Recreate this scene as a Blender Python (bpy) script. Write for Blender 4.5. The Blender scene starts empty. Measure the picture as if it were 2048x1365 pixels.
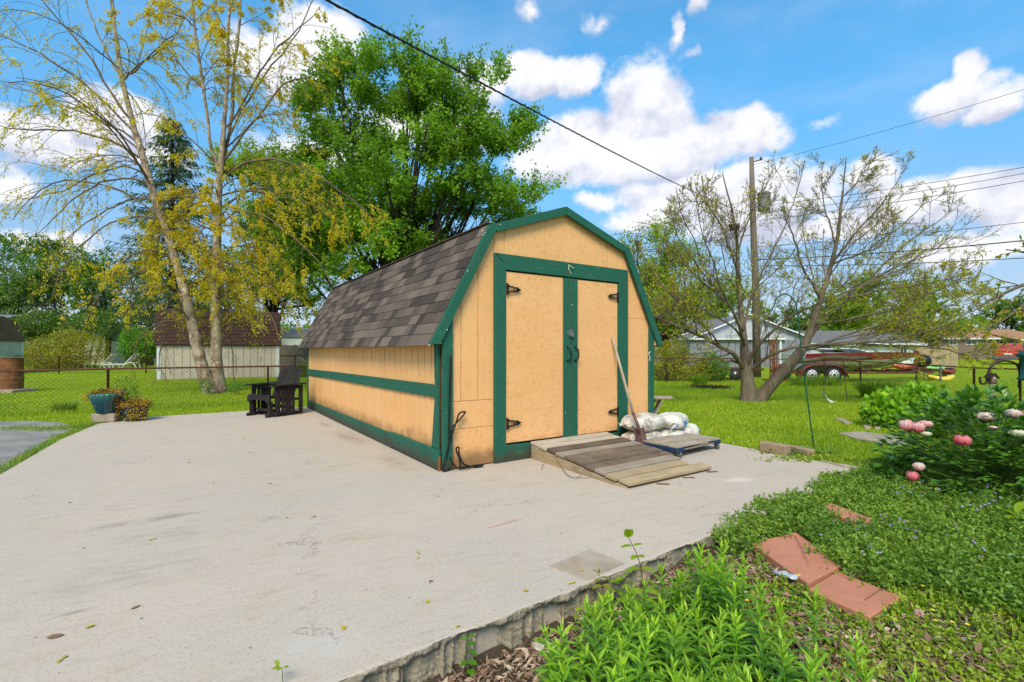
import bpy, math, random
import numpy as np
from mathutils import Vector, Matrix
R = math.radians
rng = np.random.default_rng(7)
random.seed(7)
scene = bpy.context.scene
COL = scene.collection

# ------------------------------------------------------------ camera
CAM_H = 1.35
FPX = 969.0            # focal length in pixels of the 2048 wide photograph
HZ = 700.0             # horizon row
cam_d = bpy.data.cameras.new("camera"); cam = bpy.data.objects.new("camera", cam_d)
COL.objects.link(cam); scene.camera = cam
cam.location = (0, 0, CAM_H); cam.rotation_euler = (R(90), 0, 0)
cam_d.sensor_width = 36; cam_d.lens = 36 * FPX / 2048
cam_d.shift_y = (HZ - 682.5) / 2048
cam_d.clip_start = 0.05; cam_d.clip_end = 2000

# ------------------------------------------------------------ light
SUN_EL, SUN_AZ = 47, 190      # azimuth clockwise from +Y (view direction)
sun_d = bpy.data.lights.new("sun", 'SUN'); sun = bpy.data.objects.new("sun", sun_d)
COL.objects.link(sun)
sun_d.energy = 3.5; sun_d.angle = R(24); sun_d.color = (1.0, 0.86, 0.66)
sd = Vector((math.sin(R(SUN_AZ)) * math.cos(R(SUN_EL)), math.cos(R(SUN_AZ)) * math.cos(R(SUN_EL)), math.sin(R(SUN_EL))))
sun.rotation_euler = sd.to_track_quat('Z', 'Y').to_euler()
scene.view_settings.view_transform = 'Standard'
try: scene.view_settings.look = 'None'
except Exception: pass
scene.view_settings.exposure = 0.22
scene.view_settings.gamma = 1.0
scene.render.engine = 'CYCLES'
cy = scene.cycles
cy.max_bounces = 6; cy.diffuse_bounces = 3; cy.glossy_bounces = 2; cy.transmission_bounces = 4
cy.transparent_max_bounces = 6; cy.caustics_reflective = False; cy.caustics_refractive = False
cy.use_denoising = True; cy.use_adaptive_sampling = True; cy.adaptive_threshold = 0.015

def azel(px, py):
    x, z = (px - 1024) / FPX, (HZ - py) / FPX
    return math.atan2(x, 1), math.atan2(z, math.hypot(x, 1))

class NT:
    """small wrapper to write node trees as expressions"""
    def __init__(s, nt): s.t = nt; s.n = nt.nodes; s.l = nt.links
    def put(s, sock, v):
        if v is None: return
        if isinstance(v, bpy.types.NodeSocket): s.l.new(v, sock)
        else:
            if isinstance(v, (tuple, list)) and len(v) == 3 and sock.type == 'RGBA': v = (*v, 1)
            sock.default_value = v
    def math(s, op, a, b=None, c=None, clamp=False):
        n = s.n.new('ShaderNodeMath'); n.operation = op; n.use_clamp = clamp
        for i, v in enumerate((a, b, c)):
            if v is not None: s.put(n.inputs[i], v)
        return n.outputs[0]
    def vec(s, op, a, b=None, sc=None):
        n = s.n.new('ShaderNodeVectorMath'); n.operation = op
        s.put(n.inputs[0], a)
        if b is not None: s.put(n.inputs[1], b)
        if sc is not None: s.put(n.inputs['Scale'], sc)
        return n.outputs['Value'] if op in ('LENGTH', 'DOT_PRODUCT', 'DISTANCE') else n.outputs[0]
    def mix(s, f, a, b, mode='MIX'):
        n = s.n.new('ShaderNodeMix'); n.data_type = 'RGBA'; n.blend_type = mode
        s.put(n.inputs[0], f); s.put(n.inputs[6], a); s.put(n.inputs[7], b)
        return n.outputs[2]
    def noise(s, v, scale, detail=4, rough=.55, dist=0, color=False):
        n = s.n.new('ShaderNodeTexNoise'); s.put(n.inputs['Vector'], v)
        n.inputs['Scale'].default_value = scale; n.inputs['Detail'].default_value = detail
        n.inputs['Roughness'].default_value = rough; n.inputs['Distortion'].default_value = dist
        return n.outputs[1] if color else n.outputs[0]
    def voro(s, v, scale, feature='F1', out='Distance', rnd=1):
        n = s.n.new('ShaderNodeTexVoronoi'); n.feature = feature; s.put(n.inputs['Vector'], v)
        n.inputs['Scale'].default_value = scale
        n.inputs['Randomness'].default_value = rnd
        return n.outputs[out]
    def ramp(s, f, stops, interp='LINEAR'):
        n = s.n.new('ShaderNodeValToRGB'); s.put(n.inputs[0], f); r = n.color_ramp; r.interpolation = interp
        while len(r.elements) < len(stops): r.elements.new(.5)
        for e, (p, c) in zip(r.elements, stops):
            e.position = p
            e.color = (c, c, c, 1) if isinstance(c, (int, float)) else (*c, 1)
        return n.outputs[0]
    def step(s, v, a, b):
        n = s.n.new('ShaderNodeMapRange'); n.interpolation_type = 'SMOOTHSTEP'
        s.put(n.inputs[0], v); n.inputs[1].default_value = a; n.inputs[2].default_value = b
        return n.outputs[0]
    def sep(s, v):
        n = s.n.new('ShaderNodeSeparateXYZ'); s.put(n.inputs[0], v); return n.outputs
    def comb(s, x, y, z):
        n = s.n.new('ShaderNodeCombineXYZ'); s.put(n.inputs[0], x); s.put(n.inputs[1], y); s.put(n.inputs[2], z)
        return n.outputs[0]

# ------------------------------------------------------------ world: nishita sky with broken cumulus
world = bpy.data.worlds.new("World"); scene.world = world; world.use_nodes = True
w = NT(world.node_tree); w.n.clear()
out = w.n.new('ShaderNodeOutputWorld'); bg = w.n.new('ShaderNodeBackground')
w.l.new(bg.outputs[0], out.inputs[0])
sky = w.n.new('ShaderNodeTexSky'); sky.sky_type = 'NISHITA'; sky.sun_disc = False
sky.sun_elevation = R(SUN_EL); sky.sun_rotation = R(SUN_AZ)
sky.air_density = 1.0; sky.dust_density = 0.6; sky.ozone_density = 2.0
tc = w.n.new('ShaderNodeTexCoord').outputs['Generated']
x, y, z = w.sep(tc)
az = w.math('ARCTAN2', x, y)
el = w.math('ARCTAN2', z, w.math('SQRT', w.math('ADD', w.math('MULTIPLY', x, x), w.math('MULTIPLY', y, y))))
ae = w.comb(az, el, 0)
warp = w.vec('SUBTRACT', w.noise(tc, 7.0, 5, .62, color=True), (.5, .5, .5))
warp = w.vec('MULTIPLY', warp, (.10, .08, 0))
aw = w.vec('ADD', ae, warp)
# cumulus: (px, py, half width px, half height px, weight)
clouds = [(1290, 220, 92, 74, 1), (1180, 295, 130, 66, 1), (1330, 305, 165, 56, 1), (1490, 270, 95, 42, .9), (1100, 330, 90, 40, .8),
          (1150, 145, 52, 36, .9), (1060, 150, 60, 38, .9), (960, 170, 70, 40, .8), (1352, 70, 20, 44, .55), (1395, 18, 36, 24, .55), (1190, 45, 60, 26, .42),
          (1048, 8, 34, 24, .5), (1390, 110, 34, 20, .35), (1900, 185, 100, 38, .9), (1925, 140, 45, 36, .7), (2010, 190, 70, 34, .8),
          (1360, 400, 130, 60, .95), (1500, 410, 190, 70, .9), (1300, 440, 90, 34, .8), (1740, 350, 70, 45, .8), (1190, 410, 70, 28, .7),
          (1860, 400, 190, 55, .9), (2020, 400, 110, 50, .95), (1700, 450, 300, 50, .6), (1950, 500, 240, 40, .7), (2150, 420, 150, 70, .9),
          (640, 90, 90, 55, .95), (590, 140, 90, 60, .9), (500, 110, 80, 50, .7), (230, 240, 130, 50, .95), (60, 260, 120, 50, .9), (130, 300, 150, 40, .7),
          (20, 370, 90, 40, .7), (330, 320, 120, 40, .5), (90, 480, 130, 34, .7), (620, 300, 200, 60, .5), (850, 250, 200, 60, .6), (1650, 245, 70, 22, .4),
          (-150, 300, 160, 80, .8), (2300, 250, 160, 90, .8)]
den = None; low = None
for (px, py, hw, hh, wt) in clouds:
    a0, e0 = azel(px, py); k = math.cos(a0)
    rx = max(.02, hw / FPX * k * k * 1.15); ry = max(.016, hh / FPX * k * 1.15)
    d = w.vec('SUBTRACT', aw, (a0, e0, 0)); d = w.vec('MULTIPLY', d, (1 / rx, 1 / ry, 0))
    v = w.math('MULTIPLY_ADD', w.vec('LENGTH', d), -.62 * wt - .2, wt)
    den = v if den is None else w.math('SMOOTH_MAX', den, v, .12)
    lv = w.math('MULTIPLY_ADD', w.sep(d)[1], -.34, v); low = lv if low is None else w.math('SMOOTH_MAX', low, lv, .12)
det = w.noise(w.vec('MULTIPLY', tc, (1, 1, 1.5)), 11.0, 9, .62, .15)
det2 = w.math('SUBTRACT', det, .5)
# cloud field away from the listed ones goes on in the same manner
far = w.math('SUBTRACT', w.noise(w.vec('MULTIPLY', tc, (1, 1, 2.1)), 2.6, 6, .6), .48)
away = w.step(w.math('ABSOLUTE', az), .95, 1.3)
hi = w.step(el, .62, .85)
away = w.math('MAXIMUM', away, hi)
far = w.math('MULTIPLY_ADD', away, 3.0, -3.0) if False else w.math('ADD', w.math('MULTIPLY', far, 3.0), w.math('MULTIPLY_ADD', away, 1.5, -1.5))
under = w.math('SUBTRACT', low, den)
den = w.math('SMOOTH_MAX', den, far, .1)
dens = w.math('MULTIPLY_ADD', det2, 1.0, den)
alpha = w.step(dens, .12, .44)
# a thin veil near the horizon
shade_n = w.noise(w.vec('ADD', tc, (0, 0, .035)), 11.0, 5, .55)
relief = w.math('SUBTRACT', w.noise(tc, 11.0, 5, .55), shade_n)
core = w.step(dens, .42, 1.15)
big = w.noise(w.vec('MULTIPLY', tc, (1, 1, 1.8)), 5.5, 4, .55)
lit = w.math('ADD', w.math('MULTIPLY_ADD', relief, 2.6, .62), w.math('MULTIPLY', w.math('SUBTRACT', big, .5), 1.4))
lit = w.math('SUBTRACT', lit, w.math('MULTIPLY', w.step(under, .02, .30), .60)); lit = w.math('ADD', lit, w.math('MULTIPLY', core, .1), clamp=True)
ccol = w.ramp(lit, [(0, (.62, .65, .78)), (.3, (.80, .82, .92)), (.6, (.97, .97, 1.0)), (1, (1.0, 1.0, 1.0))])
elg = w.step(el, .0, .55)
tint = w.mix(elg, (1.25, 1.30, 1.45), (1.30, 2.95, 3.25))
blue = w.mix(1.0, w.vec('MULTIPLY', sky.outputs[0], (.085, .085, .085)), tint, 'MULTIPLY')
veil = w.step(el, .36, -.02)
blue = w.mix(w.math('MULTIPLY', veil, .5), blue, (.50, .62, .86))
veil2 = w.math('MULTIPLY', w.step(w.noise(w.vec('MULTIPLY', tc, (1, 1, 3)), 4.0, 6, .6), .4, .8), .22)
blue = w.mix(veil2, blue, (.75, .82, 1.0))
w.l.new(w.mix(w.math('MULTIPLY', alpha, .97), blue, ccol), bg.inputs[0])
bg.inputs[1].default_value = 0.88

# ------------------------------------------------------------ pixels of the photograph -> points of the place
def G(px, py, z=0.0):
    Y = FPX * (CAM_H - z) / (py - HZ)
    return Vector(((px - 1024) / FPX * Y, Y, z))
def A(px, py, Y):
    return Vector(((px - 1024) / FPX * Y, Y, CAM_H - (py - HZ) / FPX * Y))
def sst(a, b, v):
    t = np.clip((v - a) / (b - a), 0, 1); return t * t * (3 - 2 * t)
SE0 = np.array((4.10, 5.45)); SE1 = np.array((-0.80, 1.905)); SED = (SE1 - SE0) / np.linalg.norm(SE1 - SE0)
SEN = np.array((-SED[1], SED[0]))              # points away from the slab, towards the camera side
if SEN[1] > 0: SEN = -SEN
def gz(X, Y):
    """height of the ground"""
    X = np.asarray(X, float); Y = np.asarray(Y, float)
    base = -0.03 + 0.19 * sst(16, 45, Y) + .02 * np.sin(X * .35 + 1) * sst(6, 12, Y) * np.cos(Y * .3)
    q = (X - SE0[0]) * SEN[0] + (Y - SE0[1]) * SEN[1]      # >0 on the camera side of the slab edge
    bed = -0.20 + .13 * sst(.5, 1.7, X) + .05 * sst(2.0, 4.0, X)
    m = sst(-.25, .0, q) * sst(8, 5.5, Y)
    return base * (1 - m) + bed * m

# ------------------------------------------------------------ mesh helpers
def newmesh(name, V, F, mat=None, smooth=False, attr=None, mats=None, midx=None):
    """V (n,3); F list of int arrays (m,k)"""
    me = bpy.data.meshes.new(name)
    V = np.asarray(V, np.float32)
    Fs = [np.asarray(f, np.int32) for f in (F if isinstance(F, list) else [F]) if len(f)]
    loops = np.concatenate([f.ravel() for f in Fs]); tot = np.concatenate([np.full(len(f), f.shape[1], np.int32) for f in Fs])
    st = np.concatenate([[0], np.cumsum(tot)[:-1]]).astype(np.int32)
    me.vertices.add(len(V)); me.vertices.foreach_set('co', V.ravel())
    me.loops.add(len(loops)); me.loops.foreach_set('vertex_index', loops)
    me.polygons.add(len(tot)); me.polygons.foreach_set('loop_start', st); me.polygons.foreach_set('loop_total', tot)
    if smooth: me.polygons.foreach_set('use_smooth', np.ones(len(tot), bool))
    if attr is not None:
        at = me.attributes.new('rnd', 'FLOAT', 'FACE'); at.data.foreach_set('value', np.asarray(attr, np.float32))
    for m_ in (mats or ([mat] if mat else [])): me.materials.append(m_)
    if midx is not None: me.polygons.foreach_set('material_index', np.asarray(midx, np.int32))
    me.update(calc_edges=True); me.validate()
    return me
def link(name, me, parent=None, loc=None, rz=None):
    o = bpy.data.objects.new(name, me); COL.objects.link(o)
    if parent: o.parent = parent
    if loc is not None: o.location = loc
    if rz is not None: o.rotation_euler = (0, 0, rz)
    return o
def tag(o, label=None, cat=None, group=None, kind=None):
    if label: o['label'] = label
    if cat: o['category'] = cat
    if group: o['group'] = group
    if kind: o['kind'] = kind
    return o
def thing(name, label, cat, loc=(0, 0, 0), rz=0, group=None):
    return tag(link(name, None, None, loc, rz), label, cat, group)

class MB:
    """collects polygons for one mesh"""
    def __init__(s): s.v = []; s.f = []; s.m = []; s.cur = 0; s.T = None
    def add(s, pts, faces):
        b = len(s.v)
        if s.T is not None: pts = [s.T @ Vector(p) for p in pts]
        s.v += [tuple(p) for p in pts]; s.f += [tuple(i + b for i in f) for f in faces]; s.m += [s.cur] * len(faces); return s
    def box(s, x0, x1, y0, y1, z0, z1):
        return s.add([(x0, y0, z0), (x1, y0, z0), (x1, y1, z0), (x0, y1, z0), (x0, y0, z1), (x1, y0, z1), (x1, y1, z1), (x0, y1, z1)],
                     [(0, 3, 2, 1), (4, 5, 6, 7), (0, 1, 5, 4), (1, 2, 6, 5), (2, 3, 7, 6), (3, 0, 4, 7)])
    def beam(s, a, b, w_, h_, up=(0, 0, 1)):
        a, b = Vector(a), Vector(b); d = (b - a).normalized(); sx = d.cross(Vector(up))
        sx = sx.normalized() if sx.length > 1e-5 else Vector((1, 0, 0)); uz = sx.cross(d).normalized()
        p = []
        for q in (a, b):
            for i, j in ((-1, -1), (1, -1), (1, 1), (-1, 1)): p.append(q + sx * i * w_ / 2 + uz * j * h_ / 2)
        return s.add(p, [(0, 1, 2, 3), (7, 6, 5, 4), (0, 4, 5, 1), (1, 5, 6, 2), (2, 6, 7, 3), (3, 7, 4, 0)])
    def prism(s, poly, fn0, fn1):
        """poly of 2d points; fn0/fn1 map a 2d point to each cap"""
        n = len(poly); p = [fn0(*q) for q in poly] + [fn1(*q) for q in poly]
        return s.add(p, [tuple(range(n))[::-1], tuple(range(n, 2 * n))] + [(i, (i + 1) % n, n + (i + 1) % n, n + i) for i in range(n)])
    def tube(s, pts, r, k=8, cap=True, sx=1.0):
        pts = [Vector(p) for p in pts]; n = len(pts)
        rs = [r] * n if isinstance(r, (int, float)) else list(r)
        ref = None; P = []
        for i, p in enumerate(pts):
            t = (pts[min(i + 1, n - 1)] - pts[max(i - 1, 0)]).normalized()
            if ref is None:
                ref = t.cross(Vector((0, 0, 1))) if abs(t.z) < .95 else t.cross(Vector((1, 0, 0)))
            ref = (ref - t * ref.dot(t)).normalized(); b = t.cross(ref)
            for j in range(k):
                a = 2 * math.pi * j / k; P.append(p + (ref * math.cos(a) * sx + b * math.sin(a)) * rs[i])
        F = [(i * k + j, i * k + (j + 1) % k, (i + 1) * k + (j + 1) % k, (i + 1) * k + j) for i in range(n - 1) for j in range(k)]
        if cap: F += [tuple(range(k))[::-1], tuple((n - 1) * k + j for j in range(k))]
        return s.add(P, F)
    def lathe(s, prof, k=24, o=(0, 0, 0), axis='z'):
        P = []
        for r, zz in prof:
            for j in range(k):
                a = 2 * math.pi * j / k; q = (r * math.cos(a), r * math.sin(a), zz)
                if axis == 'x': q = (q[2], q[0], q[1])
                if axis == 'y': q = (q[1], q[2], q[0])
                P.append((q[0] + o[0], q[1] + o[1], q[2] + o[2]))
        n = len(prof)
        F = [(i * k + j, i * k + (j + 1) % k, (i + 1) * k + (j + 1) % k, (i + 1) * k + j) for i in range(n - 1) for j in range(k)]
        F += [tuple(range(k))[::-1], tuple((n - 1) * k + j for j in range(k))]
        return s.add(P, F)
    def mesh(s, name, mat, smooth=False, mats=None):
        me = bpy.data.meshes.new(name); me.from_pydata(s.v, [], s.f)
        for m_ in (mats or [mat]): me.materials.append(m_)
        if mats: me.polygons.foreach_set('material_index', s.m)
        if smooth: me.polygons.foreach_set('use_smooth', [True] * len(me.polygons))
        me.update(); return me
    def obj(s, name, mat, parent=None, bevel=0, smooth=False, loc=None, rz=None, mats=None):
        o = link(name, s.mesh(name, mat, smooth, mats), parent, loc, rz)
        if bevel:
            b = o.modifiers.new('bevel', 'BEVEL'); b.width = bevel; b.segments = 1; b.limit_method = 'ANGLE'; b.angle_limit = R(40)
        return o

def polytop(me_name, pts, z0, z1, mat, name, zf=None):
    n = len(pts); mb = MB()
    mb.prism([(p[0], p[1]) for p in pts], lambda a, b: (a, b, z0), lambda a, b: (a, b, z1))
    return mb.obj(name, mat)

def inpoly(P, poly):
    x, y = P[:, 0], P[:, 1]; c = np.zeros(len(P), bool); n = len(poly)
    for i in range(n):
        x0, y0 = poly[i][:2]; x1, y1 = poly[(i + 1) % n][:2]
        hit = ((y0 > y) != (y1 > y)) & (x < (x1 - x0) * (y - y0) / (y1 - y0 + 1e-12) + x0); c ^= hit
    return c

def norm(a): return a / np.maximum(np.linalg.norm(a, axis=-1, keepdims=True), 1e-9)

def tubes(P, Rr, k):
    """P (N,S,3), Rr (N,S) -> verts, quads"""
    N, S, _ = P.shape
    T = np.empty_like(P); T[:, 1:-1] = P[:, 2:] - P[:, :-2]; T[:, 0] = P[:, 1] - P[:, 0]; T[:, -1] = P[:, -1] - P[:, -2]; T = norm(T)
    ref = np.where(np.abs(T[:, :1, 2:3]) > .9, np.array([1., .2, 0]), np.array([.1, .05, 1.]))
    a = norm(np.cross(T, np.broadcast_to(ref, T.shape))); b = np.cross(T, a)
    ang = 2 * np.pi * np.arange(k) / k
    V = P[:, :, None, :] + Rr[:, :, None, None] * (a[:, :, None, :] * np.cos(ang)[None, None, :, None] + b[:, :, None, :] * np.sin(ang)[None, None, :, None])
    i, s_, j = np.meshgrid(np.arange(N), np.arange(S - 1), np.arange(k), indexing='ij')
    base = (i * S + s_) * k; j2 = (j + 1) % k
    Q = np.stack([base + j, base + j2, base + k + j2, base + k + j], -1).reshape(-1, 4)
    return V.reshape(-1, 3), Q

def leaves(pos, d, n, L, W, fold=.25, curl=0.0):
    """folded rhombus leaves (two triangles each)"""
    N = len(pos); d = norm(d); sx = norm(np.cross(d, n)); nn = np.cross(sx, d)
    L = np.broadcast_to(L, (N,))[:, None]; W = np.broadcast_to(W, (N,))[:, None]
    v0 = pos; v2 = pos + d * L - nn * L * curl
    m = pos + d * L * .45
    v1 = m + sx * W * .5 + nn * W * fold; v3 = m - sx * W * .5 + nn * W * fold
    V = np.stack([v0, v1, v2, v3], 1).reshape(-1, 3)
    b = np.arange(N)[:, None] * 4
    F = np.concatenate([b + np.array([0, 1, 2]), b + np.array([0, 2, 3])], 1).reshape(-1, 3)
    return V, F

def rdir(n, up=0.0):
    v = rng.normal(size=(n, 3)); v = norm(v); v[:, 2] += up; return norm(v)

class Acc:
    def __init__(s): s.V = []; s.F = {}; s.n = 0; s.A = {}
    def add(s, V, F, a=None):
        k = F.shape[1]; s.F.setdefault(k, []).append(F + s.n); s.V.append(V); s.n += len(V)
        s.A.setdefault(k, []).append(np.zeros(len(F)) if a is None else a)
    def mesh(s, name, mat, smooth=False):
        ks = sorted(s.F)
        return newmesh(name, np.concatenate(s.V), [np.concatenate(s.F[k]) for k in ks], mat, smooth, np.concatenate([np.concatenate(s.A[k]) for k in ks]))

def resample(pts, S):
    P = np.asarray(pts, float); seg = np.linalg.norm(np.diff(P[:, :3], axis=0), axis=1); t = np.concatenate([[0], np.cumsum(seg)]); t /= t[-1]
    u = np.linspace(0, 1, S)
    return np.stack([np.interp(u, t, P[:, c]) for c in range(P.shape[1])], 1)

def children(P, Rr, per, t0, t1, ang, lenf, rf, S, droop=0.0, wander=.12, upb=0.0, tmin=.3, azbias=None):
    """grow `per` side branches on every polyline. P (N,S,3), Rr (N,S)"""
    N, S0, _ = P.shape
    L = np.linalg.norm(np.diff(P, axis=1), axis=2).sum(1)
    idx = np.repeat(np.arange(N), per); M = len(idx)
    t = rng.uniform(t0, t1, M); f = t * (S0 - 1); i0 = np.minimum(f.astype(int), S0 - 2); fr = (f - i0)[:, None]
    p0 = P[idx, i0] * (1 - fr) + P[idx, i0 + 1] * fr
    r0 = Rr[idx, i0] * (1 - fr[:, 0]) + Rr[idx, i0 + 1] * fr[:, 0]
    T = norm(P[idx, i0 + 1] - P[idx, i0])
    q = rng.normal(size=(M, 3)); q[:, 2] += upb
    if azbias is not None: q += azbias
    q = norm(q - T * (q * T).sum(1, keepdims=True))
    a = np.radians(rng.normal(ang, ang * .22, M))[:, None]
    d = norm(T * np.cos(a) + q * np.sin(a))
    ln = L[idx] * rng.uniform(lenf[0], lenf[1], M) * (1 - .55 * t)
    rs = np.minimum(r0 * rf, r0 * .9)
    out_ = np.empty((M, S, 3)); out_[:, 0] = p0; cur = d.copy()
    step = (ln / (S - 1))[:, None]
    for s_ in range(1, S):
        cur = cur + rng.normal(size=(M, 3)) * wander; cur[:, 2] -= droop * s_ / S; cur = norm(cur)
        out_[:, s_] = out_[:, s_ - 1] + cur * step
    rr = rs[:, None] * np.linspace(1, tmin, S)[None, :]
    return out_, rr

def along(P, per, t0=.2, t1=1.0):
    """points and tangents along polylines"""
    N, S, _ = P.shape; idx = np.repeat(np.arange(N), per); f = rng.uniform(t0, t1, len(idx)) * (S - 1)
    i0 = np.minimum(f.astype(int), S - 2); fr = (f - i0)[:, None]
    return P[idx, i0] * (1 - fr) + P[idx, i0 + 1] * fr, norm(P[idx, i0 + 1] - P[idx, i0]), idx
# ------------------------------------------------------------ materials
def material(name):
    m = bpy.data.materials.new(name); m.use_nodes = True; t = NT(m.node_tree); t.n.clear()
    o = t.n.new('ShaderNodeOutputMaterial'); b = t.n.new('ShaderNodeBsdfPrincipled'); t.l.new(b.outputs[0], o.inputs[0])
    return m, t, b, o
def coords(t, rand=True, kind='Object', stretch=(1, 1, 1)):
    v = t.n.new('ShaderNodeTexCoord').outputs[kind]
    if rand:
        r = t.n.new('ShaderNodeObjectInfo').outputs['Random']
        v = t.vec('ADD', v, t.comb(t.math('MULTIPLY', r, 37.0), t.math('MULTIPLY', r, 71.0), t.math('MULTIPLY', r, 13.0)))
    if stretch != (1, 1, 1): v = t.vec('MULTIPLY', v, stretch)
    return v
def bump(t, b, h, st=.3, dist=.01):
    n = t.n.new('ShaderNodeBump'); n.inputs['Strength'].default_value = st; n.inputs['Distance'].default_value = dist
    t.put(n.inputs['Height'], h); t.l.new(n.outputs[0], b.inputs['Normal'])
def simple(name, c, rough=.6, metal=0, var=.12, scale=6, bmp=.15, c2=None, spec=.4, stretch=(1, 1, 1), thr=(.35, .7), fine=60, kind='Object'):
    """colour c, broken up with noise towards c2"""
    m, t, b, o = material(name); v = coords(t, True, kind, stretch)
    n1 = t.noise(v, scale, 6, .6); n2 = t.noise(v, fine, 3, .6)
    c2 = c2 or tuple(k * (1 - var * 2.2) for k in c)
    col = t.mix(t.step(n1, *thr), c, c2)
    col = t.mix(t.math('MULTIPLY', n2, var * 1.5), col, tuple(k * .45 for k in c))
    t.put(b.inputs['Base Color'], col); t.put(b.inputs['Roughness'], t.math('MULTIPLY_ADD', n2, .2, rough - .1))
    b.inputs['Metallic'].default_value = metal; b.inputs['Specular IOR Level'].default_value = spec
    if bmp: bump(t, b, t.math('ADD', n1, n2), bmp, .01)
    return m

def osb(name, grain=1.0, groove=False):
    """yellow painted strand board"""
    m, t, b, o = material(name); v0 = coords(t, False); v = coords(t, True)
    wv = t.vec('ADD', v, t.vec('MULTIPLY', t.noise(v, 9, 3, .6, color=True), (.06, .06, .06)))
    fl = t.voro(t.vec('MULTIPLY', wv, (1, 1, .45)), 46, out='Color'); fl = t.sep(fl)[0]
    fl2 = t.voro(t.vec('MULTIPLY', wv, (.45, .45, 1)), 38, out='Color'); fl2 = t.sep(fl2)[1]
    strand = t.math('MULTIPLY', t.math('ADD', fl, fl2), .5)
    big = t.noise(v0, 1.3, 6, .6); mid = t.noise(v, 26, 5, .65)
    c = t.mix(t.step(big, .35, .7), (.80, .42, .165), (.84, .455, .195))
    c = t.mix(t.math('MULTIPLY', t.step(strand, .55, .85), .30 * grain), c, (.56, .27, .085))
    c = t.mix(t.math('MULTIPLY', t.step(mid, .50, .74), .20), c, (.58, .29, .10))
    pit = t.step(t.noise(t.vec('MULTIPLY', v, (1, 1, .7)), 55, 2, .5), .69, .75)
    c = t.mix(t.math('MULTIPLY', pit, .65 * grain), c, (.16, .085, .03))
    # splashed dirt and rot low on the boards
    zz = t.sep(v0)[2]
    low = t.math('MULTIPLY', t.step(t.math('ADD', zz, t.math('MULTIPLY', t.noise(v0, 5, 6, .7), -.42)), .08, -.16), .85)
    c = t.mix(low, c, (.22, .12, .045))
    t.put(b.inputs['Base Color'], c); b.inputs['Roughness'].default_value = .62; b.inputs['Specular IOR Level'].default_value = .3
    bump(t, b, t.math('ADD', t.math('MULTIPLY', strand, .5 * grain), t.math('MULTIPLY', mid, .6)), .45, .006)
    return m
def siding(name):
    m, t, b, o = material(name); v0 = coords(t, False); v = coords(t, True)
    gr = t.noise(t.vec('MULTIPLY', v, (1, 1, .07)), 60, 5, .6)
    big = t.noise(v0, 1.1, 6, .62)
    r = t.n.new('ShaderNodeObjectInfo').outputs['Random']
    c = t.mix(t.step(big, .35, .7), (.84, .455, .19), (.79, .41, .16))
    c = t.mix(t.math('MULTIPLY', r, .22), c, (.62, .36, .13))
    c = t.mix(t.math('MULTIPLY', t.step(gr, .48, .75), .5), c, (.55, .28, .09))
    knot = t.step(t.noise(v, 26, 2, .5), .70, .76)
    c = t.mix(t.math('MULTIPLY', knot, .6), c, (.20, .10, .04))
    zz = t.sep(v0)[2]
    low = t.math('MULTIPLY', t.step(t.math('ADD', zz, t.math('MULTIPLY', t.noise(v0, 4, 7, .75), -.55)), .14, -.14), .75)
    c = t.mix(low, c, (.22, .11, .04))
    t.put(b.inputs['Base Color'], c); b.inputs['Roughness'].default_value = .6; b.inputs['Specular IOR Level'].default_value = .3
    bump(t, b, gr, .35, .004)
    return m
def green(name, axis):
    """worn dark green paint on timber; grain along the axis"""
    st = [1, 1, 1]; st[axis] = .06
    m, t, b, o = material(name); v0 = coords(t, False); v = coords(t, True)
    gr = t.noise(t.vec('MULTIPLY', v, tuple(st)), 70, 5, .65)
    n1 = t.noise(v, 3.5, 6, .6)
    c = t.mix(n1, (.007, .088, .050), (.014, .125, .076))
    c = t.mix(t.math('MULTIPLY', t.step(gr, .46, .74), .65), c, (.009, .055, .040))
    wear = t.math('MULTIPLY', t.step(gr, .57, .68), t.step(t.noise(v, 5, 6, .7), .46, .62))
    c = t.mix(t.math('MULTIPLY', wear, .85), c, (.17, .135, .10))
    chip = t.step(t.noise(v, 34, 3, .6), .69, .73)
    c = t.mix(t.math('MULTIPLY', chip, .8), c, (.5, .45, .36))
    zz = t.sep(v0)[2]
    rot = t.step(t.math('ADD', zz, t.math('MULTIPLY', t.noise(v0, 7, 7, .75), -.36)), .0, -.14)
    c = t.mix(t.math('MULTIPLY', rot, .8), c, (.055, .035, .02))
    t.put(b.inputs['Base Color'], c); t.put(b.inputs['Roughness'], t.math('MULTIPLY_ADD', gr, .4, .55)); b.inputs['Specular IOR Level'].default_value = .4
    bump(t, b, gr, .5, .005)
    return m
def wood(name, ca, cb, cc, axis=0, rand=.5):
    st = [1, 1, 1]; st[axis] = .05
    m, t, b, o = material(name); v = coords(t, True)
    gr = t.noise(t.vec('MULTIPLY', v, tuple(st)), 55, 6, .7); n1 = t.noise(v, 4, 6, .6)
    r = t.n.new('ShaderNodeObjectInfo').outputs['Random']
    c = t.mix(t.step(n1, .35, .65), ca, cb)
    c = t.mix(t.math('MULTIPLY', t.step(gr, .45, .75), .85), c, cc)
    c = t.mix(t.math('MULTIPLY', r, rand), c, tuple(k * .5 for k in cb))
    cr = t.step(t.noise(t.vec('MULTIPLY', v, tuple(k if k < 1 else 2.2 for k in st)), 30, 3, .5), .66, .7)
    c = t.mix(t.math('MULTIPLY', cr, .7), c, tuple(k * .25 for k in cc))
    t.put(b.inputs['Base Color'], c); b.inputs['Roughness'].default_value = .85; b.inputs['Specular IOR Level'].default_value = .2
    bump(t, b, gr, .7, .006)
    return m
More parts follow.
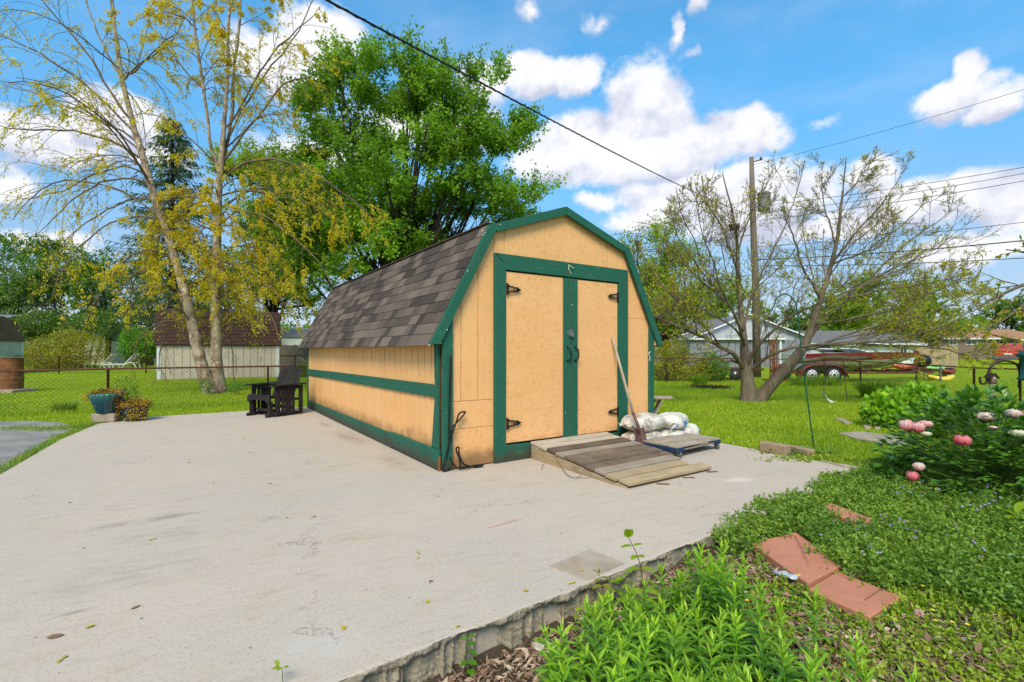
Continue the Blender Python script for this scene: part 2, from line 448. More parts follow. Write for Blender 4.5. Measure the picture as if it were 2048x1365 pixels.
def foliage(name, c1, c2, c3=None, trans=.35, scale=.8, rough=.5, spec=.35, kind='Object'):
    """leaf colour varies leaf by leaf (face attribute) and clump by clump"""
    m, t, b, o = material(name)
    at = t.n.new('ShaderNodeAttribute'); at.attribute_name = 'rnd'
    v = t.n.new('ShaderNodeTexCoord').outputs[kind]
    n = t.noise(v, scale, 4, .6)
    f = t.math('ADD', t.math('MULTIPLY', at.outputs['Fac'], .6), t.math('MULTIPLY', t.step(n, .3, .7), .4))
    c = t.ramp(f, [(0, c1), (.55, c2), (1, c3 or c2)])
    t.put(b.inputs['Base Color'], c); b.inputs['Roughness'].default_value = rough; b.inputs['Specular IOR Level'].default_value = spec
    tr = t.n.new('ShaderNodeBsdfTranslucent'); t.put(tr.inputs[0], t.mix(1.0, c, (1.35, 1.35, .7), 'MULTIPLY'))
    mx = t.n.new('ShaderNodeMixShader'); mx.inputs[0].default_value = trans
    t.l.new(b.outputs[0], mx.inputs[1]); t.l.new(tr.outputs[0], mx.inputs[2]); t.l.new(mx.outputs[0], o.inputs[0])
    return m
def bark(name, ca, cb, scale=6, st=(1, 1, .3), cc=None):
    m, t, b, o = material(name); v = coords(t, False, 'Object', st)
    n1 = t.noise(v, scale, 8, .68, .4); n2 = t.noise(v, scale * 6, 4, .6)
    c = t.mix(t.step(n1, .38, .62), ca, cb)
    if cc: c = t.mix(t.step(t.noise(v, scale * 1.7, 5, .6), .56, .66), c, cc)
    c = t.mix(t.math('MULTIPLY', n2, .4), c, tuple(k * .4 for k in ca))
    t.put(b.inputs['Base Color'], c); b.inputs['Roughness'].default_value = .9; b.inputs['Specular IOR Level'].default_value = .15
    bump(t, b, t.math('ADD', n1, t.math('MULTIPLY', n2, .5)), .9, .03)
    return m

M = {}
M['osb'] = osb('painted_strand_board', 1.0); M['siding'] = siding('painted_siding')
for a_, nm in enumerate('xyz'): M['green_' + nm] = green('green_paint_' + nm, a_)
def shingle_mat(name, lo, hi):
    m, t, b, o = material(name); v = coords(t, True)
    r = t.n.new('ShaderNodeObjectInfo').outputs['Random']
    c = t.ramp(r, [(0, lo), (.3, tuple(k * 1.5 for k in lo)), (.45, tuple((a + c_) / 2 for a, c_ in zip(lo, hi))), (.8, hi), (1, tuple(k * 1.25 for k in hi))])
    w2 = coords(t, False)
    sm = t.noise(w2, 2.3, 5, .6)
    c = t.mix(t.math('MULTIPLY', t.step(sm, .48, .68), .55), c, lo)
    g = t.noise(v, 300, 2, .6); g2 = t.noise(v, 90, 3, .6)
    c = t.mix(t.math('MULTIPLY', t.step(g2, .35, .75), .45), c, tuple(k * .5 for k in lo))
    t.put(b.inputs['Base Color'], c); b.inputs['Roughness'].default_value = .95; b.inputs['Specular IOR Level'].default_value = .15
    bump(t, b, t.math('ADD', g, g2), .8, .004)
    return m
M['shingle'] = shingle_mat('roof_shingle', (.058, .044, .038), (.165, .125, .10))

def concrete_mat():
    m, t, b, o = material('concrete'); v = t.n.new('ShaderNodeTexCoord').outputs['Object']
    n1 = t.noise(v, .55, 6, .62); n2 = t.noise(v, 3.2, 7, .65); n3 = t.noise(v, 60, 5, .7); n4 = t.noise(v, 260, 2, .6)
    c = t.mix(t.step(n1, .32, .68), (.51, .42, .335), (.465, .395, .325))
    c = t.mix(t.math('MULTIPLY', t.step(n2, .48, .72), .32), c, (.43, .33, .225))
    # broom streaks
    sv = t.vec('MULTIPLY', v, (1, 1, 1)); rt = t.n.new('ShaderNodeVectorRotate'); t.put(rt.inputs['Vector'], v); rt.rotation_type = 'Z_AXIS'; rt.inputs['Angle'].default_value = R(-25)
    br = t.noise(t.vec('MULTIPLY', rt.outputs[0], (.3, 1, 1)), 14, 6, .7)
    c = t.mix(t.math('MULTIPLY', t.step(br, .48, .74), .34), c, (.30, .25, .19))
    c = t.mix(t.math('MULTIPLY', t.step(n3, .48, .66), .44), c, (.27, .225, .17))
    c = t.mix(t.math('MULTIPLY', t.step(n4, .35, .2), .4), c, (.66, .62, .55))
    # dark grit
    gr = t.step(t.noise(v, 24, 3, .55), .715, .735); c = t.mix(t.math('MULTIPLY', gr, .75), c, (.10, .08, .055))
    # rust stains
    ru = t.math('MULTIPLY', t.step(t.noise(v, 1.7, 3, .5), .56, .68), t.step(t.noise(v, 7.5, 5, .65), .60, .70))
    c = t.mix(t.math('MULTIPLY', ru, .42), c, (.36, .19, .085))
    # dark smears
    rt2 = t.vec('MULTIPLY', rt.outputs[0], (.3, 1, 1))
    smr = t.math('MULTIPLY', t.step(t.noise(rt2, 1.3, 4, .6), .58, .74), t.step(t.noise(rt2, 14, 6, .7), .46, .66))
    c = t.mix(t.math('MULTIPLY', smr, .45), c, (.17, .155, .135))
    # hairline cracks
    wv = t.vec('ADD', v, t.vec('MULTIPLY', t.noise(v, 1.6, 5, .65, color=True), (1.1, 1.1, 0)))
    ed = t.voro(wv, .36, 'DISTANCE_TO_EDGE'); ck = t.math('MULTIPLY', t.step(ed, .0034, .0006), t.step(t.noise(v, 1.1, 3, .5), .50, .62))
    c = t.mix(t.math('MULTIPLY', ck, .6), c, (.17, .13, .09))
    # single stains, scuffs and pale patches where the slab has them: (px, py, half length, half width, angle, colour, strength)
    for (px, py, rx, ry, an, col_, k_) in ((1478, 960, .22, .12, 20, (.66, .60, .52), .7), (290, 1042, .50, .10, 35, (.16, .14, .12), .55), (330, 1070, .35, .22, 10, (.26, .22, .17), .35), (625, 1035, .05, .02, 60, (.30, .13, .05), .8), (250, 1150, .6, .35, 30, (.33, .28, .22), .35),
                                             (250, 1176, .14, .03, 40, (.18, .16, .15), .6), (152, 1225, .13, .025, 40, (.16, .14, .13), .6), (602, 1090, .07, .03, 0, (.36, .25, .13), .6), (700, 1075, .30, .16, 0, (.42, .29, .17), .4), (505, 1238, .05, .03, 10, (.42, .25, .12), .6), (640, 1290, .30, .2, 0, (.55, .52, .47), .4),
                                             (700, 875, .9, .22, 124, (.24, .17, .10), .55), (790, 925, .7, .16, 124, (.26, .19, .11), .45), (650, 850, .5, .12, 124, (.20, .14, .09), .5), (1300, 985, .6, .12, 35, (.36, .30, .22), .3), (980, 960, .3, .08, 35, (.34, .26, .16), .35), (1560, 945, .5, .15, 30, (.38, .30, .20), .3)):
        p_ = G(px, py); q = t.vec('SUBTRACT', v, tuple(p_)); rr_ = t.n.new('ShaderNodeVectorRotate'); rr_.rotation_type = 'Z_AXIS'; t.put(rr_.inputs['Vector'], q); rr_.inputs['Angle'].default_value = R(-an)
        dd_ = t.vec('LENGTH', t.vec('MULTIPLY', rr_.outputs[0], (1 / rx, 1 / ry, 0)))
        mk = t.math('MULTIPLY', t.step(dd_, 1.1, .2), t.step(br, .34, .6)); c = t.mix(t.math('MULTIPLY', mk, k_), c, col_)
    t.put(b.inputs['Base Color'], c); b.inputs['Roughness'].default_value = .86; b.inputs['Specular IOR Level'].default_value = .25
    h = t.math('ADD', t.math('MULTIPLY', n3, .6), t.math('MULTIPLY', n4, .5)); h = t.math('SUBTRACT', h, t.math('MULTIPLY', ck, .8))
    bump(t, b, h, .16, .003)
    return m
M['concrete'] = concrete_mat()
def edge_mat():
    m, t, b, o = material('broken_concrete'); v = coords(t, False)
    n1 = t.noise(v, 9, 7, .7); n2 = t.noise(v, 90, 4, .7); z_ = t.sep(v)[2]
    c = t.mix(t.step(n1, .38, .66), (.47, .39, .28), (.30, .26, .19))
    c = t.mix(t.math('MULTIPLY', t.step(n2, .45, .7), .6), c, (.17, .145, .105))
    c = t.mix(t.math('MULTIPLY', t.step(t.noise(v, 5, 5, .6), .52, .66), .5), c, (.20, .17, .09))
    t.put(b.inputs['Base Color'], c); b.inputs['Roughness'].default_value = .95
    bump(t, b, t.math('ADD', n1, t.math('MULTIPLY', n2, .7)), .9, .012)
    return m
M['edge'] = edge_mat()
def lawn_mat():
    m, t, b, o = material('lawn'); v = t.n.new('ShaderNodeTexCoord').outputs['Object']
    n1 = t.noise(v, .45, 5, .6); n2 = t.noise(v, 5, 6, .7); n3 = t.noise(v, 45, 4, .7)
    c = t.mix(t.step(n1, .3, .7), (.25, .36, .008), (.36, .47, .012))
    c = t.mix(t.math('MULTIPLY', t.step(n2, .42, .7), .6), c, (.19, .28, .008))
    c = t.mix(t.math('MULTIPLY', t.step(n3, .45, .7), .6), c, (.10, .18, .012))
    c = t.mix(t.math('MULTIPLY', t.step(t.noise(v, 1.1, 6, .6), .62, .74), .35), c, (.30, .27, .10))
    t.put(b.inputs['Base Color'], c); b.inputs['Roughness'].default_value = .9; b.inputs['Specular IOR Level'].default_value = .1
    bump(t, b, t.math('ADD', n2, n3), 1.0, .06)
    return m
M['lawn'] = lawn_mat()
M['soil'] = simple('soil', (.085, .06, .038), .95, 0, .3, 9, .9, (.045, .032, .02), fine=90)
M['asphalt'] = simple('asphalt', (.22, .205, .19), .92, 0, .3, 2.2, .6, (.36, .335, .30), fine=110, kind='Object')
M['paver'] = simple('red_paver', (.53, .215, .125), .85, 0, .15, 7, .35, (.45, .175, .10), fine=120)
M['stone'] = simple('grey_stone', (.42, .35, .26), .9, 0, .25, 7, .7, (.27, .22, .16), fine=80)
M['timber_block'] = simple('tan_block', (.36, .25, .155), .9, 0, .2, 8, .4, (.27, .19, .12))
M['cut_tan'] = simple('bare_wood', (.40, .27, .15), .8, 0, .2, 14, .3)
for a_, nm in enumerate('xyz'):
    M['grey_wood_' + nm] = wood('weathered_wood_' + nm, (.42, .35, .265), (.32, .265, .20), (.17, .135, .10), a_)
    M['dark_wood_' + nm] = wood('dark_weathered_wood_' + nm, (.22, .16, .11), (.145, .105, .075), (.065, .048, .034), a_)
    M['pale_wood_' + nm] = wood('pale_wood_' + nm, (.56, .47, .37), (.47, .40, .31), (.27, .22, .165), a_, .2)
    M['tan_wood_' + nm] = wood('tan_wood_' + nm, (.46, .345, .205), (.38, .285, .165), (.23, .165, .095), a_, .35)
    M['brown_wood_' + nm] = wood('brown_wood_' + nm, (.20, .125, .07), (.15, .095, .055), (.07, .045, .028), a_)
M['chair'] = wood('dark_stained_wood', (.040, .034, .034), (.026, .021, .021), (.012, .010, .010), 2, .3)
M['black_iron'] = simple('black_iron', (.012, .012, .013), .5, .3, .2, 20, .2)
M['black_rubber'] = simple('black_cable', (.008, .008, .008), .55, 0, .2, 20, .1)
M['steel'] = simple('scuffed_steel', (.42, .42, .40), .38, .9, .25, 30, .2, (.22, .21, .2))
M['rust'] = simple('rusty_steel', (.16, .065, .03), .85, .2, .3, 18, .5, (.08, .035, .018), fine=90)
M['rust2'] = simple('rusty_barrel', (.30, .115, .035), .85, .1, .35, 5, .5, (.11, .05, .025), fine=60)
M['rust_wire'] = simple('rusty_wire', (.10, .05, .03), .8, .3, .3, 5, 0, (.15, .12, .10))
M['galv'] = simple('galvanised_wire', (.14, .115, .09), .6, .4, .2, 4, 0, (.16, .07, .04))
M['blue_paint'] = simple('navy_paint', (.012, .050, .115), .6, .1, .2, 16, .3, (.008, .03, .07))
M['wheel_grey'] = simple('grey_rubber', (.16, .16, .165), .6, 0, .2, 20, .1)
def bag_mat(name, dirt):
    m, t, b, o = material(name); v = coords(t, True)
    n = t.noise(v, 6, 5, .6); n2 = t.noise(v, 45, 3, .6)
    c = t.mix(t.step(n, .35, .7), (.74, .70, .62), (.60, .55, .46))
    c = t.mix(t.math('MULTIPLY', t.step(t.noise(v, 5, 6, .7), .62 - dirt * .22, .72 - dirt * .1), .85 * dirt + .2), c, (.30, .24, .165))
    c = t.mix(t.math('MULTIPLY', t.step(n2, .60, .66), dirt), c, (.12, .095, .06))
    t.put(b.inputs['Base Color'], c); b.inputs['Roughness'].default_value = .45
    cr = t.noise(v, 16, 4, .7, 1.2); bump(t, b, cr, .8, .02)
    return m
M['bag'] = bag_mat('white_poly_sack', .22); M['bag_dirty'] = bag_mat('soiled_poly_sack', .85)
M['print_blue'] = simple('blue_print', (.05, .22, .45), .5, 0, .3, 30, .3, (.35, .5, .6), thr=(.5, .55))
M['print_grey'] = simple('grey_print', (.30, .36, .42), .5, 0, .3, 60, .3, (.62, .62, .6), thr=(.45, .5), stretch=(1, 1, 6))
M['handle_wood'] = simple('shovel_handle', (.46, .37, .27), .6, 0, .25, 12, .2, (.33, .25, .17), stretch=(1, 1, .2))
M['blade'] = simple('rusty_blade', (.20, .105, .075), .6, .4, .3, 14, .3, (.12, .055, .035))
M['white_paint'] = simple('white_paint', (.74, .75, .76), .6, 0, .08, 5, .1)
M['white_plastic'] = simple('white_plastic', (.74, .74, .73), .45, 0, .1, 8, .05)
M['green_metal'] = simple('green_metal', (.012, .105, .07), .4, .2, .15, 20, .1)
M['brown_metal'] = simple('brown_metal', (.035, .020, .014), .6, .3, .3, 30, .3, (.09, .045, .03))
M['teal_feeder'] = simple('teal_plastic', (.01, .10, .10), .35, 0, .15, 9, .05)
M['yellow_wire'] = simple('pale_twine', (.7, .66, .45), .7)
def glaze(name, top, low, mid):
    m, t, b, o = material(name); v = t.n.new('ShaderNodeTexCoord').outputs['Object']; z_ = t.sep(v)[2]
    n = t.noise(t.vec('MULTIPLY', v, (9, 9, 1.2)), 4, 4, .6)
    f = t.step(t.math('ADD', z_, t.math('MULTIPLY', n, .10)), mid - .12, mid + .16)
    t.put(b.inputs['Base Color'], t.mix(f, low, top)); b.inputs['Roughness'].default_value = .18; b.inputs['Coat Weight'].default_value = .4
    return m
M['glaze_teal'] = glaze('teal_glaze', (.03, .24, .22), (.006, .055, .075), .36)
M['glaze_dark'] = simple('dark_glaze', (.012, .022, .03), .25, 0, .3, 8, .1, (.03, .05, .055))
M['birch'] = bark('birch_bark', (.46, .36, .25), (.17, .11, .07), 5, (1, 1, .7), (.66, .56, .44))
M['grey_bark'] = bark('grey_bark', (.21, .165, .115), (.105, .080, .055), 4, (1, 1, .3), (.13, .125, .06))
M['dark_bark'] = bark('dark_bark', (.062, .050, .038), (.035, .028, .022), 5)
M['twig'] = simple('twig', (.20, .145, .095), .9, 0, .3, 3, 0, (.09, .07, .045))
M['twig_birch'] = simple('birch_twig', (.20, .135, .09), .9, 0, .3, 3, 0, (.12, .075, .05))
M['stem_green'] = simple('green_stem', (.11, .21, .035), .6, 0, .2, 12, .05)
M['stem_red'] = simple('red_stem', (.16, .07, .05), .6, 0, .2, 12, .05)
# leaves
M['leaf_maple'] = foliage('maple_leaf', (0.094, 0.191, 0.017), (0.186, 0.354, 0.024), (0.328, 0.508, 0.034), .45, .7)
M['leaf_birch'] = foliage('birch_leaf', (0.369, 0.334, 0.019), (0.664, 0.535, 0.024), (0.817, 0.668, 0.032), .55, .5)
M['leaf_bg'] = foliage('distant_leaf', (0.059, 0.122, 0.022), (0.128, 0.231, 0.029), (0.228, 0.358, 0.040), .40, .4)
M['leaf_bg_y'] = foliage('distant_yellow_leaf', (0.132, 0.212, 0.018), (0.264, 0.368, 0.026), (0.407, 0.497, 0.032), .42, .5)
M['leaf_spruce'] = foliage('spruce_needle', (0.026, 0.064, 0.018), (0.052, 0.118, 0.027), (0.083, 0.178, 0.033), .15, 1)
M['leaf_right'] = foliage('young_leaf', (0.269, 0.294, 0.018), (0.470, 0.444, 0.025), (0.672, 0.553, 0.035), .48, .8)
M['leaf_bush_y'] = foliage('yellow_bush_leaf', (0.172, 0.216, 0.022), (0.329, 0.327, 0.027), (0.543, 0.356, 0.032), .4, .6)
M['leaf_bush_g'] = foliage('green_bush_leaf', (0.067, 0.173, 0.012), (0.124, 0.299, 0.017), (0.210, 0.410, 0.024), .35, 1.2)
M['leaf_hyd'] = foliage('broad_leaf', (0.138, 0.289, 0.014), (0.254, 0.474, 0.021), (0.383, 0.612, 0.026), .38, 2)
M['leaf_lime'] = foliage('lime_leaf', (0.176, 0.293, 0.014), (0.269, 0.400, 0.018), (0.373, 0.469, 0.028), .42, 2)
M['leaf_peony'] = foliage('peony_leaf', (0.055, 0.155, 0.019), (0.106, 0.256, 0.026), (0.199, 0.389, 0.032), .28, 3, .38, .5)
M['leaf_vinca'] = foliage('vinca_leaf', (0.083, 0.181, 0.022), (0.168, 0.295, 0.032), (0.337, 0.458, 0.055), .35, 3, .45)
M['leaf_weed'] = foliage('weed_leaf', (0.146, 0.235, 0.022), (0.265, 0.371, 0.030), (0.451, 0.505, 0.042), .33, 3)
M['grass'] = foliage('grass_blade', (0.175, 0.286, 0.012), (0.329, 0.451, 0.017), (0.555, 0.601, 0.031), .4, .5)
M['grass_long'] = foliage('long_grass', (0.104, 0.196, 0.017), (0.193, 0.322, 0.022), (0.386, 0.434, 0.056), .35, .8)
M['litter'] = foliage('dry_litter', (.13, .07, .045), (.32, .21, .14), (.66, .54, .40), .1, 4, .8, .1)
M['pot_leaf'] = foliage('pot_leaf', (0.191, 0.075, 0.024), (0.541, 0.360, 0.024), (0.795, 0.570, 0.036), .3, 3)
M['pot_dark'] = foliage('pot_dark_leaf', (0.041, 0.019, 0.012), (0.110, 0.039, 0.021), (0.220, 0.130, 0.021), .2, 3)
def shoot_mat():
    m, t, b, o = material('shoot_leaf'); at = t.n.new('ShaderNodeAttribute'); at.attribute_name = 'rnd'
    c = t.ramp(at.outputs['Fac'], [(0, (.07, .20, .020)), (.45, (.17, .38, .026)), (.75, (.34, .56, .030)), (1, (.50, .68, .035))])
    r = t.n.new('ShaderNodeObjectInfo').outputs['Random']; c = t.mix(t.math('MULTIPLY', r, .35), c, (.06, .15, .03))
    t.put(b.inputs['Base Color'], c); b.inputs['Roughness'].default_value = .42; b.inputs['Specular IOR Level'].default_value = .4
    tr = t.n.new('ShaderNodeBsdfTranslucent'); t.put(tr.inputs[0], t.mix(1.0, c, (1.4, 1.4, .6), 'MULTIPLY'))
    mx = t.n.new('ShaderNodeMixShader'); mx.inputs[0].default_value = .35
    t.l.new(b.outputs[0], mx.inputs[1]); t.l.new(tr.outputs[0], mx.inputs[2]); t.l.new(mx.outputs[0], o.inputs[0])
    return m
M['shoot'] = shoot_mat()
def petal(name, a, b_, c_):
    m, t, b, o = material(name); at = t.n.new('ShaderNodeAttribute'); at.attribute_name = 'rnd'
    c = t.ramp(at.outputs['Fac'], [(0, a), (.5, b_), (1, c_)])
    t.put(b.inputs['Base Color'], c); b.inputs['Roughness'].default_value = .6
    tr = t.n.new('ShaderNodeBsdfTranslucent'); t.put(tr.inputs[0], c); mx = t.n.new('ShaderNodeMixShader'); mx.inputs[0].default_value = .3
    t.l.new(b.outputs[0], mx.inputs[1]); t.l.new(tr.outputs[0], mx.inputs[2]); t.l.new(mx.outputs[0], o.inputs[0]); return m
M['petal_pink'] = petal('pink_petal', (.60, .10, .13), (.74, .27, .27), (.80, .55, .50))
M['petal_deep'] = petal('deep_pink_petal', (.50, .03, .06), (.68, .10, .13), (.76, .26, .26))
M['petal_pale'] = petal('pale_petal', (.66, .30, .28), (.76, .50, .44), (.79, .68, .60))
M['petal_cream'] = petal('cream_petal', (.60, .55, .25), (.70, .68, .40), (.75, .73, .55))
M['yellow_flower'] = simple('yellow_flower', (.75, .62, .02), .6)
M['fallen'] = simple('fallen_leaf', (.50, .44, .02), .6, 0, .3, 30, .2, (.42, .30, .02))
# neighbourhood
M['beige'] = simple('beige_siding', (.58, .49, .40), .7, 0, .08, 3, .1)
M['brown_roof'] = simple('brown_shingles', (.085, .040, .030), .95, 0, .35, 3, .5, (.045, .022, .018), fine=40)
M['faded_brown_roof'] = simple('faded_brown_shingles', (.19, .115, .085), .95, 0, .3, 3, .4, (.13, .08, .06), fine=30)
M['scrap'] = simple('brown_leaf_scrap', (.27, .15, .08), .9, 0, .3, 40, .2, (.19, .11, .06))
M['grey_roof'] = simple('grey_shingles', (.20, .19, .185), .95, 0, .3, 3, .4, (.14, .13, .13), fine=30)
M['dark_roof'] = simple('dark_shingles', (.07, .068, .072), .95, 0, .3, 3, .4, (.05, .045, .045), fine=30)
M['orange_roof'] = simple('tan_orange_shingles', (.42, .22, .12), .95, 0, .25, 3, .4, (.33, .17, .09), fine=30)
M['sage'] = simple('pale_sage_siding', (.46, .52, .44), .7, 0, .08, 3, .1)
M['cream_siding'] = simple('cream_siding', (.52, .52, .40), .7, 0, .08, 3, .1)
M['white_siding'] = simple('white_siding', (.66, .67, .68), .6, 0, .06, 3, .1)
M['grey_siding'] = simple('grey_siding', (.23, .235, .27), .7, 0, .1, 3, .1)
M['grey_light'] = simple('light_grey_siding', (.46, .47, .49), .7, 0, .08, 3, .1)
def brick_mat():
    m, t, b, o = material('brown_brick'); v = coords(t, False)
    n = t.n.new('ShaderNodeTexBrick'); t.put(n.inputs['Vector'], t.vec('MULTIPLY', t.comb(t.sep(v)[0], t.sep(v)[2], 0), (1, 1, 1)))
    n.inputs['Scale'].default_value = 4; n.inputs['Color1'].default_value = (.13, .085, .06, 1); n.inputs['Color2'].default_value = (.19, .13, .095, 1); n.inputs['Mortar'].default_value = (.24, .21, .18, 1)
    t.put(b.inputs['Base Color'], n.outputs[0]); b.inputs['Roughness'].default_value = .9; return m
M['brick'] = brick_mat()
def glass():
    m, t, b, o = material('window_glass'); b.inputs['Base Color'].default_value = (.03, .04, .05, 1); b.inputs['Roughness'].default_value = .08; b.inputs['Specular IOR Level'].default_value = .8
    return m
M['glass'] = glass()
def gloss(name, c, rough=.2, metal=0):
    m, t, b, o = material(name); v = coords(t, False); n = t.noise(v, 3, 4, .6)
    t.put(b.inputs['Base Color'], t.mix(t.math('MULTIPLY', n, .25), c, tuple(k * .5 for k in c))); b.inputs['Roughness'].default_value = rough; b.inputs['Metallic'].default_value = metal
    b.inputs['Coat Weight'].default_value = .5; return m
M['boat_white'] = gloss('white_gelcoat', (.66, .66, .64)); M['boat_red'] = gloss('maroon_gelcoat', (.20, .015, .03))
M['car_red'] = gloss('orange_red_car_paint', (.48, .055, .02)); M['car_grey'] = simple('grey_cladding', (.11, .11, .115), .6, 0, .1, 5, 0)
M['tail_light'] = gloss('tail_lamp', (.5, .02, .01)); M['trailer_red'] = simple('red_trailer_paint', (.30, .035, .02), .5, .1, .3, 5, .2, (.16, .035, .02))
M['tyre'] = simple('tyre', (.018, .018, .018), .8, 0, .2, 10, .2)
M['kayak_green'] = gloss('lime_plastic', (.22, .62, .12), .4); M['kayak_yellow'] = gloss('yellow_plastic', (.80, .62, .04), .4); M['kayak_orange'] = gloss('orange_red_plastic', (.62, .10, .04), .4)
M['pole_wood'] = bark('pole_wood', (.22, .175, .13), (.155, .12, .09), 5, (1, 1, .05))
M['transformer'] = simple('grey_transformer', (.34, .35, .35), .5, .2, .2, 4, .1, (.22, .16, .12))
M['clear_plastic'] = gloss('crumpled_clear_plastic', (.42, .46, .50), .12)
# ------------------------------------------------------------ ground
def sheet(name, xs, ys, dz, mat, mask=None):
    X, Y = np.meshgrid(xs, ys); Z = gz(X, Y) + dz
    V = np.stack([X.ravel(), Y.ravel(), Z.ravel()], 1); nx = len(xs)
    i, j = np.meshgrid(np.arange(nx - 1), np.arange(len(ys) - 1)); b = (j * nx + i).ravel()
    F = np.stack([b, b + 1, b + nx + 1, b + nx], 1)
    if mask is not None:
        c = V[F].mean(1); F = F[mask(c)]
    return link(name, newmesh(name, V, F, mat, True))
xs = np.concatenate([np.linspace(-260, -32, 14), np.arange(-30, -6, 1.0), np.arange(-6, 7, .16), np.arange(7, 30, 1.0), np.linspace(32, 260, 14)])
ys = np.concatenate([np.arange(-30, 0, 3.0), np.arange(0, 8.5, .16), np.arange(8.6, 60, 1.0), np.linspace(65, 420, 18)])
_inbed = lambda c: ((c[:, 0] - SE0[0]) * SEN[0] + (c[:, 1] - SE0[1]) * SEN[1] > -.30) & ((c[:, 0] - SE0[0]) * SED[0] + (c[:, 1] - SE0[1]) * SED[1] > -.9) & (c[:, 0] < 5.3) & (c[:, 1] > .6) & (c[:, 0] > -3.5)
tag(sheet('lawn', xs, ys, 0, M['lawn'], lambda c: ~_inbed(c)), kind='structure')
def bedmask(c):
    q = (c[:, 0] - SE0[0]) * SEN[0] + (c[:, 1] - SE0[1]) * SEN[1]; s = (c[:, 0] - SE0[0]) * SED[0] + (c[:, 1] - SE0[1]) * SED[1]
    return (q > -.12) & (s > -1.2) & (c[:, 0] < 5.6) & (c[:, 1] > .3)
tag(sheet('planting_bed', np.arange(-4, 5.7, .1), np.arange(.2, 6.3, .1), .006, M['soil'], bedmask), kind='structure')

SLAB = [tuple(SE0), tuple(SE1), (-2.9, .38), (-5.53, 5.23), (-6.78, 7.27), (-7.56, 8.84), (-7.29, 9.76), (-6.2, 10.47), (-4.77, 11.62), (-1.3, 14.1), (2.62, 7.60)]
inset = [tuple(SE0 - SEN * .05), tuple(SE1 - SEN * .05), (-2.9 - SEN[0] * .05, .38 - SEN[1] * .05)] + SLAB[3:]
slab = polytop('concrete_slab', inset, -.26, 0.0, M['concrete'], 'concrete_slab'); tag(slab, kind='structure')
# broken fluted face of the slab on the planting bed side
def slab_edge():
    L = np.linalg.norm(SE1 - SE0) + 2.4; S = np.arange(0, L, .006); rows_t = np.array([-.05, -.035, -.02, -.01, -.003]); rows_z = np.concatenate([[0], -np.linspace(.004, .27, 26)])
    r = np.random.default_rng(3)
    cuts = [0]
    while cuts[-1] < L + 1: cuts.append(cuts[-1] + r.choice([.05, .07, .09, .12, .15]))
    cuts = np.array(cuts); off = r.uniform(-.045, .018, len(cuts)); sl = r.uniform(-.35, .35, len(cuts)); rot_ = r.uniform(-.2, .2, len(cuts)); deep = r.uniform(.0, .026, len(cuts))
    def fb(x, seed, sc):
        o = np.zeros_like(x)
        for k in range(6):
            rr = np.random.default_rng(seed + k); ph = rr.uniform(0, 6.28, 3); a = sc * (.6 ** k)
            o += a * np.sin(x * 9 * 1.9 ** k + ph[0]) * np.cos(x * 5.3 * 1.8 ** k + ph[1])
        return o
    jag = fb(S, 1, .0075)
    V = []
    for t in rows_t: V.append((S, t + jag * (t + .05) / .05, np.zeros_like(S) - (.004 * sst(-.015, 0, np.full_like(S, t)))))
    for z in rows_z:
        seg = np.clip(np.searchsorted(cuts, S + .6 * z * sl[np.clip(np.searchsorted(cuts, S) - 1, 0, None)]) - 1, 0, len(cuts) - 2)
        q = np.clip((S - cuts[seg]) / (cuts[seg + 1] - cuts[seg]), 0, 1)
        lip = sst(-.055, -.02, np.full_like(S, z) + fb(S, 11, .02))
        o = (1 - lip) * (off[seg] + rot_[seg] * (q - .5) * .09 - deep[seg] * (1 - (2 * q - 1) ** 2) - .012) + lip * (jag + fb(S * 3, 21, .006)) + fb(S * 4 + z * 60, 31, .0035) + r.normal(0, .0016, len(S))
        V.append((S, o, np.full_like(S, z) - .006 + fb(S * 2, 5, .003)))
    n = len(S); P = []
    for s_, o, z in V:
        P.append(np.stack([SE0[0] + SED[0] * s_ + SEN[0] * o, SE0[1] + SED[1] * s_ + SEN[1] * o, z], 1))
    P = np.concatenate(P); rws = len(V)
    i, j = np.meshgrid(np.arange(n - 1), np.arange(rws - 1)); b = (j * n + i).ravel()
    F = np.stack([b, b + n, b + n + 1, b + 1], 1); mi = (j.ravel() >= len(rows_t) - 1).astype(np.int32)
    return link('slab_edge', newmesh('slab_edge', P, F, mats=[M['concrete'], M['edge']], midx=mi), slab)
slab_edge()
# a square of newer mortar set in the slab near its broken edge
pp = [G(1098, 1133), G(1180, 1100), G(1250, 1128), G(1172, 1162)]
tag(polytop('slab_patch', [(p.x, p.y) for p in pp], .0, .004, simple('patch_mortar', (.47, .375, .28), .9, 0, .25, 5, .7, (.36, .275, .19), fine=90), 'slab_patch'), kind='structure')
m_ = MB(); a_, b_ = G(978, 1056), G(1043, 1039); m_.beam((a_.x, a_.y, .0), (b_.x, b_.y, .0), .012, .002); m_.obj('red_paint_mark', simple('red_mark', (.55, .12, .12), .8, 0, .3, 60, 0, (.46, .36, .28)), slab)
drv = [G(-40, 975, -.02), G(10, 944, -.02), G(60, 912, -.02), G(118, 876, -.02), G(160, 856, -.02), G(120, 846, -.02), G(60, 843, -.02), G(-200, 846, -.02)]
drv = [(p.x, p.y) for p in drv] + [(-14, 5)]
tag(polytop('driveway', drv, -.2, -.012, M['asphalt'], 'driveway'), kind='structure')

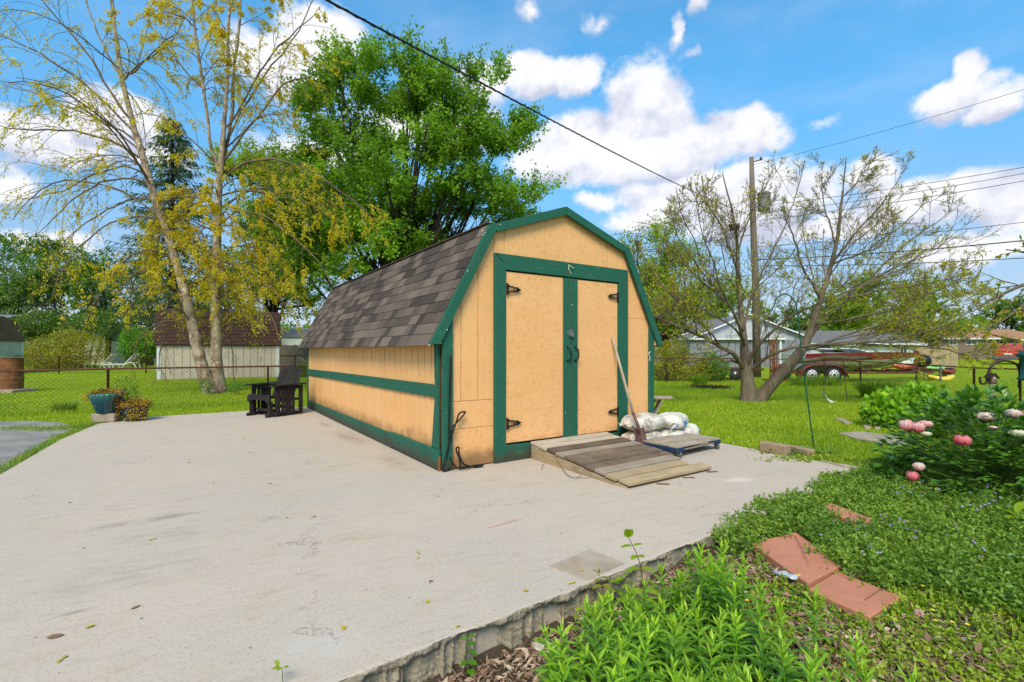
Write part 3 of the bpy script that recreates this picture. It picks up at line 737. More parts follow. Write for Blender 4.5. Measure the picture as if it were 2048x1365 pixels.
# ------------------------------------------------------------ the shed
OX, OY = -0.7755, 5.4055; SA = math.atan2(.5567, .8307)
shed = thing('garden_shed', 'large yellow gambrel shed with dark green trim and double doors on the concrete slab', 'shed', (OX, OY, 0), SA)
SM = Matrix.Translation((OX, OY, 0)) @ Matrix.Rotation(SA, 4, 'Z')
def SL(u, v, z): return SM @ Vector((u, v, z))
def FP(px, py, off=0.0):
    """point (u, -off, z) of the shed's front plane seen at that pixel"""
    t = (px - 1024) / FPX; x0 = OX + .5567 * off; y0 = OY - .8307 * off
    u = (t * y0 - x0) / (.8307 - .5567 * t); Y = y0 + .5567 * u
    return Vector((u, -off, CAM_H - (py - HZ) / FPX * Y))
Wd, Ln = 3.47, 7.14
E0, K0, AP, K1, E1 = (-.19, 1.41), (.56, 2.81), (1.735, 3.22), (2.91, 2.81), (3.66, 1.41)
def zr(u):
    for (a, b) in ((E0, K0), (K0, AP), (AP, K1), (K1, E1)):
        if a[0] <= u <= b[0]: return a[1] + (b[1] - a[1]) * (u - a[0]) / (b[0] - a[0]) - .035
    return 1.4
prof = [(.006, .01), (Wd - .006, .01), (Wd - .006, zr(Wd) - .01), (2.91, 2.75), (1.735, 3.16), (.56, 2.75), (.006, zr(0) - .01)]
mb = MB(); mb.prism(prof, lambda a, b: (a, .02, b), lambda a, b: (a, Ln - .006, b)); mb.obj('wall_core', M['brown_wood_z'], shed)
# left side wall: vertical boards
v = .06; k = 0; r_ = random.Random(4)
while v < Ln - .06:
    w_ = r_.choice((.195, .2, .205, .2)); v1 = min(v + w_, Ln - .04)
    mb = MB(); d = r_.uniform(0, .004); mb.box(-.018 - d, .002, v, v1 - .018, .03, 1.70)
    mb.obj('siding_board', M['siding'], shed, .003); v += w_
mb = MB(); mb.box(Wd - .002, Wd + .014, .02, Ln, .03, 1.70); mb.obj('siding_panel', M['siding'], shed)
mb = MB(); mb.prism(prof, lambda a, b: (a, Ln - .002, b), lambda a, b: (a, Ln + .012, b)); mb.obj('rear_panel', M['siding'], shed)
def fpanel(name, u0, u1, z0, z1=None, mat='osb', y=-.012, th=.03, bev=.002):
    pts = [(u0, z0), (u1, z0)]
    if z1 is None:
        us = sorted([u0, u1] + [k_[0] for k_ in (K0, AP, K1) if u0 < k_[0] < u1], reverse=True); pts += [(u_, zr(u_)) for u_ in us]
    else: pts += [(u1, z1), (u0, z1)]
    m_ = MB(); m_.prism(pts, lambda a, b: (a, y, b), lambda a, b: (a, y + th, b)); return m_.obj(name, M[mat], shed, bev)
for a_, b_ in ((.02, .222), (.229, .446), (.453, .66)): fpanel('siding_board', a_, b_, .765, None, 'siding')
fpanel('wall_panel', .02, .66, .452, .760); fpanel('wall_panel', .02, .66, .012, .447, y=-.014)
fpanel('gable_panel', .665, .812, 2.40); fpanel('gable_panel', .817, 1.438, 2.40); fpanel('gable_panel', 1.443, 2.545, 2.40, y=-.010); fpanel('gable_panel', 2.55, 2.80, 2.40)
fpanel('wall_panel', 2.805, Wd - .005, 1.812); fpanel('wall_panel', 2.805, Wd - .005, .012, 1.807, y=-.013)
# green trim boards on the front
def trim(pts, y0, y1, mat='green_z', name='trim_board', bev=.004):
    m_ = MB(); m_.prism(pts, lambda a, b: (a, y0, b), lambda a, b: (a, y1, b)); return m_.obj(name, M[mat], shed, bev)
trim([(-.018, .0), (.105, .0), (.108, 1.79), (.055, 1.76), (.0, 1.66), (-.018, 1.5)], -.048, -.0135)
trim([(3.375, .0), (Wd + .018, .0), (Wd + .018, 1.60), (3.385, 1.80)], -.046, -.0135)
trim([E0, K0, (.60, 2.826), (.668, 2.775), (-.065, 1.41)], -.088, -.050, 'green_z', 'rake_board')
trim([(.606, 2.822), (1.731, 3.215), (1.731, 3.105), (.672, 2.738)], -.084, -.050, 'green_x', 'rake_board')
trim([(1.739, 3.215), (2.868, 2.822), (2.80, 2.738), (1.739, 3.105)], -.084, -.050, 'green_x', 'rake_board')
trim([E1, K1, (2.872, 2.826), (2.802, 2.775), (3.535, 1.41)], -.088, -.050, 'green_z', 'rake_board')
m_ = MB()
for (p_, q_) in ((E0, K0), (K0, AP), (AP, K1), (K1, E1)):
    pass
for s_ in (1, -1):   # eave returns
    u_ = -.13 if s_ > 0 else Wd + .03
    m_ = MB(); m_.box(u_, u_ + .10, -.045, .01, 1.415, 1.53); m_.obj('eave_return', M['siding'], shed, .003)
trim([(.654, .005), (.812, .005), (.815, 2.345), (.77, 2.402), (.654, 2.498)], -.055, -.0145, name='door_frame')
trim([(.662, 2.500), (2.910, 2.497), (2.722, 2.303), (.822, 2.312), (.775, 2.405)], -.053, -.0145, 'green_x', 'door_frame')
trim([(2.724, .0), (2.912, .0), (2.915, 2.49), (2.724, 2.30)], -.055, -.0145, name='door_frame')
trim([(.818, .0), (2.720, .0), (2.720, .175), (.818, .20)], -.045, -.0145, 'green_x', 'sill_board')
m_ = MB(); m_.box(.818, 2.72, -.006, .012, .17, 2.31); m_.obj('door_opening', M['black_rubber'], shed)
# doors
def hinge(parent, u, z, s_):
    m_ = MB(); y0, y1 = -.062, -.052
    P2 = lambda a, b: (lambda q, w_: (u + s_ * q, None, z + w_))
    def pl(pts): m_.prism([(u + s_ * a, z + b) for a, b in pts], lambda a, b: (a, y0, b), lambda a, b: (a, y1, b))
    pl([(0, -.075), (.022, -.065), (.03, -.03), (.025, 0), (.03, .03), (.022, .065), (0, .075)])
    for q in (1, -1):
        pl([(.02, .062 * q), (.05, .038 * q), (.085, .042 * q), (.115, .028 * q), (.14, .032 * q), (.14, .018 * q), (.11, .010 * q), (.085, .022 * q), (.05, .018 * q), (.02, .038 * q)])
    pl([(.105, -.014), (.118, -.018), (.118, .018), (.105, .014)]); pl([(.15, -.034), (.165, -.026), (.218, 0), (.165, .026), (.15, .034), (.138, .02), (.138, -.02)])
    for a, b in ((.03, .05), (.03, -.05), (.16, 0)): m_.lathe([(.006, 0), (.006, .006)], 8, (u + s_ * a, y0 - .005, z + b), 'y')
    return m_.obj('hinge', M['black_iron'], parent, .0015)
for s_, (ua, ub, sa, sb, name) in enumerate(((.822, 1.832, 1.708, 1.830, 0), (1.842, 2.716, 1.845, 1.952, 1))):
    z0 = .222 if s_ == 0 else .208
    m_ = MB(); m_.box(ua, ub, -.034, -.012, z0, 2.292 if s_ == 0 else 2.285); dr = m_.obj('door', M['osb'], shed, .003)
    m_ = MB(); m_.box(sa, sb, -.056, -.0345, z0 - .02, 2.288); m_.obj('door_stile', M['green_z'], dr, .004)
    for z_ in (2.08, .46): hinge(dr, ua - .004 if s_ == 0 else ub + .004, z_ + (.02 if s_ else 0), 1 if s_ == 0 else -1)
    hu = 1.770 if s_ == 0 else 1.900
    m_ = MB(); m_.tube([(hu, -.056, 1.385), (hu + .01, -.075, 1.38), (hu + .022, -.098, 1.35), (hu + .026, -.102, 1.295), (hu + .022, -.098, 1.24), (hu + .01, -.075, 1.21), (hu, -.056, 1.205)], [.008, .008, .009, .0105, .009, .008, .008], 8)
    m_.box(hu - .013, hu + .013, -.060, -.056, 1.37, 1.40); m_.box(hu - .013, hu + .013, -.060, -.056, 1.19, 1.22); m_.obj('door_handle', M['black_iron'], dr, smooth=False)
m_ = MB(); m_.box(1.765, 1.86, -.062, -.0565, 1.545, 1.60); m_.box(1.79, 1.85, -.070, -.0625, 1.53, 1.615)
m_.obj('hasp', M['steel'], shed, .002)
m_ = MB(); m_.box(1.802, 1.852, -.095, -.0705, 1.52, 1.575); m_.tube([(1.810, -.083, 1.575), (1.812, -.083, 1.60), (1.827, -.083, 1.612), (1.842, -.083, 1.60), (1.844, -.083, 1.575)], .005, 6); m_.obj('padlock', M['steel'], shed, .003)
m_ = MB(); m_.box(1.823, 1.840, -.060, -.0566, 1.44, 1.52); m_.obj('rust_stain_plate', M['rust'], shed)
m_ = MB(); m_.tube([FP(1137, 530, .058), FP(1141, 533, .07), FP(1148, 538, .062)], .006, 5); m_.tube([FP(1137, 531, .058), FP(1138, 540, .066), FP(1142, 548, .06)], .006, 5); m_.obj('twine', M['yellow_wire'], shed)
m_ = MB(); m_.tube([FP(1301, 704, .05), FP(1297, 708, .06), FP(1300, 715, .06), FP(1299, 722, .055)], .006, 5); m_.obj('twine', M['white_plastic'], shed)
m_ = MB()
for (px, py) in ((964, 462), (970, 466), (966, 470), (935, 542), (894, 660), (1000, 450), (1143, 610)):
    p_ = FP(px, py, .088); m_.lathe([(.007, 0), (.006, .006)], 8, (p_.x, p_.y - .006, p_.z), 'y')
m_.obj('roofing_nail', M['white_plastic'], shed)
m_ = MB(); r2 = random.Random(21)
for u_ in (.06, .235, .44, .62, .70, .77, 2.76, 2.87, 2.98, 3.34, 3.42):
    z_ = .12 + r2.uniform(0, .2)
    while z_ < zr(u_) - .15:
        if not (.82 < u_ < 2.72 and z_ < 2.3):
            y_ = -.058 if (.654 < u_ < .815 or 2.724 < u_ < 2.912) and z_ < 2.48 else (-.050 if u_ < .105 or u_ > 3.38 else -.0165); m_.lathe([(.0042, 0), (.0042, .003)], 6, (u_ + r2.uniform(-.008, .008), y_, z_), 'y')
        z_ += r2.uniform(.18, .36)
for k_ in range(70):
    u_, z_ = r2.uniform(.86, 2.68), r2.choice((.27, 2.24, r2.uniform(.3, 2.2))); m_.lathe([(.0042, 0), (.0042, .003)], 6, (u_, -.0365, z_), 'y')
nh = m_.obj('nail_heads', M['rust'], shed); nh['kind'] = 'stuff'
m_ = MB(); v_ = .16
while v_ < 7.0:
    for z_ in (.30, .62, 1.05, 1.36): m_.lathe([(.0045, 0), (.0045, .003)], 6, (-.0255, v_ + r2.uniform(-.01, .01), z_ + r2.uniform(-.04, .04)), 'x')
    v_ += r2.choice((.2, .4))
nh = m_.obj('nail_heads', M['rust'], shed); nh['kind'] = 'stuff'
# trim on the left side wall
def strim(v0, v1, za0, za1, zb0, zb1, x0=-.048, name='trim_board', mat='green_y', x1=-.0205):
    m_ = MB(); m_.add([(x1, v0, za0), (x0, v0, za0), (x0, v0, za1), (x1, v0, za1), (x1, v1, zb0), (x0, v1, zb0), (x0, v1, zb1), (x1, v1, zb1)],
                      [(0, 1, 2, 3), (7, 6, 5, 4), (0, 4, 5, 1), (1, 5, 6, 2), (2, 6, 7, 3), (3, 7, 4, 0)]); return m_.obj(name, M[mat], shed, .004)
strim(.03, 5.25, .812, .957, .78, .925); strim(5.255, 7.12, .778, .922, .765, .905, -.046)
strim(.0, 1.50, .025, .235, .03, .225, -.062); strim(1.505, 2.30, .0, .205, .0, .20, -.046); strim(2.305, 5.80, .0, .20, .0, .185, -.048); strim(5.805, 7.13, .0, .185, .0, .18, -.045)
m_ = MB(); m_.prism([(.03, .96), (.115, .96), (.14, 1.43), (.03, 1.43)], lambda a, b: (-.021, a, b), lambda a, b: (-.044, a, b)); m_.obj('trim_board', M['green_z'], shed, .004)
m_ = MB(); m_.prism([(.02, .238), (.20, .238), (.115, .81), (.03, .81)], lambda a, b: (-.021, a, b), lambda a, b: (-.044, a, b)); m_.obj('trim_board', M['green_z'], shed, .004)
m_ = MB(); m_.box(-.044, -.021, 7.06, 7.14, .187, .76); m_.box(-.044, -.021, 7.06, 7.14, .91, 1.43); m_.obj('trim_board', M['green_z'], shed)
m_ = MB(); m_.box(-.05, -.022, -.012, .028, .0, .16); m_.obj('rotten_corner', M['rust2'], shed, .006)
# roof decks
def deck(a, b, th=.022, v0=-.05, v1=Ln + .22, mat='shingle', name='roof_deck', parent=shed, drop=0.0):
    a, b = Vector((a[0], 0, a[1])), Vector((b[0], 0, b[1])); n = Vector((0, 1, 0)).cross(b - a).normalized()
    if n.z < 0: n = -n
    a = a - n * drop; b = b - n * drop
    m_ = MB(); m_.prism([(0, 0), (1, 0), (1, 1), (0, 1)], lambda s_, t: tuple((a + (b - a) * s_ + n * th * (t - 1)) + Vector((0, v0, 0))), lambda s_, t: tuple((a + (b - a) * s_ + n * th * (t - 1)) + Vector((0, v1, 0))))
    return m_.obj(name, M[mat], parent)
deck(E0, K0, drop=.0); deck(K0, AP, drop=.002, th=.03); deck(AP, K1, drop=.002, th=.03); deck(K1, E1)
slope = Vector((K0[0] - E0[0], 0, K0[1] - E0[1])); SLn = slope.length; sd_ = slope.normalized(); nn_ = Vector((-sd_.z, 0, sd_.x))
ang_ = math.atan2(sd_.z, sd_.x)
m_ = MB(); m_.beam((E0[0] + .01, -.06, E0[1] - .006), (E0[0] + .01, Ln + .22, E0[1] - .006), .03, .012); m_.obj('drip_edge', M['white_paint'], shed)
meshes_ = {}
rows = 11; ex = SLn / rows; r_ = random.Random(11); cnt = 0
for i in range(rows):
    v = -.055 - r_.uniform(0, .0)
    while v < Ln + .22:
        w_ = r_.choice((.16, .22, .26, .30, .34, .40)) if v > .1 else r_.choice((.16, .22, .3)); w_ = min(w_, Ln + .222 - v)
        if w_ < .03: break
        key = round(w_, 3)
        if key not in meshes_:
            q = MB(); q.prism([(-.012, 0.0), (-.012, .011), (ex + .012, .003), (ex + .012, -.001)], lambda a, b: (a, .0015, b), lambda a, b, w2=key: (a, w2 - .0015, b)); meshes_[key] = q.mesh('shingle', M['shingle'])
        o_ = link('shingle', meshes_[key], shed)
        jit = r_.uniform(-.006, .004) - (.01 if i == 0 else 0)
        p_ = Vector((E0[0], 0, E0[1])) + sd_ * (i * ex + jit) + nn_ * .001
        o_.location = (p_.x, v, p_.z); o_.rotation_euler = (0, -ang_, 0); v += w_; cnt += 1
print('shingles', cnt)
m_ = MB(); m_.box(0, Ln + .27, 0, .16, 0, .014)
m_ = MB(); m_.beam((.60, -.07, 2.836), (.60, Ln + .22, 2.836), .13, .012); m_.obj('knee_cap', M['shingle'], shed)

# black cord hanging at the corner
cord = thing('black_cord', 'black cord looped and hanging down the corner of the yellow shed', 'cord', (OX, OY, 0), SA)
m_ = MB()
def fpl(pts, off): return [FP(a, b, off + .01 * math.sin(i * 2.1)) for i, (a, b) in enumerate(pts)]
def smooth_pts(P, n=4):
    P = [Vector(p) for p in P]; o_ = []
    for i in range(len(P) - 1):
        p0, p1, p2, p3 = P[max(i - 1, 0)], P[i], P[i + 1], P[min(i + 2, len(P) - 1)]
        for k_ in range(n):
            t = k_ / n; o_.append(.5 * ((2 * p1) + (p2 - p0) * t + (2 * p0 - 5 * p1 + 4 * p2 - p3) * t * t + (3 * p1 - p0 - 3 * p2 + p3) * t ** 3))
    return o_ + [P[-1]]
m_.tube(smooth_pts(fpl([(901, 712), (900, 760), (899, 800), (898, 850), (898, 885), (892, 915), (885, 934), (888, 942), (895, 942), (899, 935)], .065)), .010, 6)
m_.tube(smooth_pts(fpl([(898, 862), (904, 855), (918, 841), (928, 829), (930, 824), (919, 827), (914, 840), (906, 865), (900, 882)], .075)), .010, 6)
m_.tube(smooth_pts(fpl([(899, 912), (905, 926), (914, 936), (920, 934), (919, 918), (913, 903), (913, 896), (918, 896), (918, 908), (924, 924), (932, 931), (945, 933), (962, 930), (968, 929)], .08)), .0095, 6)
m_.tube(smooth_pts(fpl([(918, 938), (930, 937), (942, 933), (955, 935), (965, 931), (950, 931), (938, 935)], .11)), .010, 6)
m_.obj('cord_loop', M['black_rubber'], cord, smooth=True)

# ------------------------------------------------------------ ramp
ramp = thing('plank_ramp', 'low ramp of weathered planks leading up to the shed doors', 'ramp', (OX, OY, 0), SA)
seq = ['pale', 'pale', 'dark', 'grey', 'dark', 'dark', 'dark', 'grey', 'tan', 'tan']
n_ = len(seq); dv = 1.62 / n_; sl_ = (.150) / 1.6
r_ = random.Random(5)
for i, c_ in enumerate(seq):
    v0 = -.05 - i * dv; u0 = 1.165 + r_.uniform(0, .02); u1 = 2.47 + r_.uniform(-.02, .02)
    if i == 9: u0, u1 = 1.19, 2.50
    if i == 8: u1 = 2.33
    if i == 7: u1 = 2.40
    zt = .196 - sl_ * (i + .5) * dv
    m_ = MB(); m_.box(u0, u1, -dv / 2 + .006 + r_.uniform(0, .006), dv / 2 - .004, -.018, .016)
    o_ = m_.obj('plank', M[c_ + '_wood_x'], ramp, .004); o_.location = (0, v0 - dv / 2, zt); o_.rotation_euler = (math.atan(sl_) + r_.uniform(-.01, .01), r_.uniform(-.003, .003), r_.uniform(-.004, .004))
m_ = MB(); m_.box(1.17, 1.55, -.485, -.395, .163, .17)
for u_ in (1.20, 1.82, 2.42):
    m_ = MB(); m_.prism([(-.06, .0), (-1.62, .0), (-1.62, .012), (-.06, .166)], lambda a, b: (u_ - .02, a, b), lambda a, b: (u_ + .02, a, b)); m_.obj('stringer', M['tan_wood_y' if u_ < 1.5 else 'brown_wood_y'], ramp, .003)
m_ = MB(); r2 = random.Random(8)
for k_ in range(3):
    a_ = SL(1.55 + k_ * .42, -1.69, .006); m_.beam(a_, a_ + Vector((.12, -.02 + .02 * k_, 0)), .025, .008)
o_ = m_.obj('shim', M['brown_wood_x'], None); tag(o_, 'thin wood shims poking out under the foot of the ramp', 'shim')
wire = MB(); P_ = [(1.18, -.55, .14), (1.14, -.62, .09), (1.10, -.78, .012), (1.02, -.95, .01), (.98, -1.05, .012), (1.06, -1.10, .02), (1.15, -.98, .03), (1.17, -.85, .06)]
wire.tube(smooth_pts(P_), .0022, 4); wire.tube(smooth_pts([(1.16, -.5, .16), (1.10, -.75, .05), (1.0, -.98, .008), (1.12, -1.15, .008), (1.18, -1.12, .03)]), .0018, 4)
wire.tube(smooth_pts([(1.12, -.40, .006), (1.05, -.46, .006), (.92, -.62, .006)]), .0022, 4)
o_ = wire.obj('tangled_wire', M['rust_wire'], None, loc=(OX, OY, 0), rz=SA); tag(o_, 'thin tangled wire lying beside the ramp', 'wire')

# ------------------------------------------------------------ sacks
def sack(name, label, u, v, z, lx, ly, lz, rz, mat, group, seed=0, prints=()):
    root = thing(name, label, 'sack', tuple(SL(u, v, z)), SA + rz, group)
    r2 = np.random.default_rng(seed); n1, n2 = 40, 28
    th = np.linspace(0, 2 * np.pi, n1, endpoint=False); ph = np.linspace(-np.pi / 2, np.pi / 2, n2)
    T, Ph = np.meshgrid(th, ph); e1, e2 = .72, .62
    sg = lambda a, e: np.sign(a) * np.abs(a) ** e
    X = sg(np.cos(Ph), e2) * sg(np.cos(T), e1); Y = sg(np.cos(Ph), e2) * sg(np.sin(T), e1); Z = sg(np.sin(Ph), .8)
    d = np.zeros_like(X)
    for k_ in range(7):
        f = r2.normal(size=3) * (1.8 + k_ * 1.3); p = r2.uniform(0, 6.28); d += np.sin(X * f[0] + Y * f[1] + Z * f[2] + p) * .045 / (1 + k_ * .35)
    d += .03 * np.abs(np.sin(X * 9 + Y * 4 + r2.uniform(0, 6))) * (np.abs(X) > .5)
    pin = 1 - .38 * np.abs(X) ** 4
    V = np.stack([X * lx / 2 * (1 + d * .5), Y * ly / 2 * (1 + d), (Z * pin * (1 + d) * .5 + .5) * lz + .03 * lz * np.sin(X * 5)], -1).reshape(-1, 3)
    V[:, 2] = np.maximum(V[:, 2], 0)
    i, j = np.meshgrid(np.arange(n1), np.arange(n2 - 1)); b = (j * n1).ravel() + i.ravel(); b2 = (j * n1).ravel() + (i.ravel() + 1) % n1
    F = np.stack([b, b2, b2 + n1, b + n1], 1)
    body = link('sack_body', newmesh('sack_body', V, F, M[mat], True), root)
    # crimped seam at the ends
    for s_ in (1, -1):
        q = MB(); pts = [(s_ * (lx / 2 + .01 * math.sin(k_ * 2.3)), (k_ / 8 - .5) * ly * .8, lz * .45 + .02 * math.sin(k_ * 1.9)) for k_ in range(9)]
        for k_ in range(8):
            a_, b_ = pts[k_], pts[k_ + 1]; q.add([(a_[0] - s_ * .03, a_[1], a_[2] - .004), (b_[0] - s_ * .03, b_[1], b_[2] - .004), (b_[0] + s_ * .02, b_[1], b_[2] + .012 * math.sin(k_ * 3)), (a_[0] + s_ * .02, a_[1], a_[2])], [(0, 1, 2, 3)])
        q.obj('seam_flap', M[mat], root)
    for (mt, x0, x1, ty, z0, z1) in prints:      # printed panel hugging the front of the sack
        xs_ = np.linspace(x0, x1, 7); zs_ = np.linspace(z0, z1, 5); q = MB(); P = []
        for zz in zs_:
            for xx in xs_:
                k_ = np.argmin((V[:, 0] - xx * lx / 2) ** 2 + (V[:, 2] - zz * lz) ** 2 + 100 * (V[:, 1] > 0)); P.append((xx * lx / 2, V[k_, 1] - .006, zz * lz))
        q.add(P, [(j * 7 + i, j * 7 + i + 1, (j + 1) * 7 + i + 1, (j + 1) * 7 + i) for j in range(4) for i in range(6)]); q.obj('printed_label', M[mt], root)
    return root
GS = 'sacks piled beside the shed doors'
sack('sack', 'dirty brown stained white sack on top of the pile beside the shovel', 2.99, -.28, .21, .72, .42, .235, .02, 'bag_dirty', GS, 1)
sack('sack', 'cleaner white sack with blue print on top at the right of the pile', 3.56, -.30, .20, .50, .40, .22, .35, 'bag', GS, 2, [('print_blue', -.45, .15, 0, .3, .6)])
sack('sack', 'white sack crushed under the dirty sack behind the shovel blade', 2.92, -.30, 0, .66, .42, .215, -.03, 'bag_dirty', GS, 3)
sack('sack', 'white sack with faint grey print in the middle of the bottom row', 3.42, -.36, 0, .44, .40, .20, .06, 'bag', GS, 4, [('print_grey', -.6, .6, 0, .3, .75)])
sack('sack', 'small white sack with blue end at the far right of the bottom row', 3.88, -.28, 0, .46, .38, .225, .25, 'bag', GS, 5, [('print_blue', .3, .9, 0, .45, .8)])
# folded corner of the empty printed bag hanging between the two upper sacks
m_ = MB(); P = []
for j in range(5):
    for i in range(7):
        P.append((3.24 + i * .038 + j * .022, -.50 - .03 * math.sin(j * .8) + .015 * math.sin(i * 1.1 + j), .19 + j * .026 + i * .014 + .010 * math.sin(i * 2 + j)))
m_.add(P, [(j * 7 + i, j * 7 + i + 1, (j + 1) * 7 + i + 1, (j + 1) * 7 + i) for j in range(4) for i in range(6)])
o_ = m_.obj('empty_bag', M['print_grey'], None, loc=(OX, OY, 0), rz=SA, smooth=True); so = o_.modifiers.new('solid', 'SOLIDIFY'); so.thickness = .004
tag(o_, 'crumpled empty printed bag hanging between the two upper sacks', 'bag')

# ------------------------------------------------------------ dolly
dolly = thing('furniture_dolly', 'low wooden dolly with navy frame and four grey casters beside the ramp', 'dolly', tuple(SL(2.67, -1.085, 0)), SA + R(3.5))
for i in range(4):
    m_ = MB(); m_.box(-.0 + (.01 if i % 2 else 0), .99 - (.012 if i == 1 else 0), .005 + i * .1375, .135 + i * .1375, .128, .152); m_.obj('plank', M['grey_wood_x'], dolly, .003)
m_ = MB(); m_.box(.0, .16, .0, .06, .072, .126); m_.box(.0, .06, .058, .504, .072, .126); m_.box(.0, .16, .502, .56, .072, .126); m_.obj('frame', M['blue_paint'], dolly, .006); m_ = MB()
m_.box(.85, 1.005, .0, .06, .072, .126); m_.box(.945, 1.005, .062, .50, .072, .126); m_.box(.85, 1.005, .502, .56, .072, .126); m_.obj('frame', M['blue_paint'], dolly, .006)
m_ = MB(); m_.beam((.16, .03, .095), (.85, .03, .095), .035, .02); m_.beam((.16, .53, .095), (.85, .53, .095), .035, .02); m_.obj('crossbar', M['grey_wood_x'], dolly)
for (x_, y_) in ((.07, .03), (.94, .03), (.07, .53), (.94, .53)):
    m_ = MB(); m_.box(x_ - .03, x_ + .03, y_ - .03, y_ + .03, .066, .071); m_.box(x_ - .022, x_ - .018, y_ - .035, y_ + .02, .03, .066); m_.box(x_ + .018, x_ + .022, y_ - .035, y_ + .02, .03, .066)
    cs = m_.obj('caster', M['steel'], dolly); m_ = MB(); m_.lathe([(.02, -.016), (.034, -.014), (.038, 0), (.034, .014), (.02, .016)], 20, (x_, y_ - .01, .038), 'x'); m_.obj('caster_wheel', M['wheel_grey'], cs, smooth=True)

# ------------------------------------------------------------ shovel
tip, top = SL(2.60, -.60, .035), SL(2.603, -.045, 1.53)
ax_ = (top - tip).normalized()
sh = thing('shovel', 'long wooden handled shovel with rusty blade leaning on the right shed door', 'shovel', tuple(tip))
loc = lambda d, off=Vector((0, 0, 0)): ax_ * d + off
m_ = MB(); Lh = (top - tip).length
m_.tube([loc(.50), loc(.8), loc(1.2), loc(Lh - .02), loc(Lh)], [.019, .019, .0185, .018, .012], 12); m_.obj('handle', M['handle_wood'], sh, smooth=True)
sxv = Vector((.8307, .5567, 0)); fr_ = sxv.cross(ax_).normalized()
if fr_.y > 0: fr_ = -fr_
m_ = MB(); m_.tube([loc(.22, fr_ * .01), loc(.30, fr_ * .028), loc(.38, fr_ * .018), loc(.50)], [.02, .022, .0215, .0225], 12); m_.obj('socket', M['blade'], sh, smooth=True)
P = []; nu, nv = 9, 12
for j in range(nv):
    t = j / (nv - 1); wd = .105 * (1 - max(0, (t - .45) / .55) ** 2.2) if t > .02 else .10
    for i in range(nu):
        q = i / (nu - 1) * 2 - 1; P.append(loc(.29 * (1 - t), sxv * q * wd + fr_ * (.03 * q * q - .012 + .035 * (t - .5) ** 2)))
m_ = MB(); m_.add(P, [(j * nu + i, j * nu + i + 1, (j + 1) * nu + i + 1, (j + 1) * nu + i) for j in range(nv - 1) for i in range(nu - 1)])
o_ = m_.obj('blade', M['blade'], sh, smooth=True); so = o_.modifiers.new('solid', 'SOLIDIFY'); so.thickness = .004

# ------------------------------------------------------------ chair
ch = thing('porch_chair', 'dark brown wooden slatted porch glider chair at the back corner of the slab', 'chair', (-4.71 - .885 * .78, 9.69 + .466 * .78, 0), math.atan2(-.466, .885))
cm = M['chair']
for x_ in (0, .76):
    for (y0, y1) in ((.0, .095), (.13, .185), (.205, .36), (.38, .435), (.535, .63)):
        m_ = MB(); m_.box(x_ - .012, x_ + .012, y0, y1, .02, .615); m_.obj('side_slat', cm, ch, .003)
    m_ = MB(); s_ = -1 if x_ == 0 else 1; xi = x_ - s_ * .024
    m_.box(min(xi, xi - s_ * .02), max(xi, xi - s_ * .02), -.0, .63, .0, .07); m_.box(min(xi, xi - s_ * .02), max(xi, xi - s_ * .02), .0, .63, .54, .612); m_.box(min(xi, xi - s_ * .02), max(xi, xi - s_ * .02), .0, .63, .30, .35); m_.obj('side_rail', cm, ch, .003)
    m_ = MB(); m_.prism([(x_ - .06, -.13), (x_ + .06, -.13), (x_ + .065, .3), (x_ + .055, .69), (x_ - .055, .69), (x_ - .065, .3)], lambda a, b: (a, b, .617 + .02 * b), lambda a, b: (a, b, .642 + .02 * b)); m_.obj('armrest', cm, ch, .005)
for x_ in (.06, .655):
    m_ = MB(); m_.box(x_, x_ + .045, -.10, -.02, .03, .30); m_.box(x_ - .004, x_ + .05, -.16, .02, .0, .06); m_.obj('front_leg', cm, ch, .004)
m_ = MB(); m_.prism([(.03, .415), (.73, .415), (.73, .28), (.655, .28), (.60, .335), (.16, .335), (.105, .28), (.03, .28)], lambda a, b: (a, -.125, b), lambda a, b: (a, -.10, b)); m_.obj('apron', cm, ch, .004)
for k_ in range(7):
    m_ = MB(); y_ = -.10 + k_ * .085; m_.box(.035, .725, y_, y_ + .072, .415 - .018 * k_, .437 - .018 * k_); m_.obj('seat_slat', cm, ch, .003)
m_ = MB(); m_.box(.1, .66, .03, .06, .09, .15); m_.box(.03, .73, .40, .43, .12, .19); m_.obj('stretcher', cm, ch, .003)
xc = .38; off_ = [(-.305, .085), (-.215, .07), (-.14, .055), (0, .17), (.14, .055), (.215, .07), (.305, .085)]
for (dx, w_) in off_:
    ht = 1.03 - 1.0 * (abs(dx) ** 2) * .9 - (.0 if dx == 0 else .01)
    f = 1.0; a_ = Vector((xc + dx * .93, .42, .33)); b_ = Vector((xc + dx * 1.04, .42 + .40 * (ht - .33), ht))
    m_ = MB(); m_.beam(a_, b_, w_ - .006, .02, up=(0, -1, .4)); m_.obj('back_slat', cm, ch, .003)
m_ = MB(); m_.beam((.06, .58, .72), (.70, .58, .72), .03, .06); m_.beam((.06, .47, .42), (.70, .47, .42), .03, .06); m_.obj('back_rail', cm, ch)

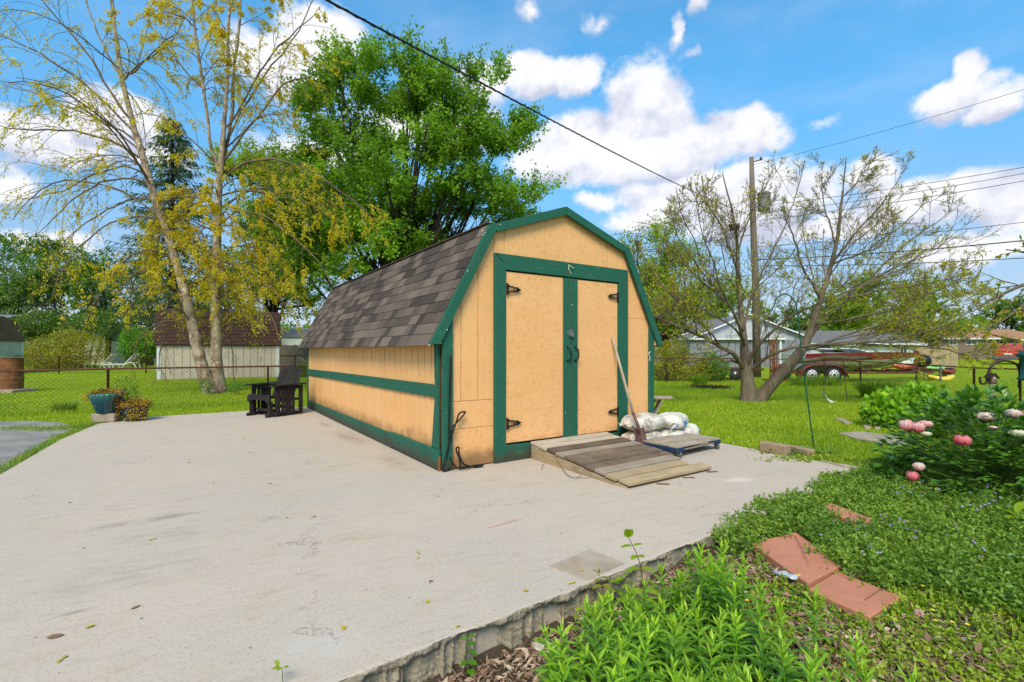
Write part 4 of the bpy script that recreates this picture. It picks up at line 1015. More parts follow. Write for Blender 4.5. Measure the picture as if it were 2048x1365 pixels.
# ------------------------------------------------------------ things on the slab and lawn
def puff(c, rad, n, L, W, up=.5, flat=1.0, shell=.5):
    d = rdir(n); d[:, 2] = np.abs(d[:, 2]) * 1.0 if flat > 0 else d[:, 2]
    rr = (rng.uniform(shell ** 3, 1, n) ** (1 / 3))[:, None]
    p = np.array(c) + d * rr * np.array(rad)
    return p, d
def potplant(name, mats, c, rad, n, parent):
    for nm, mt, fr in mats:
        k_ = int(n * fr); p, d = puff(c, rad, k_, 0, 0); p[:, 2] += rng.normal(0, .02, k_)
        V, F = leaves(p, norm(d + rdir(k_) * .9), rdir(k_, .6), rng.uniform(.018, .036, k_), rng.uniform(.010, .02, k_))
        link(nm, newmesh(nm, V, F, M[mt], attr=np.repeat(rng.random(k_), 2)), parent)
p0 = G(200, 846); tr_ = thing('stone_trough', 'rough rectangular stone block under the teal pot', 'stone block', (p0.x - .0, p0.y + .15, 0), R(12))
m_ = MB(); m_.prism([(-.20, -.13), (.20, -.13), (.20, .13), (-.20, .13)], lambda a, b: (a * .9, b * .9, 0), lambda a, b: (a, b, .16)); m_.obj('block', M['stone'], tr_, .015)
pot = thing('teal_pot', 'glazed teal ribbed pot with trailing plants standing on the stone block', 'plant pot', (p0.x, p0.y + .15, .16), 0, 'glazed plant pots by the fence')
def ribpot(prof, k, amp, nr):
    P = []
    for r0, z0 in prof:
        for j in range(k):
            a = 2 * math.pi * j / k; rr = r0 * (1 + amp * abs(math.sin(nr * a / 2)) - amp * .5); P.append((rr * math.cos(a), rr * math.sin(a), z0))
    m_ = MB(); n = len(prof); m_.add(P, [(i * k + j, i * k + (j + 1) % k, (i + 1) * k + (j + 1) % k, (i + 1) * k + j) for i in range(n - 1) for j in range(k)] + [tuple(range(k))[::-1]]); return m_
ribpot([(.14, 0), (.15, .01), (.19, .12), (.235, .26), (.255, .33), (.262, .36), (.25, .375), (.235, .365), (.225, .33), (.0, .32)], 96, .07, 20).obj('pot_body', M['glaze_teal'], pot, smooth=True)
potplant('flowers', [('trailing_leaves', 'pot_leaf', .6), ('dark_leaves', 'pot_dark', .4)], (0, 0, .34), (.30, .28, .10), 1500, pot)
for s_, zc in ((1, .22), (-1, .26)):
    k_ = 350; p = np.stack([rng.normal(s_ * .27, .035, k_), rng.normal(-.05, .08, k_), rng.uniform(.12 if s_ > 0 else .24, .38, k_)], 1)
    V, F = leaves(p, rdir(k_, -.4), rdir(k_, .3), rng.uniform(.018, .034, k_), .016); link('trailing_leaves', newmesh('trailing_leaves', V, F, M['pot_leaf' if s_ < 0 else 'pot_dark'], attr=np.repeat(rng.random(k_), 2)), pot)
p1 = G(260, 843); pot2 = thing('dark_pot', 'dark glazed pot overflowing with yellow and red foliage on the slab', 'plant pot', (p1.x, p1.y + .12, 0), 0, 'glazed plant pots by the fence')
ribpot([(.15, 0), (.16, .01), (.19, .1), (.22, .24), (.235, .30), (.225, .31), (.2, .29), (0, .28)], 96, .05, 16).obj('pot_body', M['glaze_dark'], pot2, smooth=True)
potplant('flowers', [('trailing_leaves', 'pot_leaf', .6), ('dark_leaves', 'pot_dark', .4)], (0, 0, .29), (.30, .28, .12), 1700, pot2)
for s_ in (1, -1):
    k_ = 700; a_ = rng.uniform(-2.8, .0, k_) if s_ > 0 else rng.uniform(-3.6, -2.6, k_)
    p = np.stack([np.cos(a_) * .26, np.sin(a_) * .26, rng.uniform(.05, .38, k_) if s_ > 0 else rng.uniform(.12, .36, k_)], 1) + rng.normal(0, .02, (k_, 3))
    keep = (p[:, 0] > .02) | (p[:, 0] < -.17) | (p[:, 2] > .27)
    p = p[keep]; k_ = len(p)
    V, F = leaves(p, rdir(k_, -.4), rdir(k_, .3), rng.uniform(.018, .036, k_), .018); link('trailing_leaves', newmesh('trailing_leaves', V, F, M['pot_leaf' if s_ > 0 else 'pot_dark'], attr=np.repeat(rng.random(k_), 2)), pot2)

# barrel
pb = G(4, 786, -.03); bl = thing('burn_barrel', 'rusty steel barrel standing on a concrete block on the left lawn', 'barrel', (pb.x, pb.y + .3, .07))
ribs = [(.285, 0)]; 
for i in range(40):
    z_ = i / 39 * 1.0; ribs.append((.285 + (.014 if abs(z_ - .33) < .03 or abs(z_ - .66) < .03 else 0), z_ + .001))
ribs += [(.297, 1.0), (.297, 1.02), (.27, 1.02), (.27, .2)]
m_ = MB(); m_.lathe(ribs, 32); m_.obj('barrel_body', M['rust2'], bl, smooth=True)
m_ = MB(); m_.box(-.42, .42, -.42, .42, 0, .13); o_ = m_.obj('concrete_block', M['stone'], None, .02, loc=(pb.x + .02, pb.y + .3, -.06)); tag(o_, 'weathered concrete block under the rusty barrel', 'concrete block')

# landscaping blocks on the slab edge
def block(px0, py0, px1, py1, label, h_, wd, mat='timber_block'):
    a, b = G(px0, py0, .0), G(px1, py1, .0); d = (b - a); L = d.length; n = Vector((-d.y, d.x, 0)).normalized()
    o_ = MB(); o_.box(0, L, 0, wd, 0, h_); o = o_.obj('edging_block', M[mat], None, .012, loc=tuple(a), rz=math.atan2(d.y, d.x)); tag(o, label, 'edging block', 'tan edging blocks along the slab'); return o
block(1518, 903, 1570, 913, 'longer tan edging block at the lawn side of the slab', .13, .14)
block(1577, 905, 1616, 915, 'shorter tan edging block half hidden by ivy near the green pole', .09, .12)
def flat_stone(name, pts, z, h_, label, cat, mat='stone', group=None):
    P = [G(a, b, z + h_) for a, b in pts]; c = sum(P, Vector()) / len(P)
    m_ = MB(); m_.prism([(p.x - c.x, p.y - c.y) for p in P], lambda a, b: (a, b, 0), lambda a, b: (a, b, h_)); o = m_.obj(name, M[mat], None, .01, loc=(c.x, c.y, z)); return tag(o, label, cat, group)
flat_stone('lawn_slab', [(1676, 866), (1720, 862), (1800, 873), (1822, 885), (1790, 890), (1712, 876)], -.05, .055, 'long pale grey stone slab lying in the lawn below the broad leaved bush', 'stone slab')
for i, (pts, lb) in enumerate((([(1668, 835), (1690, 838), (1706, 845), (1690, 846)], 'flat brown stone at the left of the broad leaved bush'), ([(1726, 848), (1744, 849), (1740, 856), (1728, 855)], 'small pale stone in front of the broad leaved bush'), ([(1748, 849), (1762, 850), (1760, 857), (1750, 857)], 'small grey rounded stone under the broad leaved bush'))):
    flat_stone('garden_stone', pts, -.04, .05, lb, 'stone', 'stone', 'stones edging the bush bed')
for (p_, q_, lb) in (((1640, 920), (1692, 934), 'thin pale strip of edging buried at the slab corner'), ((1694, 933), (1742, 941), 'second thin buried edging strip nearest the ivy')):
    a, b = G(*p_, .01), G(*q_, .01); m_ = MB(); m_.beam(a - a, b - a, .05, .05); o_ = m_.obj('edging_strip', M['stone'], None, .006, loc=(a.x, a.y, -.012)); tag(o_, lb, 'edging', 'buried edging strips')
# red pavers
PAV = []
def paver(pts, z, h_, label):
    P = [G(a, b, z) for a, b in pts]; PAV.append(np.array([(p.x, p.y) for p in P])); c = sum(P, Vector()) / len(P); m_ = MB()
    m_.prism([(p.x - c.x, p.y - c.y) for p in P], lambda a, b: (a, b, -h_), lambda a, b: (a, b, 0)); o = m_.obj('paver', M['paver'], None, .006, loc=(c.x, c.y, z)); return tag(o, label, 'paver', 'red pavers in the planting bed')
PV = [paver([(1500, 1086), (1616, 1166), (1682, 1131), (1592, 1064)], .0, .052, 'thick red paver propped on another beside the ivy'),
      paver([(1616, 1178), (1740, 1234), (1802, 1192), (1674, 1143)], -.015, .05, 'red paver lying flat among weeds in front of the propped one'),
      paver([(1637, 1018), (1700, 1042), (1745, 1046), (1744, 1036), (1660, 1006)], .05, .06, 'red paver mostly buried in ivy behind the others'),
      paver([(1490, 1090), (1612, 1186), (1640, 1168), (1560, 1090)], -.062, .05, 'red paver lying underneath the propped one')]
m_ = MB(); r2 = random.Random(3)
for i in range(9):
    pass
# crushed clear bottle under the paver
P = []; pc = G(1572, 1160, -.05)
m_.lathe([(.010, 0), (.012, .02), (.026, .05), (.030, .10), (.024, .13), (.031, .16), (.028, .19), (.012, .2)], 12)
m_.v = [(a + .006 * math.sin(c * 60 + b * 90), b * .55 + .005 * math.sin(c * 80), c) for a, b, c in m_.v]
o_ = m_.obj('crushed_bottle', M['clear_plastic'], None, smooth=False); o_.location = pc + Vector((-.02, .12, .0)); o_.rotation_euler = (R(78), 0, R(12)); tag(o_, 'crushed clear plastic bottle lying beside the red pavers', 'bottle')

# bench end poking out behind the shed
bn = thing('picnic_bench', 'weathered grey picnic bench end poking out behind the shed', 'bench', tuple(G(1322, 838, -.03)), R(-8))
m_ = MB(); m_.box(-1.3, .22, -.06, .10, .40, .437); m_.obj('plank', M['grey_wood_x'], bn, .004); m_ = MB(); m_.box(-1.3, .24, .115, .28, .40, .437); m_.obj('plank', M['grey_wood_x'], bn, .004)
m_ = MB(); m_.beam((-.1, -.08, .365), (-.1, .32, .365), .04, .07); m_.obj('crosspiece', M['brown_wood_y'], bn)
for y_ in (-.02, .25):
    m_ = MB(); m_.beam((-.16, y_, .0), (.02, y_, .36), .09, .04); m_.obj('leg', M['grey_wood_z'], bn, .004)
# tall green hook
ph = G(1628, 897, -.03); hk = thing('green_hook_pole', 'tall thin green metal garden hook standing bare in the lawn', 'garden hook', tuple(ph))
zt = lambda py, Y=ph.y: CAM_H - (py - HZ) / FPX * Y - ph.z
xo = lambda px, Y=ph.y: (px - 1024) / FPX * Y - ph.x
m_ = MB(); m_.tube(smooth_pts([(0, 0, 0), (xo(1615), 0, zt(800)), (xo(1605), 0, zt(720)), (xo(1594), 0, zt(620)), (xo(1588), 0, zt(602)), (xo(1578), 0, zt(591)), (xo(1566), 0, zt(589)), (xo(1553), 0, zt(597)), (xo(1548), 0, zt(612)), (xo(1542), 0, zt(622)), (xo(1534), 0, zt(618))], 5), .0095, 8); m_.obj('hook_rod', M['green_metal'], hk, smooth=True)
# brown hook with bird house, and teal feeder beyond it
pf = G(2040, 850, -.05); Yh = 6.6
hb = thing('shepherd_hook', 'rusty brown double curved garden hook above the peonies', 'garden hook', ((2042 - 1024) / FPX * Yh, Yh, -.05))
X = lambda px: (px - 2042) / FPX * Yh
Z = lambda py: CAM_H - (py - HZ) / FPX * Yh + .05
m_ = MB(); m_.tube([(0, 0, 0), (X(2040), 0, Z(760)), (X(2041), 0, Z(700))], .014, 8); m_.obj('hook_rod', M['brown_metal'], hb, smooth=True)
m_ = MB(); m_.tube(smooth_pts([(X(2038), 0, Z(775)), (X(2038), -.01, Z(745)), (X(2032), -.01, Z(730)), (X(2020), -.01, Z(724)), (X(2004), -.01, Z(722)), (X(1990), -.01, Z(726)), (X(1978), -.01, Z(738)), (X(1974), -.01, Z(755)), (X(1970), -.01, Z(766)), (X(1963), -.01, Z(768)), (X(1959), -.01, Z(763)), (X(1959), -.01, Z(754))], 5), .015, 8); m_.obj('hook_arm', M['brown_metal'], hb, smooth=True)
bh = thing('bird_house', 'small dark brown wooden bird house hanging from the rusty garden hook', 'bird house', ((1983 - 1024) / FPX * (Yh - .03), Yh - .03, CAM_H - (767 - HZ) / FPX * (Yh - .03)))
m_ = MB(); m_.prism([(-.042, 0), (.042, 0), (.042, .078), (0, .125), (-.042, .078)], lambda a, b: (a, -.04, b), lambda a, b: (a, .04, b)); bo = m_.obj('box', M['brown_wood_z'], bh, .002)
m_ = MB(); m_.beam((-.062, 0, .070), (.002, 0, .135), .11, .008); m_.beam((.062, 0, .070), (-.002, 0, .135), .11, .008); m_.obj('roof', M['brown_metal'], bh)
m_ = MB(); m_.box(-.055, .055, -.055, .055, -.008, 0); m_.obj('base', M['brown_metal'], bh)
m_ = MB(); m_.lathe([(.011, 0), (.011, .003)], 12, (-.002, -.044, .075), 'y'); m_.lathe([(.006, 0), (.006, .003)], 8, (-.018, -.044, .045), 'y'); m_.lathe([(.006, 0), (.006, .003)], 8, (.018, -.044, .045), 'y'); m_.obj('entrance_hole', M['white_plastic'], bh)
m_ = MB(); m_.tube([(0, 0, .13), (-.01, 0, .20), (-.02, 0, .245)], .003, 5); m_.obj('hanger', M['brown_metal'], bh)
fd = thing('bird_feeder', 'teal plastic bird feeder on the post at the far right edge', 'bird feeder', ((2058 - 1024) / FPX * 6.5, 6.5, .93))
m_ = MB(); m_.lathe([(.02, 0), (.11, .01), (.12, .04), (.085, .06), (.08, .30), (.13, .34), (.13, .36), (.02, .44)], 20); m_.obj('feeder_body', M['teal_feeder'], fd, smooth=True)
m_ = MB(); m_.tube([(0, 0, 0), (0, 0, -.98)], .016, 8); m_.obj('post', M['brown_metal'], fd)
m_ = MB(); m_.tube([(0, 0, -1.0), (0, 0, -.3)], .05, 10)
wp = G(1984, 795, -.03); o_ = MB(); o_.lathe([(.07, 0), (.07, .5), (.06, .52)], 12); o_ = o_.obj('pipe_stub', M['stone'], None, loc=tuple(wp)); tag(o_, 'short pale pipe stub standing in the grass by the fence under the bird house', 'pipe')

# ------------------------------------------------------------ chain link fences
def chain_fence(label, pts, posts, rail_r=.021, d=.085, wire_r=.0022, mat='rust', wmat='rust_wire', group=None, cat='fence'):
    """pts: (x, y, z bottom, z top)"""
    root = thing('chain_link_fence', label, cat, (pts[0][0], pts[0][1], 0), 0, group); o0 = np.array([pts[0][0], pts[0][1], 0])
    m_ = MB(); m_.tube([Vector((p[0], p[1], p[3])) - Vector(o0) for p in pts], rail_r, 8); m_.obj('top_rail', M[mat], root, smooth=True)
    a = []
    for p, q in zip(pts[:-1], pts[1:]):
        A_, B_ = np.array(p[:2]), np.array(q[:2]); L = np.linalg.norm(B_ - A_); H = (p[3] + q[3] - p[2] - q[2]) / 2 - .02
        z0 = lambda s_: p[2] + (q[2] - p[2]) * s_ / L
        for s0 in np.arange(-H, L, d):
            for sgn in (1, -1):
                sa, sb = s0, s0 + H; za, zb_ = (0, H) if sgn > 0 else (H, 0)
                if sa < 0: t = -sa / H; za = za + (zb_ - za) * t; sa = 0
                if sb > L: t = (sb - L) / (H if sa > 0 or s0 >= 0 else sb - 0); sb2 = L; zb_ = za + (zb_ - za) * (sb2 - sa) / (sb - sa); sb = sb2
                if sb - sa < .02: continue
                pa = A_ + (B_ - A_) * sa / L; pb_ = A_ + (B_ - A_) * sb / L
                a.append([[*pa, z0(sa) + za], [*pb_, z0(sb) + zb_]])
    a = np.array(a) - o0; V, Q = tubes(a, np.full(a.shape[:2], wire_r), 3); link('wire_mesh', newmesh('wire_mesh', V, Q, M[wmat]), root)
    for (x_, y_, zb_, zt_, r0) in posts:
        m_ = MB(); m_.lathe([(r0, zb_ - .1), (r0, zt_), (r0 * 1.25, zt_ + .005), (r0 * 1.25, zt_ + .04), (r0 * .4, zt_ + .06)], 12, (x_ - o0[0], y_ - o0[1], 0)); m_.obj('post', M[mat], root, smooth=True)
    return root
def lerp(a, b, t): return a + (b - a) * t
# front left fence
fa, fb_ = np.array((-12.2, 8.75)), np.array((-.5, 15.65))
def fpt(px):      # where the fence line crosses a column
    t = (px - 1024) / FPX; d_ = fb_ - fa; s_ = (t * fa[1] - fa[0]) / (d_[0] - t * d_[1]); return fa + d_ * s_
L0, L1 = fpt(-60), fpt(640)
ptf = [(*L0, -.03, .915), (*fpt(216), -.03, .93), (*fpt(536), -.03, .93), (*fb_, -.03, .95)]
chain_fence('rusty chain link fence running behind the pots and the dark chair', ptf, [(*fpt(216), 0, .90, .027), (*fpt(536), 0, .90, .024), (*fpt(-50), 0, .9, .03), (*fb_, 0, .9, .03)])
pz = A(20, 712, 27); pq = A(640, 712, 27.5)
chain_fence('thin brown chain link fence far behind the barrel and the birch', [(-32, 26.5, .05, 1.03), (pz.x, 27, .06, 1.02), (*A(118, 713, 27).xy, .06, 1.0), (*A(292, 713, 27).xy, .06, 1.0), (pq.x, 27.5, .06, 1.0)],
            [(*A(118, 713, 27).xy, 0, .97, .035), (*A(292, 713, 27).xy, 0, .97, .035), (pz.x, 27, 0, .97, .03), (*A(590, 712, 27.4).xy, 0, .97, .03)], .02, .11, .0028)
Rr = [A(1225, 718, 20.5), A(1500, 717, 20), A(1721, 723, 18.6), A(1948, 736, 13.8), A(2140, 742, 11.4)]
ptr = [(p.x, p.y, .0 - .03, p.z) for p in Rr]
chain_fence('rusty chain link fence along the right lawn in front of the boat', ptr, [(*A(1333, 718, 20.4).xy, 0, A(1333, 718, 20.4).z - .03, .03), (*A(1500, 717, 20).xy, 0, Rr[1].z - .03, .028), (Rr[2].x, Rr[2].y, 0, Rr[2].z - .03, .028), (Rr[3].x, Rr[3].y, 0, Rr[3].z - .0, .030), (*A(1833, 730, 16.0).xy, 0, .85, .028)], .02, .10, .0022)

# ------------------------------------------------------------ swing
sw = thing('swing_seat', 'white sling swing seat hanging on two chains from the low limb', 'swing', tuple(A(1672, 800, 12.6)))
X = lambda px, Y=12.6: (px - 1672) / FPX * Y
Z = lambda py, Y=12.6: -(py - 800) / FPX * Y
m_ = MB(); P = smooth_pts([(X(1648), 0, Z(789)), (X(1652), 0, Z(797)), (X(1660), 0, Z(803)), (X(1670), 0, Z(808)), (X(1680), -.02, Z(810))], 4)
for i in range(len(P) - 1):
    a_, b_ = P[i], P[i + 1]; n_ = Vector((0, .08, .02)); up = Vector((0, 0, .02)); m_.add([a_ - n_, b_ - n_, b_ + n_ + up * 2, a_ + n_ + up * 2, a_ - n_ - up, b_ - n_ - up, b_ + n_ + up, a_ + n_ + up], [(0, 1, 2, 3), (7, 6, 5, 4), (0, 4, 5, 1), (3, 2, 6, 7), (0, 3, 7, 4), (1, 5, 6, 2)])
m_.obj('sling', M['white_plastic'], sw)
for (xa, ya, xb, yb) in ((1653, 718, 1648, 789), (1691, 718, 1694, 803)):
    m_ = MB(); a_, b_ = Vector((X(xa), .1, Z(ya))), Vector((X(xb), 0, Z(yb))); n_ = 44
    for i in range(n_):
        c = a_.lerp(b_, (i + .5) / n_); h_ = (b_ - a_).length / n_; m_.beam(c - Vector((0, 0, h_ * .62)), c + Vector((0, 0, h_ * .62)), .022 if i % 2 else .007, .007 if i % 2 else .022)
    m_.tube([a_ + Vector((0, 0, .12)), a_], .008, 5); m_.obj('chain', M['rust_wire'], sw)
m_ = MB(); m_.tube([(X(1680), 0, Z(810)), (X(1694), 0, Z(803))], .008, 5); m_.obj('chain_link', M['rust_wire'], sw)
# ------------------------------------------------------------ neighbouring sheds, houses and fences
def gh(x, y): return float(gz(x, y))
def side_shed(label, px0, px1, pybase, pyeave, pytop, Y, depth, wallmat, roofmat, name='neighbour_shed', lean=.28, boards=True, knee=.78, Y1=None):
    Y1 = Y1 or Y; a, b = A(px0, pybase, Y), A(px1, pybase, Y1); z0 = gh(a.x, Y) - .02; W = math.hypot(b.x - a.x, b.y - a.y)
    ze = A(px0, pyeave, Y).z - z0; zt_ = A(px0, pytop, Y).z - z0
    r = thing(name, label, 'shed', (a.x, Y, z0), math.atan2(b.y - a.y, b.x - a.x)); 
    m_ = MB(); m_.box(.02, W - .02, .02, depth, 0, ze); m_.obj('wall_core', M['brown_wood_z'], r)
    if boards:
        n = int(W / .3); dx = W / n
        for i in range(n):
            m_ = MB(); m_.box(i * dx + .008, (i + 1) * dx - .008, -.012, .02, .02, ze); m_.obj('siding_board', M[wallmat], r)
    else:
        m_ = MB(); m_.box(0, W, 0, depth, 0, ze); m_.obj('wall', M[wallmat], r)
    m_ = MB(); m_.box(-.03, .12, -.035, -.013, 0, ze - .02); m_.obj('corner_trim', M['white_paint'], r); m_ = MB(); m_.box(W - .12, W + .03, -.035, -.013, 0, ze - .02); m_.obj('corner_trim', M['white_paint'], r)
    zk = ze + (zt_ - ze) * knee
    def slope_courses(p0, p1, n, nm):
        for i in range(n):
            q = [p0[k_] + (p1[k_] - p0[k_]) * i / n for k_ in (0, 1)]; q2 = [p0[k_] + (p1[k_] - p0[k_]) * (i + 1) / n for k_ in (0, 1)]
            m_ = MB(); m_.add([(-.12, q[0] - .02, q[1]), (W + .12, q[0] - .02, q[1]), (W + .12, q2[0], q2[1]), (-.12, q2[0], q2[1]), (-.12, q[0] + .05, q[1] - .05), (W + .12, q[0] + .05, q[1] - .05), (W + .12, q2[0] + .06, q2[1] - .05), (-.12, q2[0] + .06, q2[1] - .05)],
                              [(0, 1, 2, 3), (7, 6, 5, 4), (0, 4, 5, 1), (1, 5, 6, 2), (2, 6, 7, 3), (3, 7, 4, 0)]); m_.obj(nm, M[roofmat], r)
    slope_courses((-.12, ze - .03), (depth * .17, zk), 8, 'shingle_course')
    slope_courses((depth * .17, zk), (depth * .5, zt_), 4, 'shingle_course')
    m_ = MB(); m_.prism([(depth * .17, zk), (depth * .5, zt_ - .02), (depth * .83, zk), (depth, ze), (.0, ze)], lambda y_, z_: (.0, y_, z_), lambda y_, z_: (W, y_, z_)); m_.obj('gable', M[wallmat], r)
    return r
side_shed('beige neighbour shed with dark brown gambrel roof behind the birch', 315, 557, 762, 688, 613, 21.8, 2.6, 'beige', 'brown_roof', Y1=24.2)
side_shed('dark roofed shed half hidden between the round green bush and the loungers', 215, 318, 700, 680, 647, 42, 3, 'cream_siding', 'dark_roof', boards=False, Y1=48)
side_shed('low white building with grey roof behind the wooden privacy fence', 556, 650, 712, 674, 654, 40, 6, 'white_siding', 'grey_roof', boards=False, name='white_outbuilding')
# gable end shed at the far left
a = A(-60, 740, 24.5); b = A(46, 740, 27.5); W = math.hypot(b.x - a.x, b.y - a.y)
r = thing('neighbour_shed', 'pale sage shed with brown gambrel gable at the far left edge', 'shed', (a.x, 24.5, gh(a.x, 26)), math.atan2(b.y - a.y, b.x - a.x))
z_ = lambda py: CAM_H - (py - HZ) / FPX * 26 - gh(a.x, 26)
m_ = MB(); m_.box(0, W, 0, 3, 0, z_(682)); m_.obj('wall', M['sage'], r)
m_ = MB(); m_.prism([(-.1, z_(683)), (W + .05, z_(683)), (W - .45, z_(642)), (W - 1.3, z_(632)), (.3, z_(642))], lambda x_, q: (x_, -.06, q), lambda x_, q: (x_, 3.1, q)); m_.obj('gable', M['faded_brown_roof'], r)
for k_ in range(3):
    m_ = MB(); m_.box(W - .1, W, -.02, -.001, 0, z_(683)); 
m_.obj('corner_trim', M['white_paint'], r)
def house(label, px0, px1, Y, depth, pye, pyapex, wall, roof, facing='side', name='house', pxapex=None, fascia='white_paint', wins=(), cat='house', over=.4, clap=False, group=None, Y1=None):
    """facing side: eave towards the camera; gable: gable end towards the camera"""
    Y1 = Y1 or Y; a, b = A(px0, HZ, Y), A(px1, HZ, Y1); z0 = gh(a.x, Y) - .1; W = math.hypot(b.x - a.x, b.y - a.y); zz = lambda py: CAM_H - (py - HZ) / FPX * Y - z0
    r = thing(name, label, cat, (a.x, Y, z0), math.atan2(b.y - a.y, b.x - a.x), group); ze, zt_ = zz(pye), zz(pyapex)
    if facing == 'side':
        m_ = MB(); m_.box(0, W, 0, depth, 0, ze); m_.prism([(0, ze), (depth, ze), (depth / 2, zt_ - .12)], lambda y_, q: (0, y_, q), lambda y_, q: (W, y_, q)); m_.obj('wall', M[wall], r)
        n = 10
        for i in range(n):
            t0, t1 = i / n, (i + 1) / n; y0 = -over + (depth / 2 + over) * t0; y1 = -over + (depth / 2 + over) * t1; q0 = ze + (zt_ - ze) * t0; q1 = ze + (zt_ - ze) * t1
            m_ = MB(); m_.add([(-over, y0 - .02, q0 + .03), (W + over, y0 - .02, q0 + .03), (W + over, y1, q1 + .01), (-over, y1, q1 + .01), (-over, y0, q0 - .06), (W + over, y0, q0 - .06), (W + over, y1, q1 - .08), (-over, y1, q1 - .08)],
                              [(0, 1, 2, 3), (7, 6, 5, 4), (0, 4, 5, 1), (1, 5, 6, 2), (2, 6, 7, 3), (3, 7, 4, 0)]); m_.obj('shingle_course', M[roof], r)
        m_ = MB(); m_.add([(-over, depth / 2, zt_), (W + over, depth / 2, zt_), (W + over, depth + over, ze), (-over, depth + over, ze)], [(0, 1, 2, 3)]); m_.obj('rear_roof', M[roof], r)
        m_ = MB(); m_.box(-over, W + over, -over - .05, -over - .02, ze - .14, ze + .04); m_.obj('fascia', M[fascia], r)
    else:
        xa = W * (pxapex - px0) / (px1 - px0)
        if clap:
            m_ = MB(); m_.box(.02, W - .02, .03, depth, 0, ze); m_.prism([(0.02, ze), (W - .02, ze), (xa, zt_ - .1)], lambda x_, q: (x_, .03, q), lambda x_, q: (x_, depth, q)); m_.obj('wall_core', M['brown_wood_z'], r)
            q = 0.0
            while q < zt_ - .2:
                f = max(0, (q - ze) / (zt_ - ze)); f1 = max(0, (q + .17 - ze) / (zt_ - ze))
                m_ = MB(); m_.add([(xa * f, -.0, q), (W - (W - xa) * f, -.0, q), (W - (W - xa) * f1, .02, q + .18), (xa * f1, .02, q + .18)], [(0, 1, 2, 3)]); q += .18
                o_ = m_.obj('clapboard', M[wall], r); so = o_.modifiers.new('s', 'SOLIDIFY'); so.thickness = .015
        else:
            m_ = MB(); m_.box(0, W, 0, depth, 0, ze); m_.prism([(0, ze), (W, ze), (xa, zt_ - .1)], lambda x_, q: (x_, 0, q), lambda x_, q: (x_, depth, q)); m_.obj('wall', M[wall], r)
        for s_, (xa_, xb_) in enumerate(((-over, xa), (W + over, xa))):
            zl = ze - over * (zt_ - ze) / (xa if s_ == 0 else W - xa)
            m_ = MB(); m_.add([(xa_, -.35, zl), (xb_, -.35, zt_), (xb_, depth + .3, zt_), (xa_, depth + .3, zl), (xa_, -.35, zl - .1), (xb_, -.35, zt_ - .1), (xb_, depth + .3, zt_ - .1), (xa_, depth + .3, zl - .1)],
                              [(0, 1, 2, 3), (7, 6, 5, 4), (0, 4, 5, 1), (1, 5, 6, 2), (2, 6, 7, 3), (3, 7, 4, 0)]); m_.obj('roof', M[roof], r)
            m_ = MB(); m_.beam((xa_, -.37, zl - .06), (xb_, -.37, zt_ - .06), .03, .10); m_.obj('rake_board', M[fascia], r)
    for (x0, x1, y0, y1) in wins:
        u0, u1 = A(x0, HZ, Y).x - a.x, A(x1, HZ, Y).x - a.x; q1, q0 = zz(y0), zz(y1)
        m_ = MB(); f = .07
        for bx in ((u0 - f, u1 + f, q1, q1 + f), (u0 - f, u1 + f, q0 - f, q0), (u0 - f, u0, q0, q1), (u1, u1 + f, q0, q1), ((u0 + u1) / 2 - .02, (u0 + u1) / 2 + .02, q0, q1)): m_.box(bx[0], bx[1], -.06, -.005, bx[2], bx[3])
        wn = m_.obj('window', M['white_paint'], r); m_ = MB(); m_.box(u0, u1, -.03, -.002, q0, q1); m_.obj('pane', M['glass'], wn)
    return r
house('pale house with cream siding gable peeping out at the far left', -70, 88, 34, 8, 655, 623, 'cream_siding', 'grey_roof', 'gable', pxapex=15, clap=True, Y1=40)
gar = house('light grey gabled garage behind the spreading tree', 1392, 1606, 38, 9, 671, 628, 'grey_light', 'grey_roof', 'gable', name='garage', pxapex=1494, cat='garage', over=.5)
a = A(1380, HZ, 35.5); b = A(1622, HZ, 35.5); W = b.x - a.x; z0 = gh(a.x, 35.5) - .05
ln = thing('carport_wall', 'blue grey vertical panel wall with white fascia in front of the grey garage', 'outbuilding', (a.x, 35.5, z0))
zz = lambda py: CAM_H - (py - HZ) / FPX * 35.5 - z0
n = 16
for i in range(n):
    m_ = MB(); m_.box(i * W / n + .02, (i + 1) * W / n - .02, 0, .05, 0, zz(680)); m_.obj('siding_panel', M['grey_siding'], ln)
m_ = MB(); m_.box(.0, W, .051, 1.9, 0, zz(680)); m_.obj('wall_core', M['grey_siding'], ln)
m_ = MB(); m_.box(-.2, W * .78, -.25, 1.9, zz(680) + .002, zz(677)); m_.obj('fascia', M['white_paint'], ln)
m_ = MB(); m_.box(W * .735, W * .75, -.12, -.02, 0, zz(676)); m_.obj('downspout', M['white_paint'], ln)
house('low grey house with a dark two pane window left of the garage', 1342, 1384, 42, 9, 668, 648, 'grey_light', 'grey_roof', 'side', wins=[(1363, 1383, 675, 691)])
house('long white house behind the moored boat trailer', 1612, 1836, 40, 9, 688, 658, 'white_siding', 'grey_roof', 'side', wins=[(1800, 1812, 692, 708), (1640, 1660, 690, 706)])
house('single storey brown brick house with orange tan roof behind the red car', 1878, 2034, 62, 9, 677, 654, 'brick', 'orange_roof', 'side', wins=[(1932, 1953, 681, 689), (1987, 2010, 681, 689), (1898, 1912, 681, 690)])
house('taupe sided gabled house wing at the right edge behind the red car', 2036, 2110, 60, 12, 680, 655, 'brick', 'orange_roof', 'side', wins=[(2045, 2056, 681, 695)])
